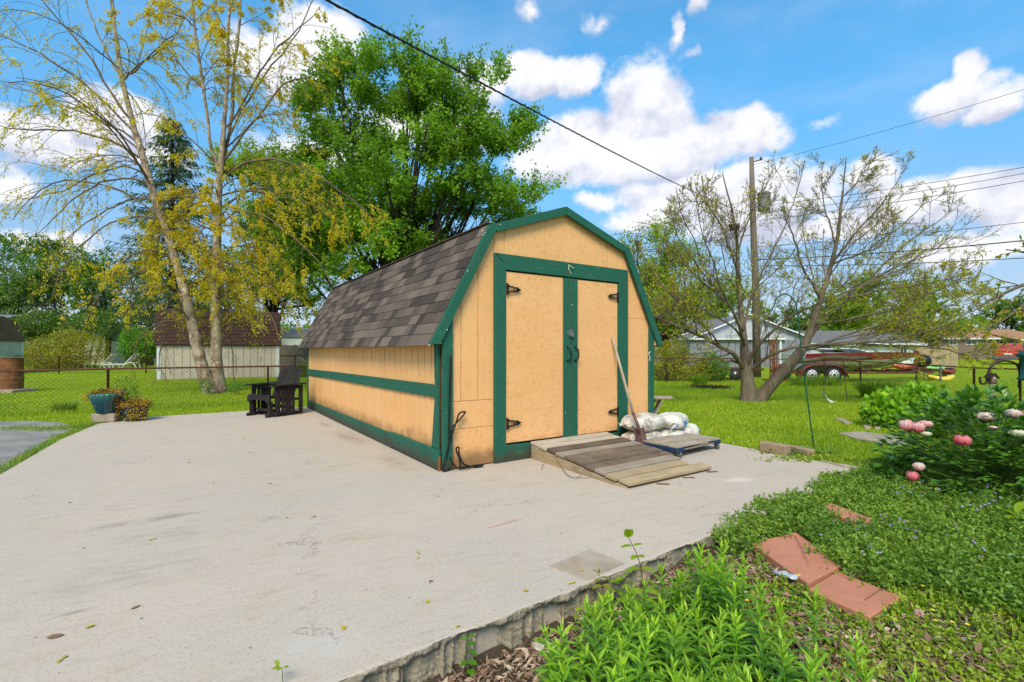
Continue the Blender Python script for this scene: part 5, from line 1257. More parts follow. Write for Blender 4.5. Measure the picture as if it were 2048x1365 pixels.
def plank_fence(label, p0, p1, h_, w_, mat, gap=.012, cat='fence', posts=True):
    d = Vector((p1[0] - p0[0], p1[1] - p0[1], 0)); L = d.length; z0 = gh(*p0[:2]) - .02; r = thing('plank_fence', label, cat, (p0[0], p0[1], z0), math.atan2(d.y, d.x)); n = int(L / w_); rr = random.Random(int(L * 10))
    for i in range(n):
        hh = h_ + rr.uniform(-.03, .03); x0 = i * w_; m_ = MB(); m_.prism([(x0, .04), (x0 + w_ - gap, .04), (x0 + w_ - gap, hh - .03), (x0 + w_ - gap - .03, hh), (x0 + .03, hh), (x0, hh - .03)], lambda a, b: (a, -.01, b), lambda a, b: (a, .01, b)); m_.obj('plank', M[mat + '_z'], r)
    if posts:
        for i in range(int(L / 1.6) + 1):
            m_ = MB(); m_.box(i * 1.6 - .05, i * 1.6 + .05, -.12, -.012, 0, h_ + .02); m_.obj('post', M[mat + '_z'], r)
        for q in (.35, h_ * .62): m_ = MB(); m_.box(0, L, -.05, -.0125, q, q + .09); m_.obj('rail', M[mat + '_x'], r)
    return r
q0, q1 = A(553, 740, 28.5), A(660, 740, 28.5)
plank_fence('grey weathered wooden privacy fence between the brown shed and the yellow shed', (q0.x, 28.5), (q1.x, 28.5), 1.62, .15, 'grey_wood')
m_ = MB(); m_.beam(A(594, 712, 27.9), A(617, 727, 27.9), .06, .05); o_ = m_.obj('leaning_board', M['white_paint'], None); tag(o_, 'white board leaning diagonally on the grey privacy fence', 'board')
q0, q1 = A(1832, 730, 33), A(1917, 730, 33)
plank_fence('new tan wooden fence panel to the right of the boat', (q0.x, 33), (q1.x, 33), 1.5, .15, 'tan_wood', posts=False)

# ------------------------------------------------------------ loungers
def lounger():
    r = thing('sun_lounger', 'white plastic sun lounger on the right in front of the round bush', 'lounger', (0, 0, 0), 0, 'white loungers beyond the far fence')
    wp_ = M['white_plastic']
    for y_ in (0, .55):
        m_ = MB(); m_.tube(smooth_pts([(0, y_, .32), (.6, y_, .32), (1.2, y_, .32)]), .025, 6); m_.obj('side_rail', wp_, r)
        m_ = MB(); m_.tube(smooth_pts([(.95, y_, 0), (1.15, y_, .28), (1.4, y_, .42), (1.7, y_, .36), (1.85, y_, 0)]), .026, 6); m_.obj('leg', wp_, r)
        m_ = MB(); m_.tube(smooth_pts([(-.0, y_, .33), (.05, y_, .12), (.2, y_, 0)]), .026, 6); m_.obj('leg', wp_, r)
        m_ = MB(); m_.tube([(1.15, y_, .33), (1.75, y_, 1.0)], .026, 6); m_.obj('back_rail', wp_, r)
    for i in range(11):
        m_ = MB(); x_ = .03 + i * .105; m_.box(x_, x_ + .075, 0, .55, .335, .35); m_.obj('slat', wp_, r)
    for i in range(7):
        t = (i + .5) / 7; m_ = MB(); c = Vector((1.15 + .6 * t, .275, .34 + .67 * t)); m_.beam(c - Vector((0, .27, 0)), c + Vector((0, .27, 0)), .02, .075, up=(.6, 0, .67)); m_.obj('slat', wp_, r)
    return r
def copy_tree(o, parent=None):
    c = o.copy(); COL.objects.link(c); c.parent = parent
    for ch_ in list(o.children): copy_tree(ch_, c)
    return c
l1 = lounger(); p_ = A(218, 738, 31); l1.location = (p_.x - .35, 31, gh(p_.x, 31)); l1.rotation_euler = (0, 0, R(12))
l2 = copy_tree(l1); p_ = A(170, 738, 31.5); l2.location = (p_.x - .5, 32, gh(p_.x, 31)); l2.rotation_euler = (0, 0, R(4)); l2['label'] = 'white plastic sun lounger on the left beside the yellowish bush'

# ------------------------------------------------------------ pole and wires
pp_ = A(1506, 700, 24); zg = gh(pp_.x, 24)
pole = thing('utility_pole', 'tall brown wooden utility pole rising behind the spreading tree', 'utility pole', (pp_.x, 24, zg))
zz = lambda py: CAM_H - (py - HZ) / FPX * 24 - zg
xx = lambda px: (px - 1024) / FPX * 24 - pp_.x
m_ = MB(); m_.tube([(xx(1514), 0, -.2), (xx(1511), 0, zz(560)), (xx(1506), 0, zz(440)), (xx(1503), 0, zz(315))], [.19, .165, .14, .10], 16); m_.obj('pole_shaft', M['pole_wood'], pole, smooth=True)
m_ = MB(); m_.tube([(xx(1503), 0, zz(325)), (xx(1523), -.05, zz(320))], .03, 6); m_.lathe([(.02, 0), (.06, .02), (.03, .05), (.06, .07), (.03, .1), (.05, .13), (.02, .17)], 10, (xx(1521), -.05, zz(322))); m_.obj('insulator', M['rust'], pole)
tf = thing('transformer', 'grey cylindrical transformer mounted high on the utility pole', 'transformer', (pp_.x + xx(1527), 24.0 - .05, zg + zz(424)))
m_ = MB(); m_.lathe([(.20, 0), (.27, .03), (.29, .1), (.29, .82), (.31, .84), (.31, .88), (.24, .95), (.05, .98)], 24); m_.obj('tank', M['transformer'], tf, smooth=True)
m_ = MB(); m_.lathe([(.03, 0), (.05, .05), (.03, .1), (.05, .15), (.02, .2), (.02, .3)], 10, (-.1, 0, .93)); m_.obj('bushing', M['brown_metal'], tf)
m_ = MB(); m_.box(-.45, -.25, -.05, .05, .2, .3); m_.box(-.45, -.25, -.05, .05, .6, .7); m_.obj('bracket', M['steel'], tf)
def cable(label, a, b, r0, sag, cat='cable', mat='black_rubber', n=28, twist=False, group=None, name='overhead_cable'):
    a, b = Vector(a), Vector(b); P = []
    for i in range(n + 1):
        t = i / n; p = a.lerp(b, t); p.z -= sag * 4 * t * (1 - t); P.append(p - a)
    m_ = MB(); m_.tube(P, r0, 6); o = m_.obj(name, M[mat], None, smooth=True, loc=tuple(a)); tag(o, label, cat, group)
    if twist:
        m_ = MB(); Q = []
        for i in range(900):
            t = i / 899; p = a.lerp(b, t); p.z -= sag * 4 * t * (1 - t); q = i * .9; Q.append(p - a + Vector((math.cos(q) * .3, 0, math.sin(q))) * r0 * 1.15)
        m_.tube(Q, r0 * .62, 5); m_.obj('spiral_wire', M[mat], o, smooth=True)
    return o
cable('thick twisted service cable sweeping from the top of the picture down to the pole', A(560, -50, 3.7), (pp_.x + xx(1503), 23.9, zg + zz(433)), .010, .18, twist=True, n=60)
T_ = lambda px, py, Y=24: A(px, py, Y)
GW = 'wires running right from the utility pole'
for (p0, y0, p1, y1, Y1, r0, lb) in ((1515, 413, 2120, 322, 20, .012, 'uppermost wire of the close trio right of the pole'), (1520, 428, 2120, 334, 20, .012, 'middle wire of the close trio right of the pole'), (1520, 441, 2120, 349, 20, .013, 'lowest wire of the close trio right of the pole'),
                                 (1512, 494, 2120, 436, 20, .012, 'single wire below the trio crossing the clouds'), (1512, 520, 2120, 474, 20, .026, 'thickest black wire crossing the right tree top'), (1512, 532, 2120, 512, 20, .018, 'dark wire just under the thickest wire'),
                                 (1506, 330, 2120, 157, 15, .007, 'very thin wire crossing the small cloud at upper right')):
    cable(lb, T_(p0, y0), T_(p1, y1, Y1), r0, .12, 'wire', group=GW, name='overhead_wire')
cable('thin wire leaving the pole towards the top of the yellow shed', T_(1503, 398), A(1180, 478, 34), .012, .2, 'wire', name='overhead_wire')
cable('black wire crossing the trees on the left behind the birch', A(-80, 532, 30), A(1503, 470, 40), .03, 1.6, 'wire', name='overhead_wire')
cable('lower thin wire crossing the trees on the left behind the spruce', A(-80, 556, 32), A(1100, 552, 40), .014, .5, 'wire', name='overhead_wire')

# ------------------------------------------------------------ boat on its trailer
YB = 21.0; zb0 = gh(14, YB)
bx = lambda px: (px - 1024) / FPX * YB
bz = lambda py: CAM_H - (py - HZ) / FPX * YB
boat = thing('speedboat', 'white speedboat with maroon stripe on a tandem trailer behind the fence', 'boat', (bx(1600), YB, zb0))
xs_ = np.array([1585, 1600, 1640, 1690, 1730, 1765, 1795, 1818, 1837.]); 
keel = np.array([742, 743, 744, 743, 740, 735, 727, 719, 711.]); sheer = np.array([708, 707.5, 706, 705, 704.5, 704.5, 705, 706, 708.]); half = np.array([.95, 1.0, 1.05, 1.05, 1.0, .88, .66, .38, .04])
def hullpts(i):
    x_ = bx(xs_[i]) - bx(1600); k, s_, h_ = bz(keel[i]) - zb0, bz(sheer[i]) - zb0, half[i]; ch_ = k + (s_ - k) * .40; st = k + (s_ - k) * .60
    return [(x_, 0, k), (x_, h_ * .78, ch_), (x_, h_ * .93, st), (x_, h_, s_)], [(x_, 0, k), (x_, -h_ * .78, ch_), (x_, -h_ * .93, st), (x_, -h_, s_)]
for nm, mt, lo, hi in (('hull', 'boat_white', 0, 2), ('maroon_stripe', 'boat_red', 2, 3)):
    m_ = MB()
    for sd in (0, 1):
        for i in range(len(xs_) - 1):
            A0, A1 = hullpts(i)[sd], hullpts(i + 1)[sd]
            for k_ in range(lo, hi): m_.add([A0[k_], A1[k_], A1[k_ + 1], A0[k_ + 1]], [(0, 1, 2, 3) if sd else (3, 2, 1, 0)])
    if nm == 'hull':
        a0, a1 = hullpts(0); m_.add(a0[::-1] + a1[1:], [tuple(range(7))])
    m_.obj(nm, M[mt], boat)
m_ = MB()
for i in range(len(xs_) - 1):
    A0, A1 = hullpts(i), hullpts(i + 1); m_.add([A0[1][3], A1[1][3], A1[0][3], A0[0][3]], [(0, 1, 2, 3)])
m_.obj('deck', M['boat_white'], boat)
m_ = MB(); dz_ = bz(705) - zb0
m_.add([(bx(1665) - bx(1600), -.8, dz_), (bx(1712) - bx(1600), -.75, dz_), (bx(1690) - bx(1600), -.6, dz_ + .13), (bx(1655) - bx(1600), -.65, dz_ + .15), (bx(1665) - bx(1600), .8, dz_), (bx(1712) - bx(1600), .75, dz_), (bx(1690) - bx(1600), .6, dz_ + .13), (bx(1655) - bx(1600), .65, dz_ + .15)],
       [(0, 1, 2, 3), (4, 5, 6, 7), (1, 5, 6, 2)]); m_.obj('windshield', M['glass'], boat)
m_ = MB()
for y_ in (-1, 1): m_.tube([(bx(1655) - bx(1600), y_ * .66, dz_ + .16), (bx(1690) - bx(1600), y_ * .61, dz_ + .14), (bx(1712) - bx(1600), y_ * .76, dz_ + .02)], .02, 6)
m_.tube([(bx(1690) - bx(1600), -.6, dz_ + .14), (bx(1690) - bx(1600), .6, dz_ + .14)], .02, 6); m_.obj('windshield_frame', M['white_paint'], boat)
trl = thing('boat_trailer', 'rusty red tandem axle trailer carrying the speedboat', 'trailer', (bx(1600), YB, zb0))
m_ = MB()
for y_ in (-.75, .75): m_.beam((bx(1560) - bx(1600), y_, .42), (bx(1835) - bx(1600), y_, .42), .09, .10)
for px in (1570, 1610, 1660, 1710, 1760, 1800, 1835): m_.beam((bx(px) - bx(1600), -.75, .47), (bx(px) - bx(1600), .75, .47), .08, .08)
m_.beam((bx(1835) - bx(1600), -.75, .5), (bx(1868) - bx(1600), 0, .5), .08, .12); m_.beam((bx(1835) - bx(1600), .75, .5), (bx(1868) - bx(1600), 0, .5), .08, .12); m_.beam((bx(1862) - bx(1600), 0, .5), (bx(1885) - bx(1600), 0, .5), .08, .12)
m_.obj('trailer_frame', M['rust'], trl)
m_ = MB(); m_.beam((bx(1828) - bx(1600), 0, .5), (bx(1836) - bx(1600), 0, 1.25), .08, .1); m_.beam((bx(1836) - bx(1600), 0, 1.25), (bx(1828) - bx(1600), 0, 1.3), .08, .12); m_.lathe([(.09, -.08), (.09, .08)], 12, (bx(1838) - bx(1600), 0, 1.1), 'y'); m_.obj('winch_post', M['trailer_red'], trl)
m_ = MB()
for px in (1655, 1700, 1745, 1785): m_.beam((bx(px) - bx(1600), -.55, .58), (bx(px + 24) - bx(1600), -.55, .66), .07, .07)
m_.obj('bunk_bracket', M['trailer_red'], trl)
m_ = MB(); m_.beam((bx(1879) - bx(1600), -.05, .06), (bx(1879) - bx(1600), -.05, .75), .05, .05); m_.lathe([(.07, -.03), (.07, .03)], 12, (bx(1879) - bx(1600), -.05, .07), 'y'); m_.obj('jack', M['steel'], trl)
def wheel(parent, x_, y_, R0, wd, rim='white_paint', z_=None):
    z_ = R0 if z_ is None else z_
    m_ = MB(); m_.lathe([(R0 * .58, -wd * .45), (R0 * .9, -wd * .5), (R0, -wd * .3), (R0, wd * .3), (R0 * .9, wd * .5), (R0 * .58, wd * .45)], 28, (x_, y_, z_), 'y'); w_ = m_.obj('wheel', M['tyre'], parent, smooth=True)
    m_ = MB(); m_.lathe([(R0 * .6, -.01), (R0 * .58, .015), (R0 * .5, .03), (R0 * .30, .01), (R0 * .18, -.02), (.02, -.02)], 24, (x_, y_ - wd * .42, z_), 'y'); rm = m_.obj('rim', M[rim], w_, smooth=True)
    m_ = MB()
    for k_ in range(8):
        a_ = k_ * math.pi / 4; m_.lathe([(R0 * .075, -.012), (R0 * .075, .0)], 8, (x_ + math.cos(a_) * R0 * .42, y_ - wd * .42 - .012, z_ + math.sin(a_) * R0 * .42), 'y')
    m_.lathe([(R0 * .13, -.045), (R0 * .15, .0)], 12, (x_, y_ - wd * .42 - .02, z_), 'y'); m_.obj('hub', M['black_iron'], w_)
for px in (1593, 1635):
    for y_ in (-1.0, 1.0): wheel(trl, bx(px) - bx(1600), y_, .345, .2)
for y_ in (-1.0, 1.0):
    m_ = MB(); P = []
    for px, py in ((1571, 752), (1573, 741), (1580, 733), (1593, 729), (1614, 728), (1635, 729), (1648, 733), (1656, 741), (1662, 752)): P += [(bx(px) - bx(1600), y_ - .16, bz(py) - zb0), (bx(px) - bx(1600), y_ + .16, bz(py) - zb0)]
    m_.add(P, [(2 * i, 2 * i + 2, 2 * i + 3, 2 * i + 1) for i in range(8)]); o_ = m_.obj('fender', M['trailer_red'], trl, smooth=True); so = o_.modifiers.new('s', 'SOLIDIFY'); so.thickness = .03
# things by the boat
kx = lambda px: (px - 1024) / FPX * 23.0
def kayak(label, px, Y, z, L, mat, rz, tilt=0):
    x_ = (px - 1024) / FPX * Y; root = thing('plastic_float', label, 'float', (x_, Y, gh(x_, Y) + z), rz); m_ = MB(); n = 14; P = []
    for i in range(n + 1):
        t = i / n; w_ = .33 * math.sin(math.pi * min(max(t, .02), .98)) ** .6; up = .12 * (2 * t - 1) ** 2
        for a_ in range(10):
            q = 2 * math.pi * a_ / 10; P.append(((t - .5) * L, w_ * math.cos(q), up + .16 + .15 * math.sin(q) * (w_ / .33) ** .5))
    m_.add(P, [(i * 10 + j, i * 10 + (j + 1) % 10, (i + 1) * 10 + (j + 1) % 10, (i + 1) * 10 + j) for i in range(n) for j in range(10)]); b_ = m_.obj('hull', M[mat], root, smooth=True)
    m_ = MB(); m_.lathe([(.20, 0), (.23, .02), (.20, .04), (.17, .02)], 16, (0, 0, .30)); m_.obj('cockpit', M['black_rubber'], root, smooth=True)
kayak('lime green plastic float stacked beside the boat bow', 1866, 22.5, .28, 1.15, 'kayak_green', R(6)); kayak('yellow plastic float lying on the grass beside the boat trailer', 1881, 21.6, -.12, 1.05, 'kayak_yellow', R(-8)); kayak('dark red plastic float behind the yellow one', 1893, 23.2, .12, .8, 'trailer_red', R(4))
kayak('orange plastic float behind the boat bow', 1818, 22.6, .35, 1.5, 'kayak_orange', R(-5))
x_ = (1846 - 1024) / FPX * 22; kg = thing('kettle_grill', 'black kettle grill with lid standing beyond the boat bow', 'grill', (x_, 22, gh(x_, 22)))
m_ = MB(); m_.lathe([(.02, .55), (.2, .60), (.30, .75), (.31, .80), (.29, .95), (.18, 1.08), (.03, 1.12)], 20); m_.obj('bowl', M['black_iron'], kg, smooth=True)
for k_ in range(3): m_ = MB(); a_ = k_ * 2.1; m_.tube([(.12 * math.cos(a_), .12 * math.sin(a_), .62), (.3 * math.cos(a_), .3 * math.sin(a_), 0)], .018, 6); m_.obj('leg', M['black_iron'], kg)
# rusty lattice stand
x_ = (1547 - 1024) / FPX * 21.5; ls = thing('lattice_stand', 'rusty red lattice steel stand between the tree trunks', 'stand', (x_, 21.5, gh(x_, 21.5)))
m_ = MB(); H = 1.85
for (a_, b_) in ((-.1, -.1), (.1, -.1), (.1, .1), (-.1, .1)): m_.beam((a_, b_, 0), (a_, b_, H), .04, .04)
for i in range(10):
    z_ = i * H / 10; s_ = 1 if i % 2 else -1; m_.beam((-.1 * s_, -.1, z_), (.1 * s_, -.1, z_ + H / 10), .03, .03); m_.beam((-.1 * s_, .1, z_), (.1 * s_, .1, z_ + H / 10), .03, .03)
m_.box(-.35, .35, -.3, .3, 0, .06); m_.obj('lattice', M['rust2'], ls)
# small utility trailer
x_ = (1458 - 1024) / FPX * 22.5; ut = thing('utility_trailer', 'small grey utility trailer parked behind the fence left of the tree', 'trailer', (x_, 22.5, gh(x_, 22.5)))
m_ = MB(); m_.box(-1.0, .75, -.6, .6, .42, .55); m_.box(.75, 1.6, -.04, .04, .42, .5); m_.obj('trailer_bed', M['rust'], ut)
m_ = MB()
for y_ in (-.6, .6):
    m_.beam((-1.0, y_, .95), (.75, y_, .95), .03, .04)
    for x2 in (-1, -.4, .2, .75): m_.beam((x2, y_, .55), (x2, y_, .95), .03, .03)
m_.obj('side_rails', M['steel'], ut)
for y_ in (-.75, .75): wheel(ut, -.05, y_, .27, .15, 'steel')
x_ = (1505 - 1024) / FPX * 22.5
sd_o = MB(); sd_o.tube([(0, 0, 0), (0, 0, 1.0)], .02, 6)
# red car
YC = 40.0; x_ = (2016 - 1024) / FPX * YC; car = thing('parked_car', 'orange red sport utility car seen from behind, parked on the grass at the right', 'car', (x_, YC, gh(x_, YC)), R(-50))
m_ = MB(); body = [(0, .42), (0, .95), (.06, 1.06), (1.0, 1.08), (3.2, 1.08), (4.2, .98), (4.35, .8), (4.35, .42)]
m_.prism(body, lambda y_, q: (-.89, y_, q), lambda y_, q: (.89, y_, q)); m_.obj('body', M['car_red'], car, .05)
m_ = MB(); cab = [(.05, 1.06), (.22, 1.66), (.5, 1.72), (2.2, 1.70), (3.1, 1.08)]
n = len(cab); P = [(-.86 + .11 * (q > 1.2), y_, q) for y_, q in cab] + [(.86 - .11 * (q > 1.2), y_, q) for y_, q in cab]; m_.add(P, [tuple(range(n))[::-1], tuple(range(n, 2 * n))] + [(i, (i + 1) % n, n + (i + 1) % n, n + i) for i in range(n)]); m_.obj('cabin', M['car_red'], car, .03)
m_ = MB(); m_.add([(-.70, .075, 1.10), (.70, .075, 1.10), (.64, .205, 1.56), (-.64, .205, 1.56)], [(0, 1, 2, 3)]); o_ = m_.obj('rear_window', M['glass'], car); so = o_.modifiers.new('s', 'SOLIDIFY'); so.thickness = .03
for s_ in (-1, 1):
    for (ya, yb, yc, yd) in ((.35, 1.15, 1.12, .48), (1.25, 2.05, 2.0, 1.22), (2.12, 2.85, 2.3, 2.1)):
        m_ = MB(); X0, X1 = s_ * .862, s_ * .785; m_.add([(X0, ya, 1.12), (X0, yb, 1.12), (X1, yc, 1.58), (X1, yd, 1.58)], [(0, 1, 2, 3)]); o_ = m_.obj('side_window', M['glass'], car); so = o_.modifiers.new('s', 'SOLIDIFY'); so.thickness = .03; so.offset = 0
    m_ = MB(); m_.box(s_ * .80 - .09, s_ * .80 + .09, -.03, .05, .80, 1.08); m_.obj('tail_light', M['tail_light'], car, .01)
m_ = MB(); m_.box(-.92, .92, -.14, .25, .38, .66); m_.obj('bumper', M['car_grey'], car, .04)
m_ = MB(); m_.box(-.26, .26, -.03, -.01, .78, .90); m_.obj('number_plate', M['white_plastic'], car)
m_ = MB(); m_.box(-.93, -.87, .25, 4.2, .40, .62); m_.box(.87, .93, .25, 4.2, .40, .62); m_.obj('side_cladding', M['car_grey'], car)
for y_ in (.85, 3.5):
    for s_ in (-1, 1):
        m_ = MB(); m_.lathe([(.2, -.1), (.36, -.11), (.36, .11), (.2, .1)], 24, (s_ * .86, y_, .36), 'x'); wh = m_.obj('wheel', M['tyre'], car, smooth=True); m_ = MB(); m_.lathe([(.02, 0), (.2, .0), (.2, .02)], 16, (s_ * .955, y_, .36), 'x'); m_.obj('rim', M['steel'], wh)
cp = tag(polytop('concrete_path', [(A(1895, 712, 52).x, 52), (62, 52), (62, 53.2), (A(1895, 712, 52).x, 53.2)], .1, .168, M['stone'], 'concrete_path'), kind='structure')
x_ = (1846 - 1024) / FPX * 38
# ------------------------------------------------------------ trees
def tree_root(label, x_, y_, name='tree', group=None, cat='tree'):
    return thing(name, label, cat, (x_, y_, 0), 0, group), np.array([x_, y_, 0.])
def limbs_px(L, Y0, S=14, wob=0.0, seed=0):
    """limbs drawn as (px, py, depth offset, diameter in photo pixels)"""
    P, Rr = [], []
    for l in L:
        q = resample([[*A(a, b, Y0 + dy), w_ / FPX * Y0 / 2] for a, b, dy, w_ in l], S); P.append(q[:, :3]); Rr.append(q[:, 3])
    P = np.array(P); r2 = np.random.default_rng(seed + 5)
    if wob: P[:, 1:] += np.cumsum(r2.normal(0, wob, (len(P), S - 1, 3)), 1) * np.array([1, 1, .6])
    return P, np.array(Rr)
def add_tubes(acc, P, Rr, k): V, Q = tubes(P, Rr, k); acc.add(V, Q)

# --- spreading tree on the right lawn
def right_tree():
    Y0 = 13.0; root, o0 = tree_root('spreading bare limbed tree with two trunks and sparse new leaves on the right lawn', (1500 - 1024) / FPX * Y0, Y0)
    big = [[(1500, 808, 0, 50), (1498, 785, 0, 40), (1495, 760, 0, 34), (1493, 738, 0, 32), (1491, 715, 0, 28), (1488, 680, .05, 19), (1485, 640, .1, 16), (1481, 590, .2, 13), (1479, 530, .3, 10), (1476, 470, .4, 8), (1462, 410, .5, 5), (1445, 350, .6, 2.5)],
           [(1512, 806, -.05, 34), (1528, 785, -.05, 32), (1560, 752, -.1, 30), (1592, 716, -.15, 28), (1612, 686, -.2, 22), (1626, 650, -.2, 18), (1642, 600, -.2, 14), (1662, 530, -.1, 11), (1680, 460, 0, 8), (1690, 390, .1, 5.5), (1698, 310, .1, 2.2)]]
    low = [[(1486, 735, 0, 16), (1470, 708, -.2, 14), (1440, 690, -.4, 12.5), (1400, 668, -.7, 10), (1350, 645, -1.0, 8), (1305, 620, -1.3, 5.5), (1270, 590, -1.6, 3)],
           [(1482, 728, 0, 8), (1470, 722, -.2, 7), (1456, 722, -.5, 6)],
           [(1494, 738, 0, 13), (1500, 712, -.2, 12), (1520, 686, -.4, 10), (1548, 662, -.6, 9), (1572, 640, -.8, 8), (1620, 615, -1, 6.5), (1680, 590, -1.3, 5), (1760, 560, -1.6, 4), (1840, 535, -1.8, 2)],
           [(1498, 742, 0, 12), (1530, 715, -.4, 10), (1570, 698, -.7, 9), (1640, 690, -1.0, 8), (1700, 690, -1.3, 7), (1780, 682, -1.6, 5.5), (1860, 662, -1.9, 4), (1925, 640, -2.1, 2)],
           [(1592, 722, -.15, 18), (1620, 722, -.3, 13), (1660, 718, -.5, 13), (1700, 718, -.7, 12.5), (1735, 715, -.8, 12), (1754, 712, -.9, 11)],
           [(1606, 700, -.2, 12), (1650, 690, -.4, 9), (1700, 686, -.5, 8), (1760, 692, -.8, 6.5), (1830, 690, -1.1, 5), (1890, 698, -1.4, 3.5), (1935, 714, -1.6, 2)],
           [(1487, 660, .05, 9), (1462, 625, .3, 8), (1430, 592, .6, 6.5), (1390, 560, .9, 5), (1345, 515, 1.2, 3.5), (1315, 480, 1.4, 1.8)],
           [(1486, 660, .05, 9), (1500, 600, .3, 7), (1530, 540, .6, 6), (1560, 470, .9, 4.5), (1585, 400, 1.1, 3), (1602, 345, 1.2, 1.6)],
           [(1630, 640, -.2, 10), (1680, 600, .2, 8), (1740, 560, .5, 6.5), (1800, 530, .8, 4.5), (1860, 510, 1.1, 3), (1905, 490, 1.2, 1.6)],
           [(1481, 560, .2, 7), (1450, 480, -.1, 5.5), (1420, 420, -.4, 4), (1392, 380, -.6, 2)],
           [(1642, 600, -.2, 8), (1612, 540, -.5, 6), (1600, 470, -.8, 4.5), (1580, 410, -1, 2)],
           [(1662, 530, -.1, 8), (1720, 460, .3, 5.5), (1770, 400, .6, 4), (1800, 360, .8, 1.8)],
           [(1488, 690, 0, 9), (1475, 640, -.7, 7), (1440, 560, -1.2, 5), (1420, 480, -1.5, 3), (1405, 420, -1.6, 1.5)],
           [(1612, 686, -.2, 11), (1650, 640, .6, 8), (1700, 600, 1.2, 6), (1770, 570, 1.6, 4), (1850, 560, 1.9, 2)],
           [(1488, 680, 0, 8), (1460, 650, .8, 6), (1400, 620, 1.4, 5), (1340, 590, 1.8, 3), (1290, 560, 2, 1.5)],
           [(1478, 500, .3, 6), (1500, 440, .5, 4.5), (1530, 380, .7, 3), (1545, 335, .8, 1.5)],
           [(1672, 490, 0, 6), (1650, 430, .2, 4), (1638, 380, .3, 2.8), (1640, 335, .3, 1.4)],
           [(1450, 600, .3, 5), (1400, 540, .6, 4), (1350, 470, .8, 2.6), (1335, 420, .9, 1.4)]]
    low += [[(1640, 690, -1.0, 6), (1720, 660, -1.2, 5), (1800, 640, -1.2, 4), (1880, 615, -1.2, 2.8), (1945, 590, -1.2, 1.4)], [(1680, 600, .2, 6), (1760, 580, .0, 5), (1850, 570, -.2, 3.6), (1930, 555, -.3, 1.6)], [(1740, 560, .5, 5), (1800, 500, .3, 4), (1860, 450, .2, 2.8), (1900, 420, .2, 1.3)],
            [(1626, 650, -.2, 8), (1700, 640, -.9, 6), (1790, 620, -1.3, 4.5), (1880, 580, -1.6, 2.8), (1950, 540, -1.8, 1.3)], [(1400, 668, -.7, 6), (1340, 630, -.3, 5), (1290, 570, .0, 3.4), (1262, 510, .1, 1.6)], [(1440, 690, -.4, 6), (1400, 640, -.9, 5), (1340, 580, -1.2, 3.6), (1300, 520, -1.4, 1.8)],
            [(1440, 600, .3, 5), (1400, 520, .2, 4), (1360, 440, .1, 2.8), (1345, 380, .1, 1.3)], [(1662, 530, -.1, 6), (1730, 500, -.5, 5), (1800, 450, -.8, 3.6), (1850, 400, -1, 1.6)], [(1690, 390, .1, 4), (1720, 350, .3, 3), (1740, 315, .4, 1.4)]]
    P0, R0 = limbs_px(big, Y0, 22, .010, 1); P1, R1 = limbs_px(low, Y0, 16, .018, 2)
    R0 *= .72; R1 *= .64; R0[:, 0] *= 1.3; R0[:, 1] *= 1.1
    a = Acc(); add_tubes(a, P0 - o0, R0, 14); add_tubes(a, P1 - o0, R1, 8)
    link('trunk', a.mesh('trunk', M['grey_bark'], True), root)
    keep = [i for i in range(len(P1)) if i not in (1, 4)]
    PL, RL = P1[keep], R1[keep]
    mainS = np.concatenate([PL, np.array([resample(np.c_[p[7:], r[7:]], 16)[:, :3] for p, r in zip(P0, R0)])]); mainR = np.concatenate([RL, np.array([resample(np.c_[p[7:], r[7:]], 16)[:, 3] for p, r in zip(P0, R0)])])
    P2, R2 = children(mainS, mainR * .8, 13, .12, .97, 42, (.30, .62), .42, 11, -.06, .09, .25)
    R2 = np.clip(R2, .006, .019)
    P3, R3 = children(P2, R2, 7, .2, .95, 40, (.30, .6), .5, 7, -.06, .10, .3); R3 = np.clip(R3, .0042, .012)
    P4, R4 = children(P3, R3, 5, .25, .95, 36, (.3, .65), .6, 4, -.1, .1, .4); R4 = np.clip(R4, .0032, .006)
    a = Acc(); add_tubes(a, P2 - o0, R2, 5); add_tubes(a, P3 - o0, R3, 4); add_tubes(a, P4 - o0, R4, 3)
    link('branches', a.mesh('branches', M['twig'], True), root)
    pos, T, idx = along(P4, 6, .2, 1.0); pos2, T2, _ = along(P3, 6, .2, 1.0); pos = np.concatenate([pos, pos2]); T = np.concatenate([T, T2])
    # leafier low in the crown, nearly bare on top
    h_ = pos[:, 2]; pr = np.interp(h_, [1.2, 2.2, 3.2, 4.2, 5.0, 7], [.5, .48, .36, .18, .11, .08]); k_ = rng.random(len(pos)) < pr; pos, T = pos[k_], T[k_]
    n_ = len(pos); V, F = leaves(pos - o0 + rng.normal(0, .02, (n_, 3)), norm(T + rdir(n_) * .9 + np.array([0, 0, -.2])), rdir(n_, .5), rng.uniform(.035, .075, n_), rng.uniform(.02, .038, n_), .2)
    link('crown', newmesh('crown', V, F, M['leaf_right'], attr=np.repeat(rng.random(n_), 2)), root)
    print('right tree leaves', n_, 'twigs', len(P4))
right_tree()

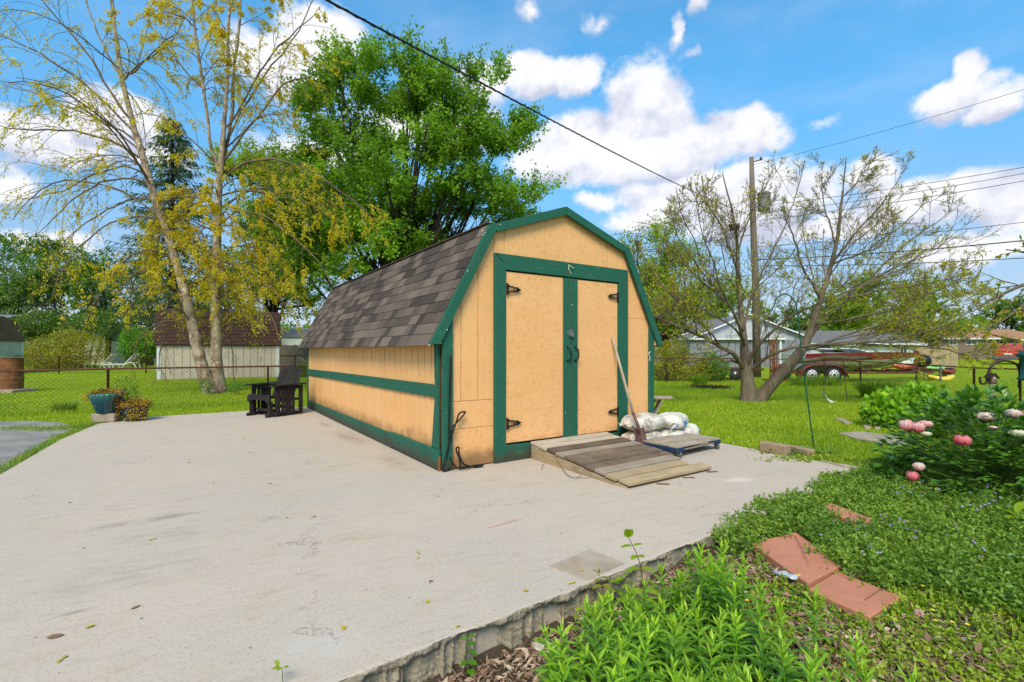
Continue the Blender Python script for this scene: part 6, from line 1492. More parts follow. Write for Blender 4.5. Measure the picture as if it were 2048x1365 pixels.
# --- river birch with yellow leaves
def birch():
    Y0 = 15.6; root, o0 = tree_root('tall two stemmed birch with peeling bark and yellow spring leaves', (430 - 1024) / FPX * Y0, Y0, 'birch_tree')
    big = [[(424, 788, -.1, 34), (410, 748, -.1, 29), (399, 700, -.1, 27), (388, 650, -.1, 25), (374, 600, -.1, 23), (358, 540, 0, 21), (338, 470, 0, 20), (314, 400, .1, 18), (290, 320, .2, 16), (268, 240, .3, 13), (250, 160, .4, 11), (234, 80, .5, 9.5), (226, 0, .5, 8.5), (215, -80, .6, 7)],
           [(437, 788, .1, 34), (434, 748, .1, 28), (432, 690, .1, 26), (430, 620, .1, 24), (432, 540, .1, 22), (434, 460, .1, 19), (438, 380, .1, 17), (444, 310, .1, 14), (448, 230, .1, 9.5), (454, 150, .1, 8), (456, 60, .1, 7), (460, -80, .1, 5)],
           [(441, 345, .1, 10), (456, 280, .3, 9), (466, 190, .5, 8), (472, 100, .6, 7), (482, 0, .7, 6), (492, -80, .8, 4)],
           [(440, 350, .1, 11), (424, 290, -.2, 8), (412, 200, -.4, 7.5), (402, 120, -.5, 6.5), (392, 40, -.6, 5.5), (384, -80, -.7, 4)],
           [(252, 175, .4, 6), (232, 130, .2, 5.5), (205, 70, 0, 4.5), (182, 10, -.1, 3.6), (165, -70, -.2, 2.5)]]
    br = [[(262, 240, .3, 7), (225, 190, .2, 6), (180, 115, 0, 5), (120, 45, -.2, 4), (70, -20, -.4, 2.5)],
          [(282, 280, .2, 6), (240, 235, 0, 5.5), (170, 165, -.3, 5), (90, 110, -.6, 4), (20, 78, -.9, 2.5), (-30, 60, -1, 1.5)],
          [(290, 300, .2, 6), (250, 265, .3, 5), (200, 240, .5, 4), (140, 215, .7, 3.5), (60, 180, 1, 2.5), (-20, 160, 1.2, 1.5)],
          [(296, 325, .2, 6), (240, 290, -.2, 5), (160, 268, -.6, 4.5), (80, 266, -1, 3.5), (20, 262, -1.3, 2.5), (-30, 240, -1.5, 1.5)],
          [(300, 350, .2, 5), (250, 332, .3, 4.5), (190, 345, .6, 4), (130, 375, .9, 3), (70, 400, 1.1, 2), (10, 390, 1.3, 1.3)],
          [(306, 372, .1, 5), (260, 355, -.2, 4.5), (200, 362, -.5, 4), (150, 390, -.8, 3), (110, 430, -1, 2), (80, 470, -1.1, 1.3)],
          [(315, 400, .1, 5), (270, 395, .3, 4), (210, 420, .6, 3.5), (160, 460, .8, 2.5), (120, 500, 1, 2), (90, 545, 1.1, 1.3)],
          [(330, 440, 0, 5), (280, 430, -.4, 4), (220, 450, -.8, 3.5), (165, 500, -1.1, 2.5), (120, 560, -1.3, 1.6), (100, 620, -1.4, 1.2)],
          [(250, 160, .4, 5), (290, 120, .6, 4), (330, 90, .8, 3), (370, 20, 1, 2)],
          [(246, 140, .4, 4), (268, 150, -.3, 4), (320, 100, -.6, 3), (345, 70, -.8, 2)],
          [(444, 300, .1, 6), (480, 230, .5, 5), (540, 140, .9, 4), (600, 60, 1.2, 3), (640, -10, 1.4, 2)],
          [(446, 260, .1, 5), (500, 180, -.4, 4.5), (560, 90, -.8, 3.5), (610, 40, -1.1, 2.5), (640, 20, -1.2, 1.4)],
          [(442, 330, .1, 6), (500, 250, .2, 5), (560, 170, .4, 4), (610, 150, .6, 3), (650, 190, .8, 1.5)],
          [(438, 370, .1, 5), (490, 330, -.4, 4.5), (560, 320, -.8, 4), (630, 345, -1.1, 3), (700, 400, -1.3, 2), (745, 440, -1.4, 1.3)],
          [(436, 420, .1, 5), (500, 380, .4, 4.5), (570, 380, .8, 4), (640, 410, 1.1, 3), (690, 460, 1.3, 2), (720, 520, 1.4, 1.3)],
          [(434, 450, .1, 5), (480, 420, -.3, 4), (540, 430, -.8, 3.5), (600, 480, -1.1, 2.5), (650, 540, -1.3, 1.8), (680, 600, -1.4, 1.2)],
          [(432, 520, .1, 4.5), (470, 490, .4, 4), (530, 500, .9, 3), (580, 550, 1.2, 2), (610, 620, 1.4, 1.3)],
          [(432, 540, .1, 4.5), (400, 500, .6, 4), (340, 490, 1, 3), (280, 530, 1.3, 2), (240, 600, 1.5, 1.3)],
          [(350, 520, 0, 4.5), (300, 500, -.5, 4), (240, 520, -1, 3), (190, 580, -1.3, 2), (165, 650, -1.4, 1.3)],
          [(345, 500, 0, 4), (380, 480, -.6, 3.5), (420, 500, -1.1, 3), (450, 560, -1.4, 2), (470, 640, -1.5, 1.3)],
          [(395, 60, -.5, 4), (360, 30, -.7, 3), (320, 20, -.9, 2), (290, 40, -1, 1.3)],
          [(410, 180, -.4, 4), (370, 140, -.1, 3.5), (340, 100, .1, 2.5), (310, 60, .2, 1.4)],
          [(370, 590, -.1, 4), (330, 570, -.6, 3), (280, 590, -1, 2), (240, 640, -1.2, 1.3)],
          [(431, 600, .1, 4), (480, 570, -.5, 3.5), (540, 580, -1, 2.5), (590, 640, -1.3, 1.3)]]
    P0, R0 = limbs_px(big, Y0, 26, .012, 3); P1, R1 = limbs_px(br, Y0, 14, .03, 4); R1 = np.clip(R1 * .8, .008, 1)
    R0 *= .76; R0[:2, 0] *= 1.35; R0[:2, 1] *= 1.1
    a = Acc(); add_tubes(a, P0 - o0, R0, 12); link('trunk', a.mesh('trunk', M['birch'], True), root)
    up = np.array([resample(np.c_[p[9:], r[9:]], 14) for p, r in zip(P0, R0)])
    PX, RX = children(up[:, :, :3], up[:, :, 3], 9, .0, .98, 55, (.38, .7), .32, 14, .2, .07, .5); RX = np.clip(RX, .006, .03)
    mid = np.array([resample(np.c_[p[2:14], r[2:14]], 14) for p, r in zip(P0[:2], R0[:2])])
    PY, RY = children(mid[:, :, :3], mid[:, :, 3], 14, .1, 1, 62, (.45, .75), .22, 14, .5, .08, .3); RY = np.clip(RY, .005, .02)
    P1 = np.concatenate([P1, PX, PY]); R1 = np.concatenate([R1, RX, RY])
    P2, R2 = children(P1, R1, 11, .12, .98, 38, (.28, .62), .5, 9, .32, .10, .2); R2 = np.clip(R2, .004, .008)
    P3, R3 = children(P2, R2, 5, .2, .98, 38, (.3, .7), .6, 6, .45, .12, .0); R3 = np.clip(R3, .0022, .0038)
    a = Acc(); add_tubes(a, P1 - o0, R1, 6); add_tubes(a, P2 - o0, R2, 4); add_tubes(a, P3 - o0, R3, 3)
    link('branches', a.mesh('branches', M['twig_birch'], True), root)
    pos, T, idx = along(P3, 26, .1, 1.0); p2, t2, _ = along(P2, 14, .3, 1); pos = np.concatenate([pos, p2]); T = np.concatenate([T, t2])
    X = pos[:, 0] / pos[:, 1] * FPX + 1024; Yp = HZ - (pos[:, 2] - CAM_H) / pos[:, 1] * FPX
    zf = np.interp(pos[:, 2], [1.5, 2.4, 4, 6.5, 8, 10, 14], [.03, .3, 1.0, 1.0, .62, .45, .40])
    side = np.interp(pos[:, 0] - o0[0], [-5, -2.6, -1, 4], [.35, .55, 1.0, 1.6]); cl = np.sin(pos[:, 0] * 3.1 + 2 * np.sin(pos[:, 2] * 1.7)) * np.sin(pos[:, 2] * 3.7 + pos[:, 1] * 2.9 + 1.5 * np.sin(pos[:, 0] * 2.1)); k_ = rng.random(len(pos)) < zf * side * np.clip(.95 + 1.1 * cl, .20, 1.5); pos, T = pos[k_], T[k_]
    n_ = len(pos); V, F = leaves(pos - o0 + rng.normal(0, .025, (n_, 3)), norm(T * .4 + rdir(n_) * .8 + np.array([0, 0, -.7])), rdir(n_, .4), rng.uniform(.045, .085, n_), rng.uniform(.03, .055, n_), .2)
    link('crown', newmesh('crown', V, F, M['leaf_birch'], attr=np.repeat(rng.random(n_), 2)), root); print('birch', n_, len(P3))
birch()

# --- big maple behind the shed
def shoots_tree(label, px, Y0, base_z, spans, ntwig, nleaf, leaf, mat, name='maple_tree', updir=.9, tl=(.5, 1.3), nlimb=26, barkm='dark_bark', trunk_r=.28, group=None, trunk_top=None, seed=1, rough_=.25, cat='tree', clump=0, csize=.8):
    """spans: ellipsoids (px, py, depth offset, half w px, half h px) filled with leafy shoots"""
    root, o0 = tree_root(label, (px - 1024) / FPX * Y0, Y0, name, group, cat)
    s_ = Y0 / FPX; vol = np.array([s[3] * s[4] for s in spans], float); vol /= vol.sum(); cnt_ = (vol * ntwig).astype(int)
    P = []; D = []; tones = []
    for s, c in zip(spans, cnt_):
        cpt = np.array(A(s[0], s[1], Y0 + s[2])); rad = np.array([s[3] * s_, s[3] * s_ * .85, s[4] * s_]); d = rdir(c); rr = rng.uniform(.25, 1, c) ** (1 / 2.2)
        lump = 1 + rough_ * np.sin(d[:, 0] * 7 + s[0]) * np.cos(d[:, 2] * 6 + s[1]) * np.cos(d[:, 1] * 5)
        q_ = cpt + d * (rr * lump)[:, None] * rad
        if clump > 0:
            m_c = max(3, int(c / clump)); ci = rng.integers(0, c, m_c); who = rng.integers(0, m_c, c); cs_ = csize * rng.uniform(.6, 1.25, m_c)[who][:, None]; dl = rdir(c); q_ = q_[ci][who] + dl * cs_ * np.array([1, 1, .42]) * rng.uniform(.3, 1, c)[:, None]; d = norm(d[ci][who] * .8 + dl * .8); tones.append(rng.random(m_c)[who])
        P.append(q_); D.append(d)
    P = np.concatenate(P); D = np.concatenate(D); n = len(P); D = norm(D * .8 + rng.normal(0, .45, (n, 3)) + np.array([0, 0, updir]))
    Ls = rng.uniform(*tl, n); S = 4; t = np.linspace(0, 1, S)[None, :, None]; bend = rng.normal(0, .12, (n, 1, 3))
    TW = P[:, None, :] + D[:, None, :] * t * Ls[:, None, None] + bend * t ** 2 * Ls[:, None, None]
    keep = TW[:, 0, 2] > base_z; TW = TW[keep]; n = len(TW); tone = np.concatenate(tones)[keep] if tones else None
    a = Acc(); add_tubes(a, TW - o0, np.full((n, S), .006) * np.linspace(1.5, .6, S), 3); link('twigs', a.mesh('twigs', M[barkm]), root)['kind'] = 'stuff'
    # limbs from the trunk out to the shoots
    zc = trunk_top or (base_z + .15 * (P[:, 2].max() - base_z)); base = np.array([o0[0], o0[1], gh(o0[0], o0[1]) - .1]); tips = TW[rng.integers(0, n, nlimb), 0]; L = []
    for k_ in range(nlimb):
        st = base + np.array([0, 0, rng.uniform(.55, 1.6) * zc]); tp = tips[k_]; m1 = st * .45 + tp * .55 + np.array([0, 0, -.12 * abs(tp[0] - st[0])]) + rng.normal(0, .25, 3); r0 = trunk_r * rng.uniform(.28, .5); L.append(resample([[*st, r0], [*(st * .75 + m1 * .25 + rng.normal(0, .05, 3)), r0 * .8], [*m1, r0 * .5], [*tp, r0 * .15]], 12))
    L = np.array(L); tr = resample([[*base, trunk_r * 1.25], [*(base + [0, 0, .5]), trunk_r], [*(base + [.1, 0, zc]), trunk_r * .8], [*(base + [.05, .1, zc * 1.8]), trunk_r * .4]], 12)[None]
    a = Acc(); add_tubes(a, tr[:, :, :3] - o0, tr[:, :, 3], 12); add_tubes(a, L[:, :, :3] - o0, L[:, :, 3], 7)
    Pm, Rm = children(L[:, :, :3], L[:, :, 3], 6, .2, .8, 35, (.15, .32), .45, 7, -.2, .1, .4); add_tubes(a, Pm - o0, np.clip(Rm, .01, .05), 4)
    link('trunk', a.mesh('trunk', M[barkm], True), root)
    pos, T, idx = along(TW, nleaf, .0, 1.05); N = len(pos); pos = pos + rng.normal(0, .09 * (1 if leaf[0] > .05 else .6), (N, 3)); ctone = (rng.random(n) if tone is None else .3 * rng.random(n) + .7 * tone)[idx]
    V, F = leaves(pos - o0, norm(T * .3 + rdir(N) + np.array([0, 0, -.15])), norm(rdir(N) * .8 + np.array([0, -.25, .9])), rng.uniform(leaf[0], leaf[1], N), rng.uniform(leaf[0], leaf[1], N) * leaf[2], .12)
    link('crown', newmesh('crown', V, F, M[mat], attr=np.repeat(np.clip(ctone * .6 + rng.random(N) * .4, 0, 1), 2)), root); return root
shoots_tree('big bright green maple rising behind the yellow shed', 800, 20.0, 2.0,
            [(800, 290, 0, 175, 190), (690, 250, -.6, 90, 170), (905, 330, -.4, 120, 150), (960, 370, .2, 120, 105), (790, 420, -1.4, 170, 100), (650, 390, -.8, 110, 130), (600, 430, .6, 70, 110), (1040, 400, .5, 60, 50), (720, 500, -1.6, 110, 70), (780, 170, .2, 80, 60), (650, 540, -1, 60, 60), (880, 470, -.6, 120, 60), (880, 190, .4, 80, 70), (1000, 250, .4, 50, 60), (960, 200, .3, 50, 50)],
            3300, 36, (.085, .155, .85), 'leaf_maple', trunk_r=.32, trunk_top=3.2, nlimb=70, tl=(.35, 1.0), clump=17, csize=.72)
shoots_tree('shorter dense green tree between the maple and the birch', 545, 26, 1.2, [(560, 320, 0, 75, 75), (500, 330, .5, 55, 50), (540, 400, 0, 95, 80), (600, 480, 0, 90, 90), (520, 520, 0, 80, 90), (600, 590, 0, 60, 50), (640, 600, 0, 60, 40)], 1050, 34, (.10, .17, .8), 'leaf_bg_y', trunk_r=.25, clump=16, csize=.75, nlimb=20, name='broadleaf_tree')
shoots_tree('yellow green tree partly hidden behind the right slope of the shed roof', 1330, 24, .4, [(1300, 540, 0, 70, 60), (1370, 570, 0, 70, 60), (1340, 610, -.5, 90, 50), (1290, 620, 0, 60, 60), (1350, 500, .6, 40, 40)], 800, 26, (.08, .15, .7), 'leaf_bg_y', trunk_r=.2, clump=12, csize=.6, nlimb=20, name='broadleaf_tree')

# --- spruce
def spruce(label, px, Y0, pytop, pylow, wpx, name='spruce_tree', n_=30, dens=1.0):
    root, o0 = tree_root(label, (px - 1024) / FPX * Y0, Y0, name); zt_, zb = A(px, pytop, Y0).z, A(px, pylow, Y0).z; rw = wpx / FPX * Y0; P = []
    g = gh(o0[0], Y0); N = 330
    for i in range(N):
        f = (i + rng.random()) / N; z_ = zb + (zt_ - zb) * f; Lb = rw * (1 - f) ** .72 * rng.uniform(.75, 1.15) + .2; a_ = rng.uniform(0, 6.283); d = np.array([math.cos(a_), math.sin(a_), 0]); t = np.linspace(0, 1, 8)[:, None]
        P.append(np.array([o0[0], Y0, z_]) + d * t * Lb + np.array([0, 0, 1]) * (-.42 * t + .28 * t ** 2.5) * Lb)
    P = np.array(P); a = Acc(); add_tubes(a, P - o0, np.full(P.shape[:2], .02) * np.linspace(1, .3, 8), 4)
    tr = resample([[o0[0], Y0, g - .1, .26], [o0[0], Y0, (g + zt_) / 2, .15], [o0[0], Y0, zt_, .02]], 12)[None]; add_tubes(a, tr[:, :, :3] - o0, tr[:, :, 3], 10); link('trunk', a.mesh('trunk', M['dark_bark']), root)
    pos, T, _ = along(P, int(22 * dens), .15, 1.0); k_ = len(pos); sd_ = norm(np.cross(T, np.array([0, 0, 1.]))) * rng.choice([-1, 1], k_)[:, None]
    D = norm(T * .7 + sd_ * .6 + np.array([0, 0, -.55]) + rdir(k_) * .25); Lt = rng.uniform(.12, .34, k_)
    TW = pos[:, None, :] + D[:, None, :] * np.linspace(0, 1, 4)[None, :, None] * Lt[:, None, None]; TW[:, :, 2] -= (np.linspace(0, 1, 4) ** 2 * .10)[None]
    V1, Q1 = tubes(TW - o0, np.full(TW.shape[:2], .016) * np.array([.9, 1, .8, .3]), 3)
    p2, t2, _ = along(TW, 3); n2 = len(p2); V, F = leaves(p2 - o0, norm(t2 + rdir(n2) * .7), rdir(n2), .07, .022, 0)
    a = Acc(); a.add(V1, Q1, rng.random(len(Q1))); a.add(V, F, rng.random(len(F))); link('crown', a.mesh('crown', M['leaf_spruce']), root)
spruce('dark conical spruce standing behind the birch', 345, 24.5, 238, 640, 128)

# --- background trees
BG = [('far dark green tree at the left edge above the pale house', 20, 44, [(20, 520, 0, 60, 36), (60, 560, 0, 90, 55), (10, 600, 0, 70, 50)], 'leaf_bg', 420), 
      ('broad dark tree left of the spruce with sky showing through', 130, 42, [(110, 530, 0, 70, 46), (170, 570, 0, 80, 55), (90, 600, 0, 80, 50)], 'leaf_bg', 420),
      ('rounded tree behind the yellowish bush at left', 215, 40, [(220, 530, 0, 60, 50), (240, 590, 0, 70, 50), (190, 620, 0, 70, 40)], 'leaf_bg', 330),
      ('leafy tree behind the brown roofed shed left of the birch', 300, 38, [(300, 560, 0, 60, 50), (330, 610, 0, 60, 40)], 'leaf_bg', 240),
      ('dark tree seen between the birch stems and the brown roof', 470, 36, [(480, 560, 0, 70, 60), (500, 610, 0, 80, 40), (430, 590, 0, 60, 40)], 'leaf_bg', 380),
      ('small round topped tree at the extreme upper left edge', -5, 46, [(8, 480, 0, 28, 14), (-20, 500, 0, 40, 24)], 'leaf_bg', 80),
      ('bright yellow green tree beyond the white house', 1700, 52, [(1700, 600, 0, 60, 40), (1660, 630, 0, 60, 30), (1745, 625, 0, 60, 34)], 'leaf_bg_y', 420),
      ('mid green tree behind the middle of the low branches', 1850, 58, [(1840, 610, 0, 46, 34), (1880, 640, 0, 60, 26), (1810, 640, 0, 50, 24)], 'leaf_bg_y', 340),
      ('dark green distant tree over the orange roof at right', 2020, 80, [(2030, 630, 0, 36, 18), (2060, 636, 0, 40, 20), (2000, 644, 0, 40, 10)], 'leaf_bg', 200),
      ('distant green tree behind the garage gable', 1420, 60, [(1430, 610, 0, 60, 40), (1480, 630, 0, 60, 24)], 'leaf_bg_y', 260),
      ('distant tree behind the long white house roof', 1600, 62, [(1590, 640, 0, 70, 24), (1640, 650, 0, 60, 18)], 'leaf_bg', 240)]
for lb, px, Y, sp, mt, nt in BG:
    shoots_tree(lb, px, Y, 1.0, sp, nt, 32, (.14 * Y / 40, .25 * Y / 40, .7), mt, 'background_tree', nlimb=12, trunk_r=.22, updir=.3, clump=13, csize=1.3 * Y / 40, tl=(.5 * Y / 40, 1.3 * Y / 40), group='trees beyond the neighbouring gardens')

# a far wooded horizon closing the gaps between the gardens
n_ = 34000; an = rng.uniform(-1.25, 1.25, n_); rd = rng.uniform(105, 125, n_); top_ = 5.5 + 2.2 * np.sin(an * 23) + 1.5 * np.sin(an * 61 + 1) + 1.0 * np.sin(an * 140); p = np.stack([np.sin(an) * rd, np.cos(an) * rd, rng.uniform(.1, 1, n_) ** .8 * top_], 1)
V, F = leaves(p, rdir(n_, .1), norm(rdir(n_) + np.array([0, -.4, .6])), rng.uniform(.5, 1.0, n_), rng.uniform(.4, .8, n_), .1); tag(link('treeline', newmesh('treeline', V, F, M['leaf_bg'], attr=np.repeat(np.clip(.5 + .3 * np.sin(an * 30) + rng.normal(0, .2, n_), 0, 1), 2))), 'far wooded horizon beyond the neighbouring gardens', 'treeline', None, 'stuff')
# --- bushes
def bush(label, px, pybase, Y, blobs, n, leaf, mat, name='bush', z0=None, upd=.4, cat='bush', stems=14, group=None, inner=.55):
    x0 = (px - 1024) / FPX * Y; g = gh(x0, Y) if z0 is None else z0; root, o0 = tree_root(label, x0, Y, name, group, cat); s_ = Y / FPX; V_ = []; vol = np.array([b[2] * b[3] for b in blobs], float); vol /= vol.sum()
    for b, f in zip(blobs, vol):
        c = int(n * f); d = rdir(c); rr = rng.uniform(inner ** 3, 1, c) ** (1 / 3); lump = 1 + .14 * np.sin(d[:, 0] * 9 + b[0]) * np.cos(d[:, 2] * 8) + rng.normal(0, .05, c)
        p = np.array(A(b[0], b[1], Y)) + d * (rr * lump)[:, None] * np.array([b[2] * s_, b[2] * s_ * .8, b[3] * s_]); V_.append((p, d))
    p = np.concatenate([v[0] for v in V_]); d = np.concatenate([v[1] for v in V_]); k_ = p[:, 2] > g + .03; p, d = p[k_], d[k_]; N = len(p)
    V, F = leaves(p - o0, norm(d * .6 + rdir(N) * .8 + np.array([0, 0, upd])), norm(d + rdir(N) * .6 + np.array([0, 0, .5])), rng.uniform(leaf[0], leaf[1], N), rng.uniform(leaf[0], leaf[1], N) * leaf[2], .15)
    link('foliage', newmesh('foliage', V, F, M[mat], attr=np.repeat(rng.random(N), 2)), root)
    st = []
    for i in range(stems):
        tp = p[rng.integers(N)]; b0 = np.array([x0 + rng.normal(0, .15) + (tp[0] - x0) * .3, Y + rng.normal(0, .15), g - .03]); st.append(resample([b0, b0 * .5 + tp * .5 + [0, 0, .1], tp], 7))
    a = Acc(); add_tubes(a, np.array(st) - o0, np.full((stems, 7), .012 * Y / 15 + .004) * np.linspace(1, .4, 7), 5); link('stems', a.mesh('stems', M['twig']), root)['kind'] = 'stuff'; return root
bush('loose yellow and rust tinged bush left of the white loungers', 130, 742, 32, [(110, 705, 62, 34), (160, 700, 52, 36), (90, 718, 50, 24), (135, 680, 36, 22)], 9000, (.09, .17, .5), 'leaf_bush_y')
bush('round bright green bush left of the brown roofed shed', 277, 722, 33, [(277, 690, 36, 36), (290, 700, 26, 24)], 6500, (.10, .18, .6), 'leaf_bush_g')
bush('dark evergreen bush beside the pale house gable', 75, 690, 33, [(78, 648, 40, 26), (60, 665, 30, 16)], 4500, (.12, .20, .5), 'leaf_bg')
bush('dark tangled shrub in front of the far dark roofed shed', 175, 700, 34, [(180, 655, 50, 28), (150, 665, 40, 20), (200, 640, 30, 20)], 4200, (.12, .20, .5), 'leaf_bg')
bush('green hedge bush at the foot of the privacy fence', 600, 760, 24, [(600, 744, 22, 16), (620, 740, 20, 18)], 1500, (.06, .12, .5), 'leaf_bg')
bush('wild yellow green bush behind the fence right of the shed', 1335, 762, 21.5, [(1325, 725, 44, 38), (1375, 735, 40, 28), (1345, 705, 32, 26), (1405, 745, 32, 20)], 9000, (.06, .12, .45), 'leaf_bush_y')
bush('leafy green shrub behind the fence left of the utility trailer', 1425, 762, 21.3, [(1430, 738, 28, 24), (1420, 725, 18, 22)], 2600, (.06, .12, .45), 'leaf_bush_g')
bush('small leafy sprig at the foot of the birch', 460, 786, 15.0, [(470, 775, 16, 10), (412, 772, 12, 14)], 900, (.03, .07, .5), 'leaf_bush_g', stems=6)
bush('upright weedy shrub standing at the chain link fence behind the pots', 250, 815, 11.2, [(250, 775, 26, 22), (262, 790, 20, 16)], 500, (.03, .07, .4), 'leaf_bush_g', stems=12, inner=.1)
bush('broad leaved green shrub in the right lawn bed', 1805, 858, 8.6, [(1790, 820, 52, 38), (1838, 812, 50, 38), (1770, 828, 40, 26), (1830, 795, 34, 24), (1860, 825, 36, 26)], 2300, (.09, .16, .62), 'leaf_hyd', stems=24, inner=.55)
bush('lime yellow ferny filler plants right of the broad leaved shrub', 1910, 860, 8.3, [(1905, 838, 46, 20), (1945, 845, 40, 16), (1880, 850, 30, 14)], 2600, (.03, .07, .35), 'leaf_lime', stems=16, inner=.1, cat='plant', name='filler_plant')
# ornamental grass clump
def grass_clump(label, px, py, Y, n, h_, spread, mat='grass_long', name='ornamental_grass', z0=None, w_=.010):
    x0 = (px - 1024) / FPX * Y; g = gh(x0, Y) if z0 is None else z0; root, o0 = tree_root(label, x0, Y, name, None, 'grass clump'); o0[2] = g; root.location.z = g
    a_ = rng.uniform(0, 6.283, n); r0 = rng.uniform(0, 1, n) ** .5 * spread * .55; d = np.stack([np.cos(a_), np.sin(a_), np.zeros(n)], 1); b = d * r0[:, None]; lean = rng.uniform(.15, .9, n); H = h_ * rng.uniform(.6, 1.1, n)
    t = np.linspace(0, 1, 5); P = b[:, None, :] + d[:, None, :] * (lean * spread * .8)[:, None, None] * (t ** 1.8)[None, :, None]; P[:, :, 2] = H[:, None] * (t - .22 * t ** 3 * lean[:, None]); sd_ = norm(np.cross(d, [0, 0, 1.]) + rng.normal(0, .3, (n, 3)))
    wd = (w_ * (1 - t ** 2 * .95))[None, :, None]; Lp, Rp = P - sd_[:, None, :] * wd, P + sd_[:, None, :] * wd; V = np.stack([Lp, Rp], 2).reshape(-1, 3); i = np.arange(n)[:, None] * 10
    F = np.concatenate([i + np.array([2 * k, 2 * k + 1, 2 * k + 3, 2 * k + 2]) for k in range(4)], 1).reshape(-1, 4); link('blades', newmesh('blades', V, F, M[mat], attr=np.repeat(rng.random(n), 4)), root); return root
grass_clump('dense dark green ornamental grass clump in front of the boat trailer', 1758, 786, 13.6, 900, .62, .75, w_=.008)
for i, (px, py, lb) in enumerate(((130, 828, 'tuft of long grass at the fence left of the pots'), (640, 775, 'long grass behind the rear corner of the yellow shed'), (1610, 770, 'long seeding grass along the right fence near the boat wheels'), (1660, 772, 'long pale grass right of the leaning trunk by the fence'), (1400, 768, 'strappy leaves at the fence under the bush right of the shed'))):
    Y = {0: 10.6, 1: 14.5}.get(i, 18.8); grass_clump(lb, px, py, Y, 160, (.28, .35, .5, .5, .55)[i], (.35, .5, .9, .8, .5)[i], name='grass_tuft', w_=.006 + .0004 * Y)

# --- tree outside the right edge whose leafy branches reach into the picture
def edge_tree():
    Y0 = 8.0; root, o0 = tree_root('leafy maple branches reaching in from the right edge', (2330 - 1024) / FPX * Y0, Y0, 'maple_tree')
    L = [[(2330, 790, 0, 60), (2320, 600, 0, 50), (2310, 380, 0, 40), (2300, 100, 0, 25)], [(2320, 600, 0, 24), (2200, 560, -.3, 16), (2100, 560, -.5, 10), (2040, 575, -.6, 6.5), (1985, 600, -.7, 4), (1945, 625, -.7, 2)], [(2200, 558, -.3, 12), (2120, 520, -.3, 8), (2060, 505, -.3, 5), (2010, 500, -.3, 2)], [(2120, 562, -.5, 8), (2060, 600, -.4, 5), (2010, 640, -.4, 3), (1975, 660, -.4, 1.5)]]
    P0, R0 = limbs_px(L, Y0, 14, .008, 9); P2, R2 = children(P0[1:], R0[1:], 9, .35, 1, 38, (.15, .35), .45, 6, .1, .08, .2); R2 = np.clip(R2, .0025, .008); a = Acc(); add_tubes(a, P0 - o0, R0, 8); add_tubes(a, P2 - o0, R2, 4); link('branches', a.mesh('branches', M['grey_bark'], True), root)
    pos, T, _ = along(P2, 7, .3, 1.05); n_ = len(pos); V, F = leaves(pos - o0, norm(T + rdir(n_) * .8 + np.array([0, 0, -.3])), rdir(n_, .7), rng.uniform(.05, .11, n_), rng.uniform(.03, .06, n_), .15)
    link('crown', newmesh('crown', V, F, M['leaf_bush_y'], attr=np.repeat(rng.random(n_), 2)), root)
edge_tree()
# bird nest in the right tree
x_, y_, z_ = A(1468, 455, 13.3); m_ = MB(); r2 = random.Random(2)
for i in range(150):
    a_ = r2.uniform(0, 6.28); q = r2.uniform(.05, .13); p = Vector((math.cos(a_) * q, math.sin(a_) * q, r2.uniform(-.08, .08))); d = Vector((-math.sin(a_), math.cos(a_), r2.uniform(-.5, .5))) * .09; m_.tube([p - d, p, p + d - Vector((math.cos(a_), math.sin(a_), 0)) * .02], .005, 3, cap=False)
o_ = m_.obj('bird_nest', M['twig'], None, loc=(x_, y_, z_)); tag(o_, 'dark bird nest of twigs high in the spreading tree', 'nest')
# ------------------------------------------------------------ grass
SL_P = np.array(SLAB); DR_P = np.array(drv)
BED = np.array([tuple(SE0 + SED * -1.2), tuple(SE0), tuple(SE1), (-2.9, .38), (-2.9, -2), (6, -2), (5.6, 5.6), tuple(SE0 + SED * -1.2)])
def scatter(n, px0, px1, Y0, Y1, pw=0.6):
    """points over a wedge of ground, denser close by"""
    u = rng.random(n); Y = (Y0 ** (1 - 1 / pw) * 0 + ((1 / Y0) * (1 - u) + (1 / Y1) * u) ** -1); t = (rng.uniform(px0, px1, n) - 1024) / FPX; return np.stack([t * Y, Y], 1)
def blades(name, P, h_, wd, mat, kind='stuff', tri=True):
    n = len(P); z_ = gz(P[:, 0], P[:, 1]); a_ = rng.uniform(0, 6.283, n); d = np.stack([np.cos(a_), np.sin(a_)], 1); ln = rng.uniform(.1, .9, n)[:, None] * h_[:, None]
    b = np.c_[P, z_ - .004]; s_ = np.c_[-d[:, 1], d[:, 0], np.zeros(n)] * wd[:, None]; m = b + np.c_[d * ln * .35, h_ * .6]; t = b + np.c_[d * ln, h_ * (1 - .25 * (ln[:, 0] / h_) ** 2)]
    V = np.stack([b - s_, b + s_, m + s_ * .8, m - s_ * .8, t], 1).reshape(-1, 3); i = np.arange(n)[:, None] * 5; F4 = i + np.array([0, 1, 2, 3]); F3 = i + np.array([3, 2, 4]); r_ = rng.random(n)
    o = link(name, newmesh(name, V, [F4, F3], M[mat], attr=np.concatenate([r_, r_])), None); return tag(o, kind=kind)
G1 = scatter(150000, 1290, 2080, 5.0, 22); q = (G1[:, 0] - SE0[0]) * SEN[0] + (G1[:, 1] - SE0[1]) * SEN[1]; k_ = ~inpoly(G1, SL_P) & ~inpoly(G1, BED) & (q < .05); 
def patchy(P, thr=.0): 
    f = np.sin(P[:, 0] * 2.1 + 1.3 * np.sin(P[:, 1] * 1.7)) * np.cos(P[:, 1] * 1.9 + P[:, 0]) ; return f > thr
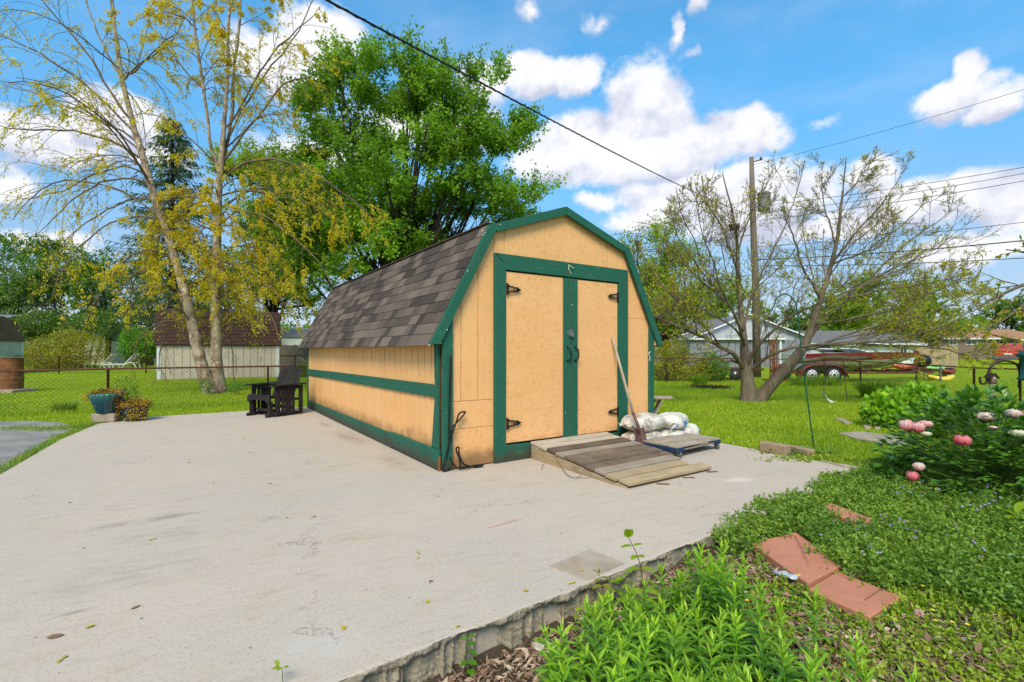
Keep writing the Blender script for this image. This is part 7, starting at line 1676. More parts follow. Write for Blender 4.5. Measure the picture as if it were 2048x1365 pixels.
G1 = G1[k_]; h_ = rng.uniform(.025, .055, len(G1)) * (1 + .25 * patchy(G1)); o_ = blades('lawn_grass', G1, h_, .0016 + G1[:, 1] * .00028, 'grass'); tag(o_, 'short bright green mown grass of the right lawn', 'grass')
G2 = scatter(110000, -60, 760, 7.2, 32); k_ = ~inpoly(G2, SL_P) & ~inpoly(G2, DR_P); G2 = G2[k_]; lf = np.abs((G2[:, 0] - fa[0]) * (fb_ - fa)[1] - (G2[:, 1] - fa[1]) * (fb_ - fa)[0]) / np.linalg.norm(fb_ - fa)
h_ = rng.uniform(.025, .055, len(G2)) + np.where(lf < .22, rng.uniform(0, .10, len(G2)), 0); o_ = blades('side_grass', G2, h_, .0016 + G2[:, 1] * .00026, 'grass'); tag(o_, 'short green mown grass of the left lawn, longer along the fence', 'grass')
# grass growing in the crack between slab and driveway and in patches on the driveway
E1_ = [(-5.53, 5.23), (-6.78, 7.27), (-7.56, 8.84)]; P = []
for a_, b_ in zip(E1_[:-1], E1_[1:]):
    t = rng.random(2600)[:, None]; p = np.array(a_) * (1 - t) + np.array(b_) * t; P.append(p + rng.normal(0, .05, p.shape) + np.array([-.08, -.02]))
for (cx, cy, s_, n_) in ((-7.3, 8.6, .28, 2600), (-7.9, 8.3, .25, 900), (-8.6, 8.4, .22, 500), (-7.0, 7.7, .12, 500)): P.append(np.array([cx, cy]) + rng.normal(0, s_, (n_, 2)) * np.array([1.3, .5]))
P = np.concatenate(P); P = P[~inpoly(P, SL_P)]; o_ = blades('crack_grass', P, rng.uniform(.02, .07, len(P)), np.full(len(P), .004), 'grass_long'); tag(o_, 'ragged grass growing along the driveway crack beside the slab', 'grass')
# bare dirt patch under the tree
n_ = 900; P = np.array([A(1435, 772, 17.0).x, 17.6]) + rng.normal(0, 1, (n_, 2)) * np.array([.30, .25]); z_ = gz(P[:, 0], P[:, 1]) + .03; V, F = leaves(np.c_[P, z_], rdir(n_, .0), rdir(n_, 1.5), rng.uniform(.04, .10, n_), .05); o_ = link('dirt_patch', newmesh('dirt_patch', V, F, M['soil'], attr=np.repeat(rng.random(n_), 2))); tag(o_, 'bare brown dirt and mulch patch in the right lawn by the fence', 'dirt', None, 'stuff')
# clover flowers
n_ = 45; P = scatter(n_, 1400, 1700, 6.5, 15); P = P[~inpoly(P, SL_P)]; z_ = gz(P[:, 0], P[:, 1]) + .05; n_ = len(P); V, F = leaves(np.repeat(np.c_[P, z_], 6, 0), rdir(n_ * 6, .2), rdir(n_ * 6, 1), .010, .008); o_ = link('clover_flowers', newmesh('clover_flowers', V, F, M['white_plastic'])); tag(o_, 'tiny white clover heads dotted over the right lawn', 'flowers', None, 'stuff')

# ------------------------------------------------------------ ground cover
def bedq(P): return (P[:, 0] - SE0[0]) * SEN[0] + (P[:, 1] - SE0[1]) * SEN[1]
def beds(P): return (P[:, 0] - SE0[0]) * SED[0] + (P[:, 1] - SE0[1]) * SED[1]
PAV = [p.mean(0) + (p - p.mean(0)) * 1.05 for p in PAV]
np_pav = lambda P: np.any([inpoly(P, p) for p in PAV], axis=0)
def mat_leaves(name, P, zl, zh, leaf, mat, per, label, wr=.55, up=.6, thick=None):
    """sprigs: short stems, each carrying a few leaves"""
    n = len(P); g = gz(P[:, 0], P[:, 1]); top = rng.uniform(zl, zh, n) if thick is None else thick; D = rdir(n, 1.1); pos = np.repeat(np.c_[P, g], per, 0) + np.repeat(D * top[:, None], per, 0) * rng.uniform(.35, 1.0, n * per)[:, None]
    N = len(pos); dd = norm(rdir(N, .15)); V, F = leaves(pos, dd, norm(rdir(N, 1.0)), rng.uniform(*leaf, N), rng.uniform(*leaf, N) * wr, .12, .1)
    pn = .5 + .5 * np.sin(P[:, 0] * 3.3 + 2 * np.sin(P[:, 1] * 2.7)) * np.cos(P[:, 1] * 3.9 + P[:, 0]); r_ = np.clip(np.repeat(rng.random(n) * .35 + pn * .45, per) + rng.random(N) * .35 - .05, 0, 1); o = link(name, newmesh(name, V, F, M[mat], attr=np.repeat(r_, 2))); return tag(o, label, 'ground cover', None, 'stuff')
# vinca
n_ = 26000; P = np.stack([rng.uniform(1.2, 5.6, n_), rng.uniform(2.0, 6.3, n_)], 1); q, s_ = bedq(P), beds(P)
wob_ = .10 * np.sin(s_ * 5) + .06 * np.sin(s_ * 13)
k_ = (q > -.10 + wob_ * .7) & (s_ > -1.0) & (s_ < 3.2 + .15 * np.sin(q * 8)) & (P[:, 0] * .55 + P[:, 1] > 3.95 + .12 * np.sin(P[:, 0] * 6)) & (q < 2.3)
for pv in PAV: k_ &= ~inpoly(P, pv)
far_ = q < .02; k_ &= ~(far_ & (s_ > 3.0))
P = P[k_]; q = bedq(P); s_ = beds(P); edge_ = np.minimum(1, np.maximum(.25, (q + .3) * 2.0)); th = rng.uniform(.03, .105, len(P)) * edge_ + .03 + np.maximum(0, .03 - gz(P[:, 0], P[:, 1])) * .8
mat_leaves('vinca_mat', P, 0, 0, (.022, .042), 'leaf_vinca', 9, 'dense mat of small leaved vinca creeping over the slab edge and pavers', .5, thick=th)
# mixed low weeds towards the camera
n_ = 30000; P = np.stack([rng.uniform(.9, 4.6, n_), rng.uniform(1.0, 4.0, n_)], 1); q, s_ = bedq(P), beds(P); k_ = (q > .25) & (P[:, 0] * .55 + P[:, 1] < 4.15) & (P[:, 0] > .95 + .2 * np.sin(P[:, 1] * 7)) & (rng.random(n_) < np.interp(P[:, 0], [1.0, 1.6, 2.2], [.18, .5, 1.0]))
for pv in PAV: k_ &= ~inpoly(P, pv)
P = P[k_]; f = np.sin(P[:, 0] * 4.3 + 1) * np.cos(P[:, 1] * 5.1); P = P[(f > -.55) | (rng.random(len(P)) < .3)]
mat_leaves('weed_mat', P, .02, .085, (.014, .030), 'leaf_weed', 6, 'mixed low weeds and clover covering the bed beside the pavers', .75)
P2 = P[rng.random(len(P)) < .22]; mat_leaves('creeping_weed', P2 + .01, .03, .07, (.016, .028), 'leaf_lime', 6, 'pale lime creeping weed scattered through the bed', .8)
n_ = 9000; P3 = np.stack([rng.uniform(1.9, 5.2, n_), rng.uniform(2.0, 5.0, n_)], 1); q3 = bedq(P3); f = np.sin(P3[:, 0] * 2.3 + 2) * np.cos(P3[:, 1] * 2.9 + P3[:, 0]); P3 = P3[(q3 > .5) & (f > .05) & ~np_pav(P3)]
mat_leaves('clover_mat', P3, 0, 0, (.018, .034), 'leaf_weed', 6, 'paler round leaved weeds mixed into the vinca on the right', .85, thick=rng.uniform(.09, .14, len(P3)))
n_ = 160; P4 = P3[rng.integers(0, len(P3), n_)]; V, F = leaves(np.repeat(np.c_[P4, gz(P4[:, 0], P4[:, 1]) + .14], 5, 0), rdir(n_ * 5, .4), rdir(n_ * 5, 1), .016, .012); tag(link('lavender_flowers', newmesh('lavender_flowers', V, F, simple('lavender_petal', (.42, .36, .58), .6))), 'tiny lavender flowers scattered over the ground cover', 'flowers', None, 'stuff')
cp_ = G(1680, 1190, -.06); P = np.array([cp_.x, cp_.y - .12]) + rng.normal(0, 1, (420, 2)) * np.array([.2, .07]); P = P[~inpoly(P, PAV[1])]; mat_leaves('round_leaf_weed', P, .02, .05, (.025, .04), 'leaf_bush_g', 3, 'patch of round scalloped leaves along the near side of the flat paver', .95)
ep = G(1600, 905, 0); P = np.array([ep.x, ep.y]) + rng.normal(0, 1, (420, 2)) * np.array([.2, .10]); mat_leaves('edge_ivy', P, .04, .14, (.02, .04), 'leaf_vinca', 5, 'small ivy clump growing over the tan edging blocks', .8)
ep = G(1640, 925, 0); P = np.array([ep.x, ep.y + .15]) + rng.normal(0, 1, (260, 2)) * np.array([.25, .10]); mat_leaves('edge_weed', P, .03, .1, (.02, .04), 'leaf_weed', 5, 'weeds by the foot of the green hook pole', .8)
# grass blades coming up through the weeds
n_ = 5200; P = np.stack([rng.uniform(1.2, 4.8, n_), rng.uniform(1.0, 4.4, n_)], 1); f = np.sin(P[:, 0] * 3.7) * np.cos(P[:, 1] * 4.3 + 1); P = P[(bedq(P) > .35) & ~np_pav(P) & (f > -.1)]
tag(blades('bed_grass', P, rng.uniform(.06, .17, len(P)), np.full(len(P), .0022), 'grass_long'), 'thin grass blades growing up through the low weeds', 'grass')
# leaf litter
def litter(name, P, label, L=(.012, .06), zoff=.004, dens=1, W=.28, mat='litter'):
    n = len(P); g = gz(P[:, 0], P[:, 1]) + .008 + rng.uniform(0, .028, n); d = rdir(n); d[:, 2] *= .3; l_ = rng.uniform(*L, n); V, F = leaves(np.c_[P, g], d, norm(rdir(n, 1.6)), l_, l_ * rng.uniform(.15, W * 2, n), .15, .15)
    o = link(name, newmesh(name, V, F, M[mat], attr=np.repeat(rng.random(n) ** 1.3, 2))); return tag(o, label, 'leaf litter', None, 'stuff')
n_ = 60000; P = np.stack([rng.uniform(-1.2, 2.2, n_), rng.uniform(.7, 3.8, n_)], 1); q = bedq(P); k_ = (q > .02) & (P[:, 0] * .2 + P[:, 1] < 3.6) & ~np_pav(P); P = P[k_]; litter('bark_litter', P, 'dry brown and beige leaf litter below the broken slab edge')
n_ = 9000; P = np.stack([rng.uniform(1.4, 4.4, n_), rng.uniform(1.2, 4.2, n_)], 1); k_ = bedq(P) > .3
for pv in PAV: k_ &= ~inpoly(P, pv)
litter('dry_straw', P[k_], 'dry straw and twigs lying among the low weeds', (.02, .08), W=.10)
# pale bark chunk in litter
c_ = G(1090, 1300, -.19)
m_ = MB(); P = []
for j in range(6):
    for i in range(8): P.append((i * .018 - .06 + .006 * math.sin(j * 3), j * .02 - .05 + .006 * math.sin(i * 2.2), .02 + .010 * math.sin(i * 1.3 + j * .9) + .01 * math.sin(j * 2.1)))
m_.add(P, [(j * 8 + i, j * 8 + i + 1, (j + 1) * 8 + i + 1, (j + 1) * 8 + i) for j in range(5) for i in range(7)]); o_ = m_.obj('bark_chunk', simple('pale_bark', (.62, .55, .44), .9, 0, .2, 30, .5), None, smooth=True, loc=tuple(c_)); so = o_.modifiers.new('s', 'SOLIDIFY'); so.thickness = .006; tag(o_, 'crumpled pale bark piece lying in the litter below the slab', 'bark')
# twigs lying about
TW = [((1775, 1240), (1848, 1350), .006, 'thick dry stick lying at the lower right of the bed'), ((1625, 1212), (1700, 1216), .004, 'straight dry twig below the flat paver'), ((1690, 1222), (1662, 1330), .0035, 'thin reddish twig standing by the flat paver'), ((868, 1318), (920, 1358), .005, 'bent brown twig sticking out of the litter by the slab'), ((1590, 1072), (1618, 1130), .002, 'thin dry stem lying across the thick red paver'), ((1545, 1040), (1600, 1062), .002, 'dry stem over the ivy behind the paver'), ((1730, 1200), (1785, 1172), .0022, 'slender straw lying on the flat paver'), ((1870, 1290), (2000, 1260), .004, 'dry grey twig among weeds near the right edge'), ((1560, 1200), (1600, 1225), .003, 'short dry stick in the litter below the bottle')]
for k_, (p0, p1, r0, lb) in enumerate(TW):
    z_ = (.012 if k_ in (4, 6) else -.05 if k_ != 3 else -.17); a_, b_ = G(*p0, z_), G(*p1, z_)
    if k_ == 6: a_, b_ = G(*p0, -.010), G(*p1, -.010)
    if k_ == 2: a_ = G(1664, 1330, -.06); b_ = A(1700, 1218, a_.y + .03)
    mid = (a_ + b_) / 2 + Vector((.01, .015, .006)); m_ = MB(); m_.tube([Vector(), mid - a_, b_ - a_], [r0, r0 * .9, r0 * .6], 6); o_ = m_.obj('twig', M['twig' if k_ != 2 else 'stem_red'], None, loc=tuple(a_), smooth=True); tag(o_, lb, 'twig', 'fallen twigs in the planting bed')

# ------------------------------------------------------------ foreground plants
def leaf_grid(acc, base, d, nrm, L, W, droop, tone, rows=6, shape='lance', fold=.25):
    """one curved leaf with a midrib fold"""
    d = np.array(d, float); d /= np.linalg.norm(d); nrm = np.array(nrm, float); sx = np.cross(d, nrm); sx /= np.linalg.norm(sx) + 1e-9; nn = np.cross(sx, d)
    t = np.linspace(0, 1, rows + 1)
    wv = {'lance': np.sin(np.pi * np.clip(t, 0, 1) ** .75) ** .9, 'oval': np.sin(np.pi * t ** .85) ** .6, 'obov': np.sin(np.pi * t ** 1.5) ** .75}[shape] * W / 2; wv[0] = W * .04; wv[-1] = W * .015
    c = base + d[None] * (t * L)[:, None] * (1 - .25 * droop * t)[:, None] - nn[None] * (droop * L * .55 * t ** 2)[:, None]
    V = np.stack([c - sx * wv[:, None] + nn * (wv * fold)[:, None], c, c + sx * wv[:, None] + nn * (wv * fold)[:, None]], 1).reshape(-1, 3)
    i = np.arange(rows)[:, None] * 3; F = np.concatenate([i + np.array([0, 1, 4, 3]), i + np.array([1, 2, 5, 4])], 0); acc.add(V, F, np.full(len(F), tone))
def shoot_mesh(seed, H=.36, wide=1.0):
    global rng
    r = np.random.default_rng(seed); a = Acc(); S = 9; lean = r.normal(0, .06, 2); zs_ = np.linspace(0, H, S); P = np.stack([lean[0] * (zs_ / H) ** 1.5 * H * 2, lean[1] * (zs_ / H) ** 1.5 * H * 2, zs_], 1)
    V, Q = tubes(P[None], (np.linspace(.0042, .0022, S))[None], 5); a.add(V, Q, np.full(len(Q), .55)); nL = int(H / .0115); ph = r.uniform(0, 6.28)
    for i in range(nL):
        f = .12 + .88 * i / nL; p = np.array([np.interp(f * H, P[:, 2], P[:, k]) for k in range(3)]); an = ph + i * 2.4 + r.normal(0, .2)
        el_ = np.interp(f, [0, .6, .85, 1], [.15, .45, .85, 1.35]) + r.normal(0, .1); L = np.interp(f, [0, .35, .75, .93, 1], [.06, .095, .09, .07, .035]) * r.uniform(.85, 1.15); W = L * r.uniform(.19, .25) * wide; d = (math.cos(an) * math.cos(el_), math.sin(an) * math.cos(el_), math.sin(el_)); nr = (-math.cos(an) * math.sin(el_), -math.sin(an) * math.sin(el_), math.cos(el_))
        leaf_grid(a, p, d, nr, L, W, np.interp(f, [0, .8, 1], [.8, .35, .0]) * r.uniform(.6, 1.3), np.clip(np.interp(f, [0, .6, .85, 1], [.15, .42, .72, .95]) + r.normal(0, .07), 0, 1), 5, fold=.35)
    return a.mesh('shoot', M['shoot'], False)
SHM = [shoot_mesh(s_, h_, w_) for s_, h_, w_ in ((1, .36, 1), (2, .42, 1), (3, .30, 1.1), (4, .39, .9), (5, .34, 1), (6, .26, 1.15), (7, .44, .95))]
# a bed polygon for the stand of shoots, as it lies on the ground
r2 = np.random.default_rng(12); STAND = np.array([(G(a, b, -.17).x, G(a, b, -.17).y) for a, b in ((1135, 1335), (1210, 1290), (1300, 1262), (1390, 1222), (1432, 1205), (1452, 1262), (1500, 1320), (1560, 1375), (1680, 1450), (1760, 1600), (1400, 1900), (1120, 1800), (1090, 1420))])
cand = []; tries = 0
while len(cand) < 190 and tries < 9000:
    tries += 1; p = np.array([r2.uniform(-.1, 1.6), r2.uniform(.95, 2.9)])
    if not inpoly(p[None], STAND)[0]: continue
    if bedq(p[None])[0] < .12: continue
    if any(np.hypot(*(p - c)) < .062 for c in cand): continue
    cand.append(p)
print('shoots', len(cand)); cand.sort(key=lambda p: -p[1])
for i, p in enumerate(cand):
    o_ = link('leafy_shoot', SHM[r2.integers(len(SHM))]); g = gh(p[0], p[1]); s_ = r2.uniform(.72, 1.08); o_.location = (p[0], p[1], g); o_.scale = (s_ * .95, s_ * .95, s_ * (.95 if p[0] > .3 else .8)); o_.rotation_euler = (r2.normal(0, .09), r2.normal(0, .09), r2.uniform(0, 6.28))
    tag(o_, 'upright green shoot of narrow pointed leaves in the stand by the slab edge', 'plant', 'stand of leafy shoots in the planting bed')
# tall red stemmed seedling
def sapling(name, label, base, pts, leaves_, stem, mat='leaf_lime', r0=.0035, cat='seedling', smat='stem_red'):
    root = thing(name, label, cat, tuple(base)); P = smooth_pts([Vector(p) - Vector(base) for p in pts], 4); m_ = MB(); m_.tube(P, [r0 * (1 - .5 * i / len(P)) for i in range(len(P))], 6); m_.obj('stem', M[smat], root, smooth=True)
    for (pos, d, L, W, dr, shp, tone) in leaves_:
        a = Acc(); pos = np.array(Vector(pos) - Vector(base)); d = np.array(d, float); n = np.array([0, 0, 1.]) if abs(d[2]) < .9 else np.array([0, -1., 0]); leaf_grid(a, pos, d, n, L, W, dr, tone, 6, shp, .2); link('leaf', a.mesh('leaf', M[mat], True), root)
    return root
b_ = G(1290, 1262, -.17); Yb = b_.y; Q = lambda px, py, dy=0: A(px, py, Yb + dy)
sapling('seedling', 'tall red stemmed seedling with paired heart shaped lime leaves by the slab edge', b_, [b_, Q(1288, 1200), Q(1284, 1150), Q(1276, 1115), Q(1262, 1085), Q(1254, 1070)],
        [(Q(1281, 1138), (-1, -.1, .12), .095, .048, .5, 'oval', .35), (Q(1281, 1138), (1, -.1, .12), .10, .048, .5, 'oval', .45), (Q(1275, 1112), (-.7, -.6, .1), .06, .04, .4, 'oval', .5), (Q(1275, 1112), (.5, -.7, .3), .05, .04, .4, 'oval', .4), (Q(1266, 1092), (-1, 0, .05), .075, .035, .35, 'oval', .3), (Q(1266, 1092), (1, 0, .35), .06, .032, .3, 'oval', .5), (Q(1256, 1075), (-.35, -.2, 1), .055, .035, -.3, 'oval', .6), (Q(1256, 1075), (.35, -.2, 1), .055, .035, -.3, 'oval', .55), (Q(1255, 1073), (0, -.3, 1), .05, .03, -.1, 'oval', .4),
         (Q(1287, 1180), (-1, -.5, .2), .09, .055, .5, 'oval', .8), (Q(1287, 1180), (1, -.4, .1), .10, .055, .5, 'oval', .7), (Q(1288, 1200), (-.9, -.4, -.1), .10, .05, .6, 'oval', .9), (Q(1288, 1200), (.9, -.5, 0), .11, .05, .6, 'oval', .9), (Q(1288, 1220), (-.6, -.8, 0), .10, .06, .6, 'oval', .6), (Q(1288, 1225), (1, -.2, -.1), .12, .05, .6, 'oval', .8)], None)
b_ = G(1208, 1230, -.17); Yb = b_.y
sapling('seedling', 'small seedling with bronze tinged leaves beside the taller one', b_, [b_, Q(1206, 1180), Q(1201, 1158), Q(1196, 1145)],
        [(Q(1204, 1172), (-1, -.2, .05), .065, .04, .4, 'oval', .4), (Q(1204, 1172), (1, -.2, .15), .06, .038, .4, 'oval', .5), (Q(1201, 1158), (-.9, -.1, -.2), .05, .024, .3, 'oval', .2), (Q(1201, 1156), (1, 0, .15), .055, .026, .3, 'oval', .2), (Q(1197, 1147), (-.8, 0, .6), .045, .022, .2, 'oval', .1), (Q(1197, 1147), (.2, 0, 1), .03, .015, .1, 'oval', .1)], None, 'leaf_bush_y')
b_ = G(936, 1352, -.19); Yb = b_.y
sapling('seedling', 'low seedling with rounded green leaves against the broken slab face', b_, [b_, Q(935, 1320), Q(934, 1290), Q(935, 1275)],
        [(Q(936, 1325), (1, -.2, .1), .05, .04, .4, 'oval', .5), (Q(936, 1325), (-1, -.3, 0), .045, .035, .4, 'oval', .3), (Q(935, 1290), (.8, -.3, .5), .05, .036, .4, 'oval', .3), (Q(935, 1278), (-1, 0, .3), .035, .022, .3, 'oval', .7), (Q(935, 1276), (.9, 0, .5), .04, .025, .3, 'oval', .2), (Q(936, 1340), (.7, -.8, .1), .05, .04, .4, 'oval', .2), (Q(938, 1300), (1, -.3, -.4), .05, .032, .3, 'oval', .2)], None, 'leaf_bush_g', smat='stem_green')
b_ = G(843, 1338, -.19); Yb = b_.y
sapling('seedling', 'tiny red leaved seedling at the foot of the slab face', b_, [b_, Q(842, 1318), Q(841, 1308)], [(Q(841, 1310), (-1, 0, .3), .03, .02, .3, 'oval', .2), (Q(841, 1310), (1, 0, .2), .03, .02, .3, 'oval', .6), (Q(842, 1325), (-.4, -1, .1), .03, .022, .3, 'oval', .9)], None, 'leaf_bush_y')
b_ = G(566, 1372, 0); Yb = b_.y
sapling('seedling', 'small maple seedling rising at the bottom edge of the slab', b_ - Vector((0, .0, .0)), [b_, Q(565, 1350), Q(564, 1336)], [(Q(560, 1335), (-1, -.2, .1), .035, .022, .4, 'oval', .3), (Q(563, 1335), (-.2, -1, .3), .03, .02, .3, 'oval', .5), (Q(566, 1335), (1, -.3, .4), .03, .018, .3, 'oval', .3), (Q(557, 1332), (-.5, .4, .5), .03, .02, .3, 'oval', .6)], None, 'leaf_weed', r0=.0018, smat='stem_green')
# yellow-lime clumps between shoots
for px, py, lb in ((1245, 1190, 'lime leaved clump beside the tall seedling'), (1330, 1205, 'yellowish leafy clump left of the tallest shoot'), (1175, 1245, 'lime sprig at the slab edge left of the shoots')):
    b_ = G(px, py + 30, -.17); lv = []
    for k_ in range(14): a_ = r2.uniform(0, 6.28); h0 = r2.uniform(.04, .2); lv.append(((b_.x + r2.normal(0, .035), b_.y + r2.normal(0, .03), b_.z + h0), (math.cos(a_), math.sin(a_), r2.uniform(0, .5)), r2.uniform(.04, .075), r2.uniform(.025, .042), .4, 'oval', r2.uniform(.3, 1)))
    sapling('leafy_clump', lb, b_, [b_, b_ + Vector((.01, 0, .1)), b_ + Vector((0, 0, .2))], lv, None, 'leaf_lime', cat='plant', smat='stem_green')
# palmate leaf at right edge
b_ = G(2032, 1070, -.05); Yb = b_.y; c_ = A(2030, 1032, Yb); lv = []
for k_ in range(5): a_ = R(-160 + k_ * 75); lv.append((c_, (math.cos(a_), -.35 + .5 * math.sin(a_), .25 + .55 * math.sin(a_) * (1 if math.sin(a_) > 0 else .35)), .145 if k_ != 2 else .12, .062, .35, 'obov', .55 + .1 * k_))
sapling('palmate_plant', 'light green seedling with a five fingered palmate leaf under the peony', b_, [b_, A(2031, 1050, Yb), c_], lv, None, 'leaf_lime', cat='plant', smat='stem_green')

# ------------------------------------------------------------ peony
def peony():
    Yp = 4.75; x0 = (1985 - 1024) / FPX * Yp; root = thing('peony_bush', 'dark green peony bush with pink and cream blooms at the right edge', 'peony', (x0, Yp, gh(x0, Yp))); o0 = np.array(root.location); a = Acc(); r = np.random.default_rng(5); nC = 700; stems = []
    for i in range(nC):
        d = r.normal(size=3); d[2] = abs(d[2]) * .9 + .08; d /= np.linalg.norm(d); rr = r.uniform(.55, 1.0) ** .6
        c = d * rr * np.array([1.0, .82, 1.0]); c[2] = max(c[2], .05)
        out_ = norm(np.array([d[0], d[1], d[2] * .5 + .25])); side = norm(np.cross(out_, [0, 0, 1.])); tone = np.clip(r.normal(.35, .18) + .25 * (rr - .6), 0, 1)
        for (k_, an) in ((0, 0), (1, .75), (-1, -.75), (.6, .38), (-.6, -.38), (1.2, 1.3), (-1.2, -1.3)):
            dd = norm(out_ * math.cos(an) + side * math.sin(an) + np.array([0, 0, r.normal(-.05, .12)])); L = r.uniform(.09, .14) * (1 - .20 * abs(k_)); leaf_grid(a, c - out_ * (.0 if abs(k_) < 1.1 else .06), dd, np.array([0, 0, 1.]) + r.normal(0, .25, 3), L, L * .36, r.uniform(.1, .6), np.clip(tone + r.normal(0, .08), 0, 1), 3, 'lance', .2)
        stems.append(resample([np.array([c[0] * .12, c[1] * .12, 0]), np.array([c[0] * .35, c[1] * .35, c[2] * .6]), c - out_ * .05], 6))
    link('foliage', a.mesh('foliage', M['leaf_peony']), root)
    a = Acc(); add_tubes(a, np.array(stems), np.full((nC, 6), .0045) * np.linspace(1, .5, 6), 4); link('stems', a.mesh('stems', M['stem_green']), root)
    def bloom(px, py, Yd, R0, mat, lab, squash=1.0, n=46, openn=.0):
        R0 *= .84; c = np.array(A(px, py, Yd)) - o0; a = Acc(); rr = np.random.default_rng(px)
        for i in range(n):
            f = (i + .5) / n; th0 = i * 2.39996 + rr.normal(0, .2); rad = R0 * (.66 + .38 * f) * rr.uniform(.84, 1.14); end = .05 + f * (.75 + openn) + rr.normal(0, .22); half = (1.15 - .45 * f) * rr.uniform(.8, 1.1)
            u_, v_ = np.meshgrid(np.linspace(-1, 1, 7), np.linspace(0, 1, 6)); edge = 1 - .18 * u_ ** 2 + .05 * np.sin(u_ * 9 + i); phi = 2.5 + (end - 2.5) * v_ * edge; th = th0 + u_ * half * (.35 + .65 * np.sin(np.pi * np.clip(v_, 0, .8) * .62)); r3 = rad * (1 + .13 * np.sin(u_ * 7 + i * 2) * v_ + .10 * v_ ** 4 * (f > .55))
            p = c + np.stack([np.cos(th) * np.sin(phi) * r3, np.sin(th) * np.sin(phi) * r3, np.cos(phi) * r3 * squash], -1); b_ = (np.arange(5)[:, None] * 7 + np.arange(6)[None]).ravel(); a.add(p.reshape(-1, 3), np.stack([b_, b_ + 1, b_ + 8, b_ + 7], 1), np.repeat(np.clip(np.linspace(.0, .85, 5) + rr.uniform(-.15, .2), 0, 1), 6))
        tag(link('bloom', a.mesh('bloom', M[mat], True), root), lab)
        st = resample([c - [0, 0, R0 * .5], c * .8 + np.array([0, 0, -.12]), c * .4 + np.array([0, 0, .0])], 6)[None]; st = np.abs(st) * np.sign(st); V, Q2 = tubes(st, np.full((1, 6), .004), 5); link('flower_stem', newmesh('flower_stem', V, Q2, M['stem_green']), root)
    bloom(1811, 851, 4.3, .058, 'petal_pink', 'pink bloom leftmost of the three at the left'); bloom(1836, 856, 4.25, .055, 'petal_pink', 'pale pink bloom in the middle of the three'); bloom(1851, 849, 4.4, .058, 'petal_pink', 'open pink bloom at the right of the three', .7, 50, .3)
    bloom(1924, 882, 3.95, .058, 'petal_deep', 'deep pink rounded bloom in the middle of the bush', .9); bloom(1837, 934, 3.95, .042, 'petal_pale', 'pale pink closed bloom low at the left'); bloom(1825, 953, 3.9, .046, 'petal_deep', 'deep pink closed bloom lowest at the left')
    bloom(1972, 833, 4.5, .075, 'petal_pale', 'creamy white open bloom on top', .72, 22, .7); bloom(2028, 828, 4.6, .075, 'petal_pale', 'blush bloom on top at the right', .75, 34, .5); bloom(2036, 866, 4.2, .060, 'petal_cream', 'yellowing faded bloom near the right edge', .65, 22, .7); bloom(1852, 868, 4.3, .05, 'petal_cream', 'faded cream bloom below the three pink ones', .6, 16, .7)
    bloom(1986, 855, 4.2, .03, 'petal_pale', 'small white faded bloom near the top', .6, 20, .4)
peony()
# yellow buttercup flowers and dandelion clocks in weeds
def flower(name, label, px, py, H, mat, R0, n, cat, group, z0=-.05):
    b_ = G(px, py, z0); root = thing(name, label, cat, tuple(b_), 0, group); m_ = MB(); m_.tube([(0, 0, 0), (.004, 0, H * .5), (0, 0, H)], .0018, 5); m_.obj('stem', M['stem_green'], root); a = Acc()
    if n < 20:
        for i in range(n): an = 6.283 * i / n; leaf_grid(a, np.array([0, 0, H]), (math.cos(an), math.sin(an), .25), (0, 0, 1), R0, R0 * .8, .1, .5, 3, 'oval', .1)
    else:
        for i in range(n): d = norm(np.random.default_rng(i).normal(size=3)); leaf_grid(a, np.array([0, 0, H]), d, rng.normal(size=3), R0, R0 * .25, 0, .5, 2, 'lance', 0)
    link('flower_head', a.mesh('flower_head', M[mat]), root)
for i, (px, py, lb) in enumerate(((1910, 1175, 'yellow flower in the weeds far right of the paver'), (1846, 1190, 'yellow flower just right of the flat paver'), (1866, 1240, 'yellow flower on the right below the pavers'), (1872, 1262, 'lower yellow flower on a taller stem beside the dandelion clock'), (1905, 1265, 'small yellow flower near the lower right'), (1598, 1168, 'yellow flower beside the crushed bottle'), (1494, 1220, 'yellow flower among the leafy shoots'), (1935, 1270, 'yellow flower at the right among straw'), (1530, 1312, 'pale yellow flower low in the shoots'), (1980, 1150, 'yellow flower close to the peony bush'))):
    flower('yellow_flower', lb, px, py, .05, 'yellow_flower', .013, 6, 'flower', 'small yellow flowers in the bed')
flower('dandelion_clock', 'grey fluffy dandelion clock standing tall right of the flat paver', 1838, 1300, .17, 'petal_pale', .022, 90, 'flower', None)
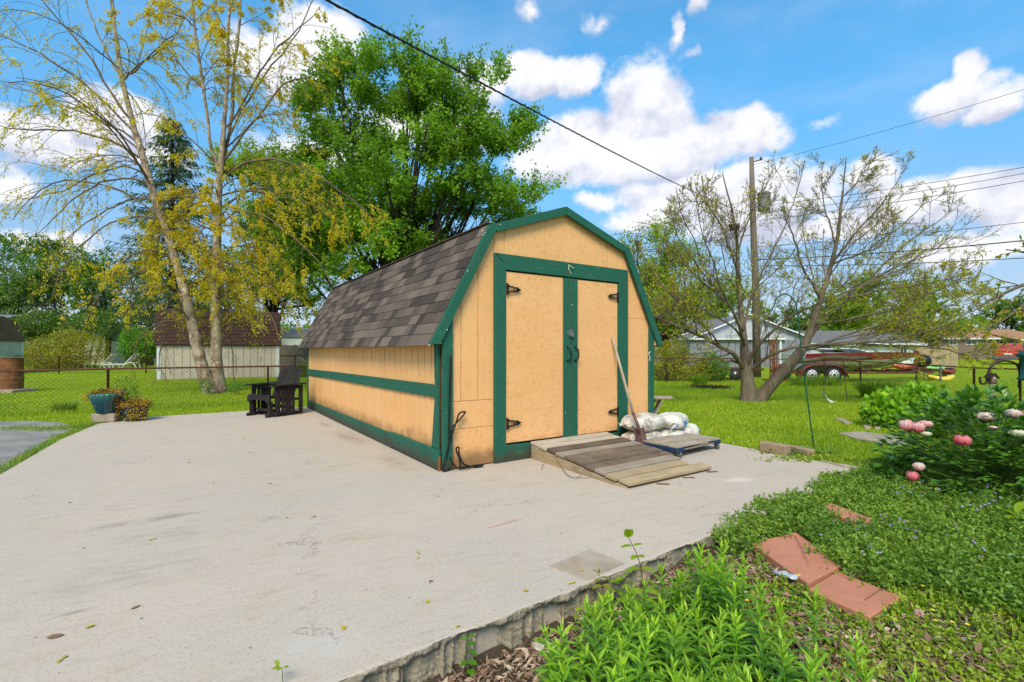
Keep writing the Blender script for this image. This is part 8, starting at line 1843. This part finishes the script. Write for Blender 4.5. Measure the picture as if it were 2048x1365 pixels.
# fallen leaves on the slab
a = MB(); nL = 0
FL = [(190, 1252), (123, 1320), (687, 1254), (851, 1205), (838, 1116), (836, 1107), (874, 993), (375, 926), (428, 966), (539, 968), (336, 882), (484, 878), (430, 858), (500, 906), (570, 1037), (906, 865), (1160, 1143), (1145, 1168), (912, 1257), (1054, 1185), (162, 1098), (306, 1080)]
def leafm(seed):
    a = Acc(); r = np.random.default_rng(seed)
    for k_ in range(2 if seed % 2 else 1): an = r.uniform(0, 6.28); leaf_grid(a, np.array([0, 0, .003]), (math.cos(an), math.sin(an), .12), (0, 0, 1), .032, .018, .35, .5, 4, 'oval', .3)
    return a.mesh('fallen_leaf', M['fallen'])
LM = [leafm(s_) for s_ in range(4)]
for i, (px, py) in enumerate(FL):
    p = G(px, py, 0); o_ = link('fallen_leaf', LM[i % 4], None, (p.x, p.y, .002), i * 1.7); s_ = (1.25 if i in (0, 2) else .9 if p.y < 4 else 1.1); o_.scale = (s_, s_, s_); tag(o_, 'small yellow leaf fallen on the concrete slab', 'leaf', 'yellow leaves fallen on the slab')
# rust coloured leaf scraps pressed on the slab
for i, (px, py, lb) in enumerate(((105, 1277, 'large flat brown leaf stain at the lower left of the slab'), (275, 1216, 'reddish brown leaf scrap at lower left of the slab'), (143, 1005, 'small brown leaf scrap nearer the left edge of the slab'), (858, 1162, 'brown leaf scrap in the middle foreground of the slab'), (625, 1035, 'brown streaked leaf scrap in the slab middle'))):
    p = G(px, py, 0); a = Acc(); leaf_grid(a, np.array([-.03, 0, .004]), (1, .3, 0), (0, 0, 1), .07 if i == 0 else .05 if i == 1 else .03, .04 if i == 0 else .02, .02, .2, 4, 'oval', .05); o_ = link('leaf_scrap', a.mesh('leaf_scrap', M['scrap']), None, (p.x, p.y, .001), i * .9); tag(o_, lb, 'leaf', 'brown leaf scraps on the slab')
p = G(676, 837, 0); m_ = MB(); m_.tube([(-.09, 0, .008), (-.03, .01, .012), (.03, -.004, .01), (.09, .01, .008)], .006, 5); o_ = m_.obj('twig', M['dark_bark'], None, loc=(p.x - .0, p.y, 0)); tag(o_, 'short dark twig on the slab beside the base of the yellow shed', 'twig')
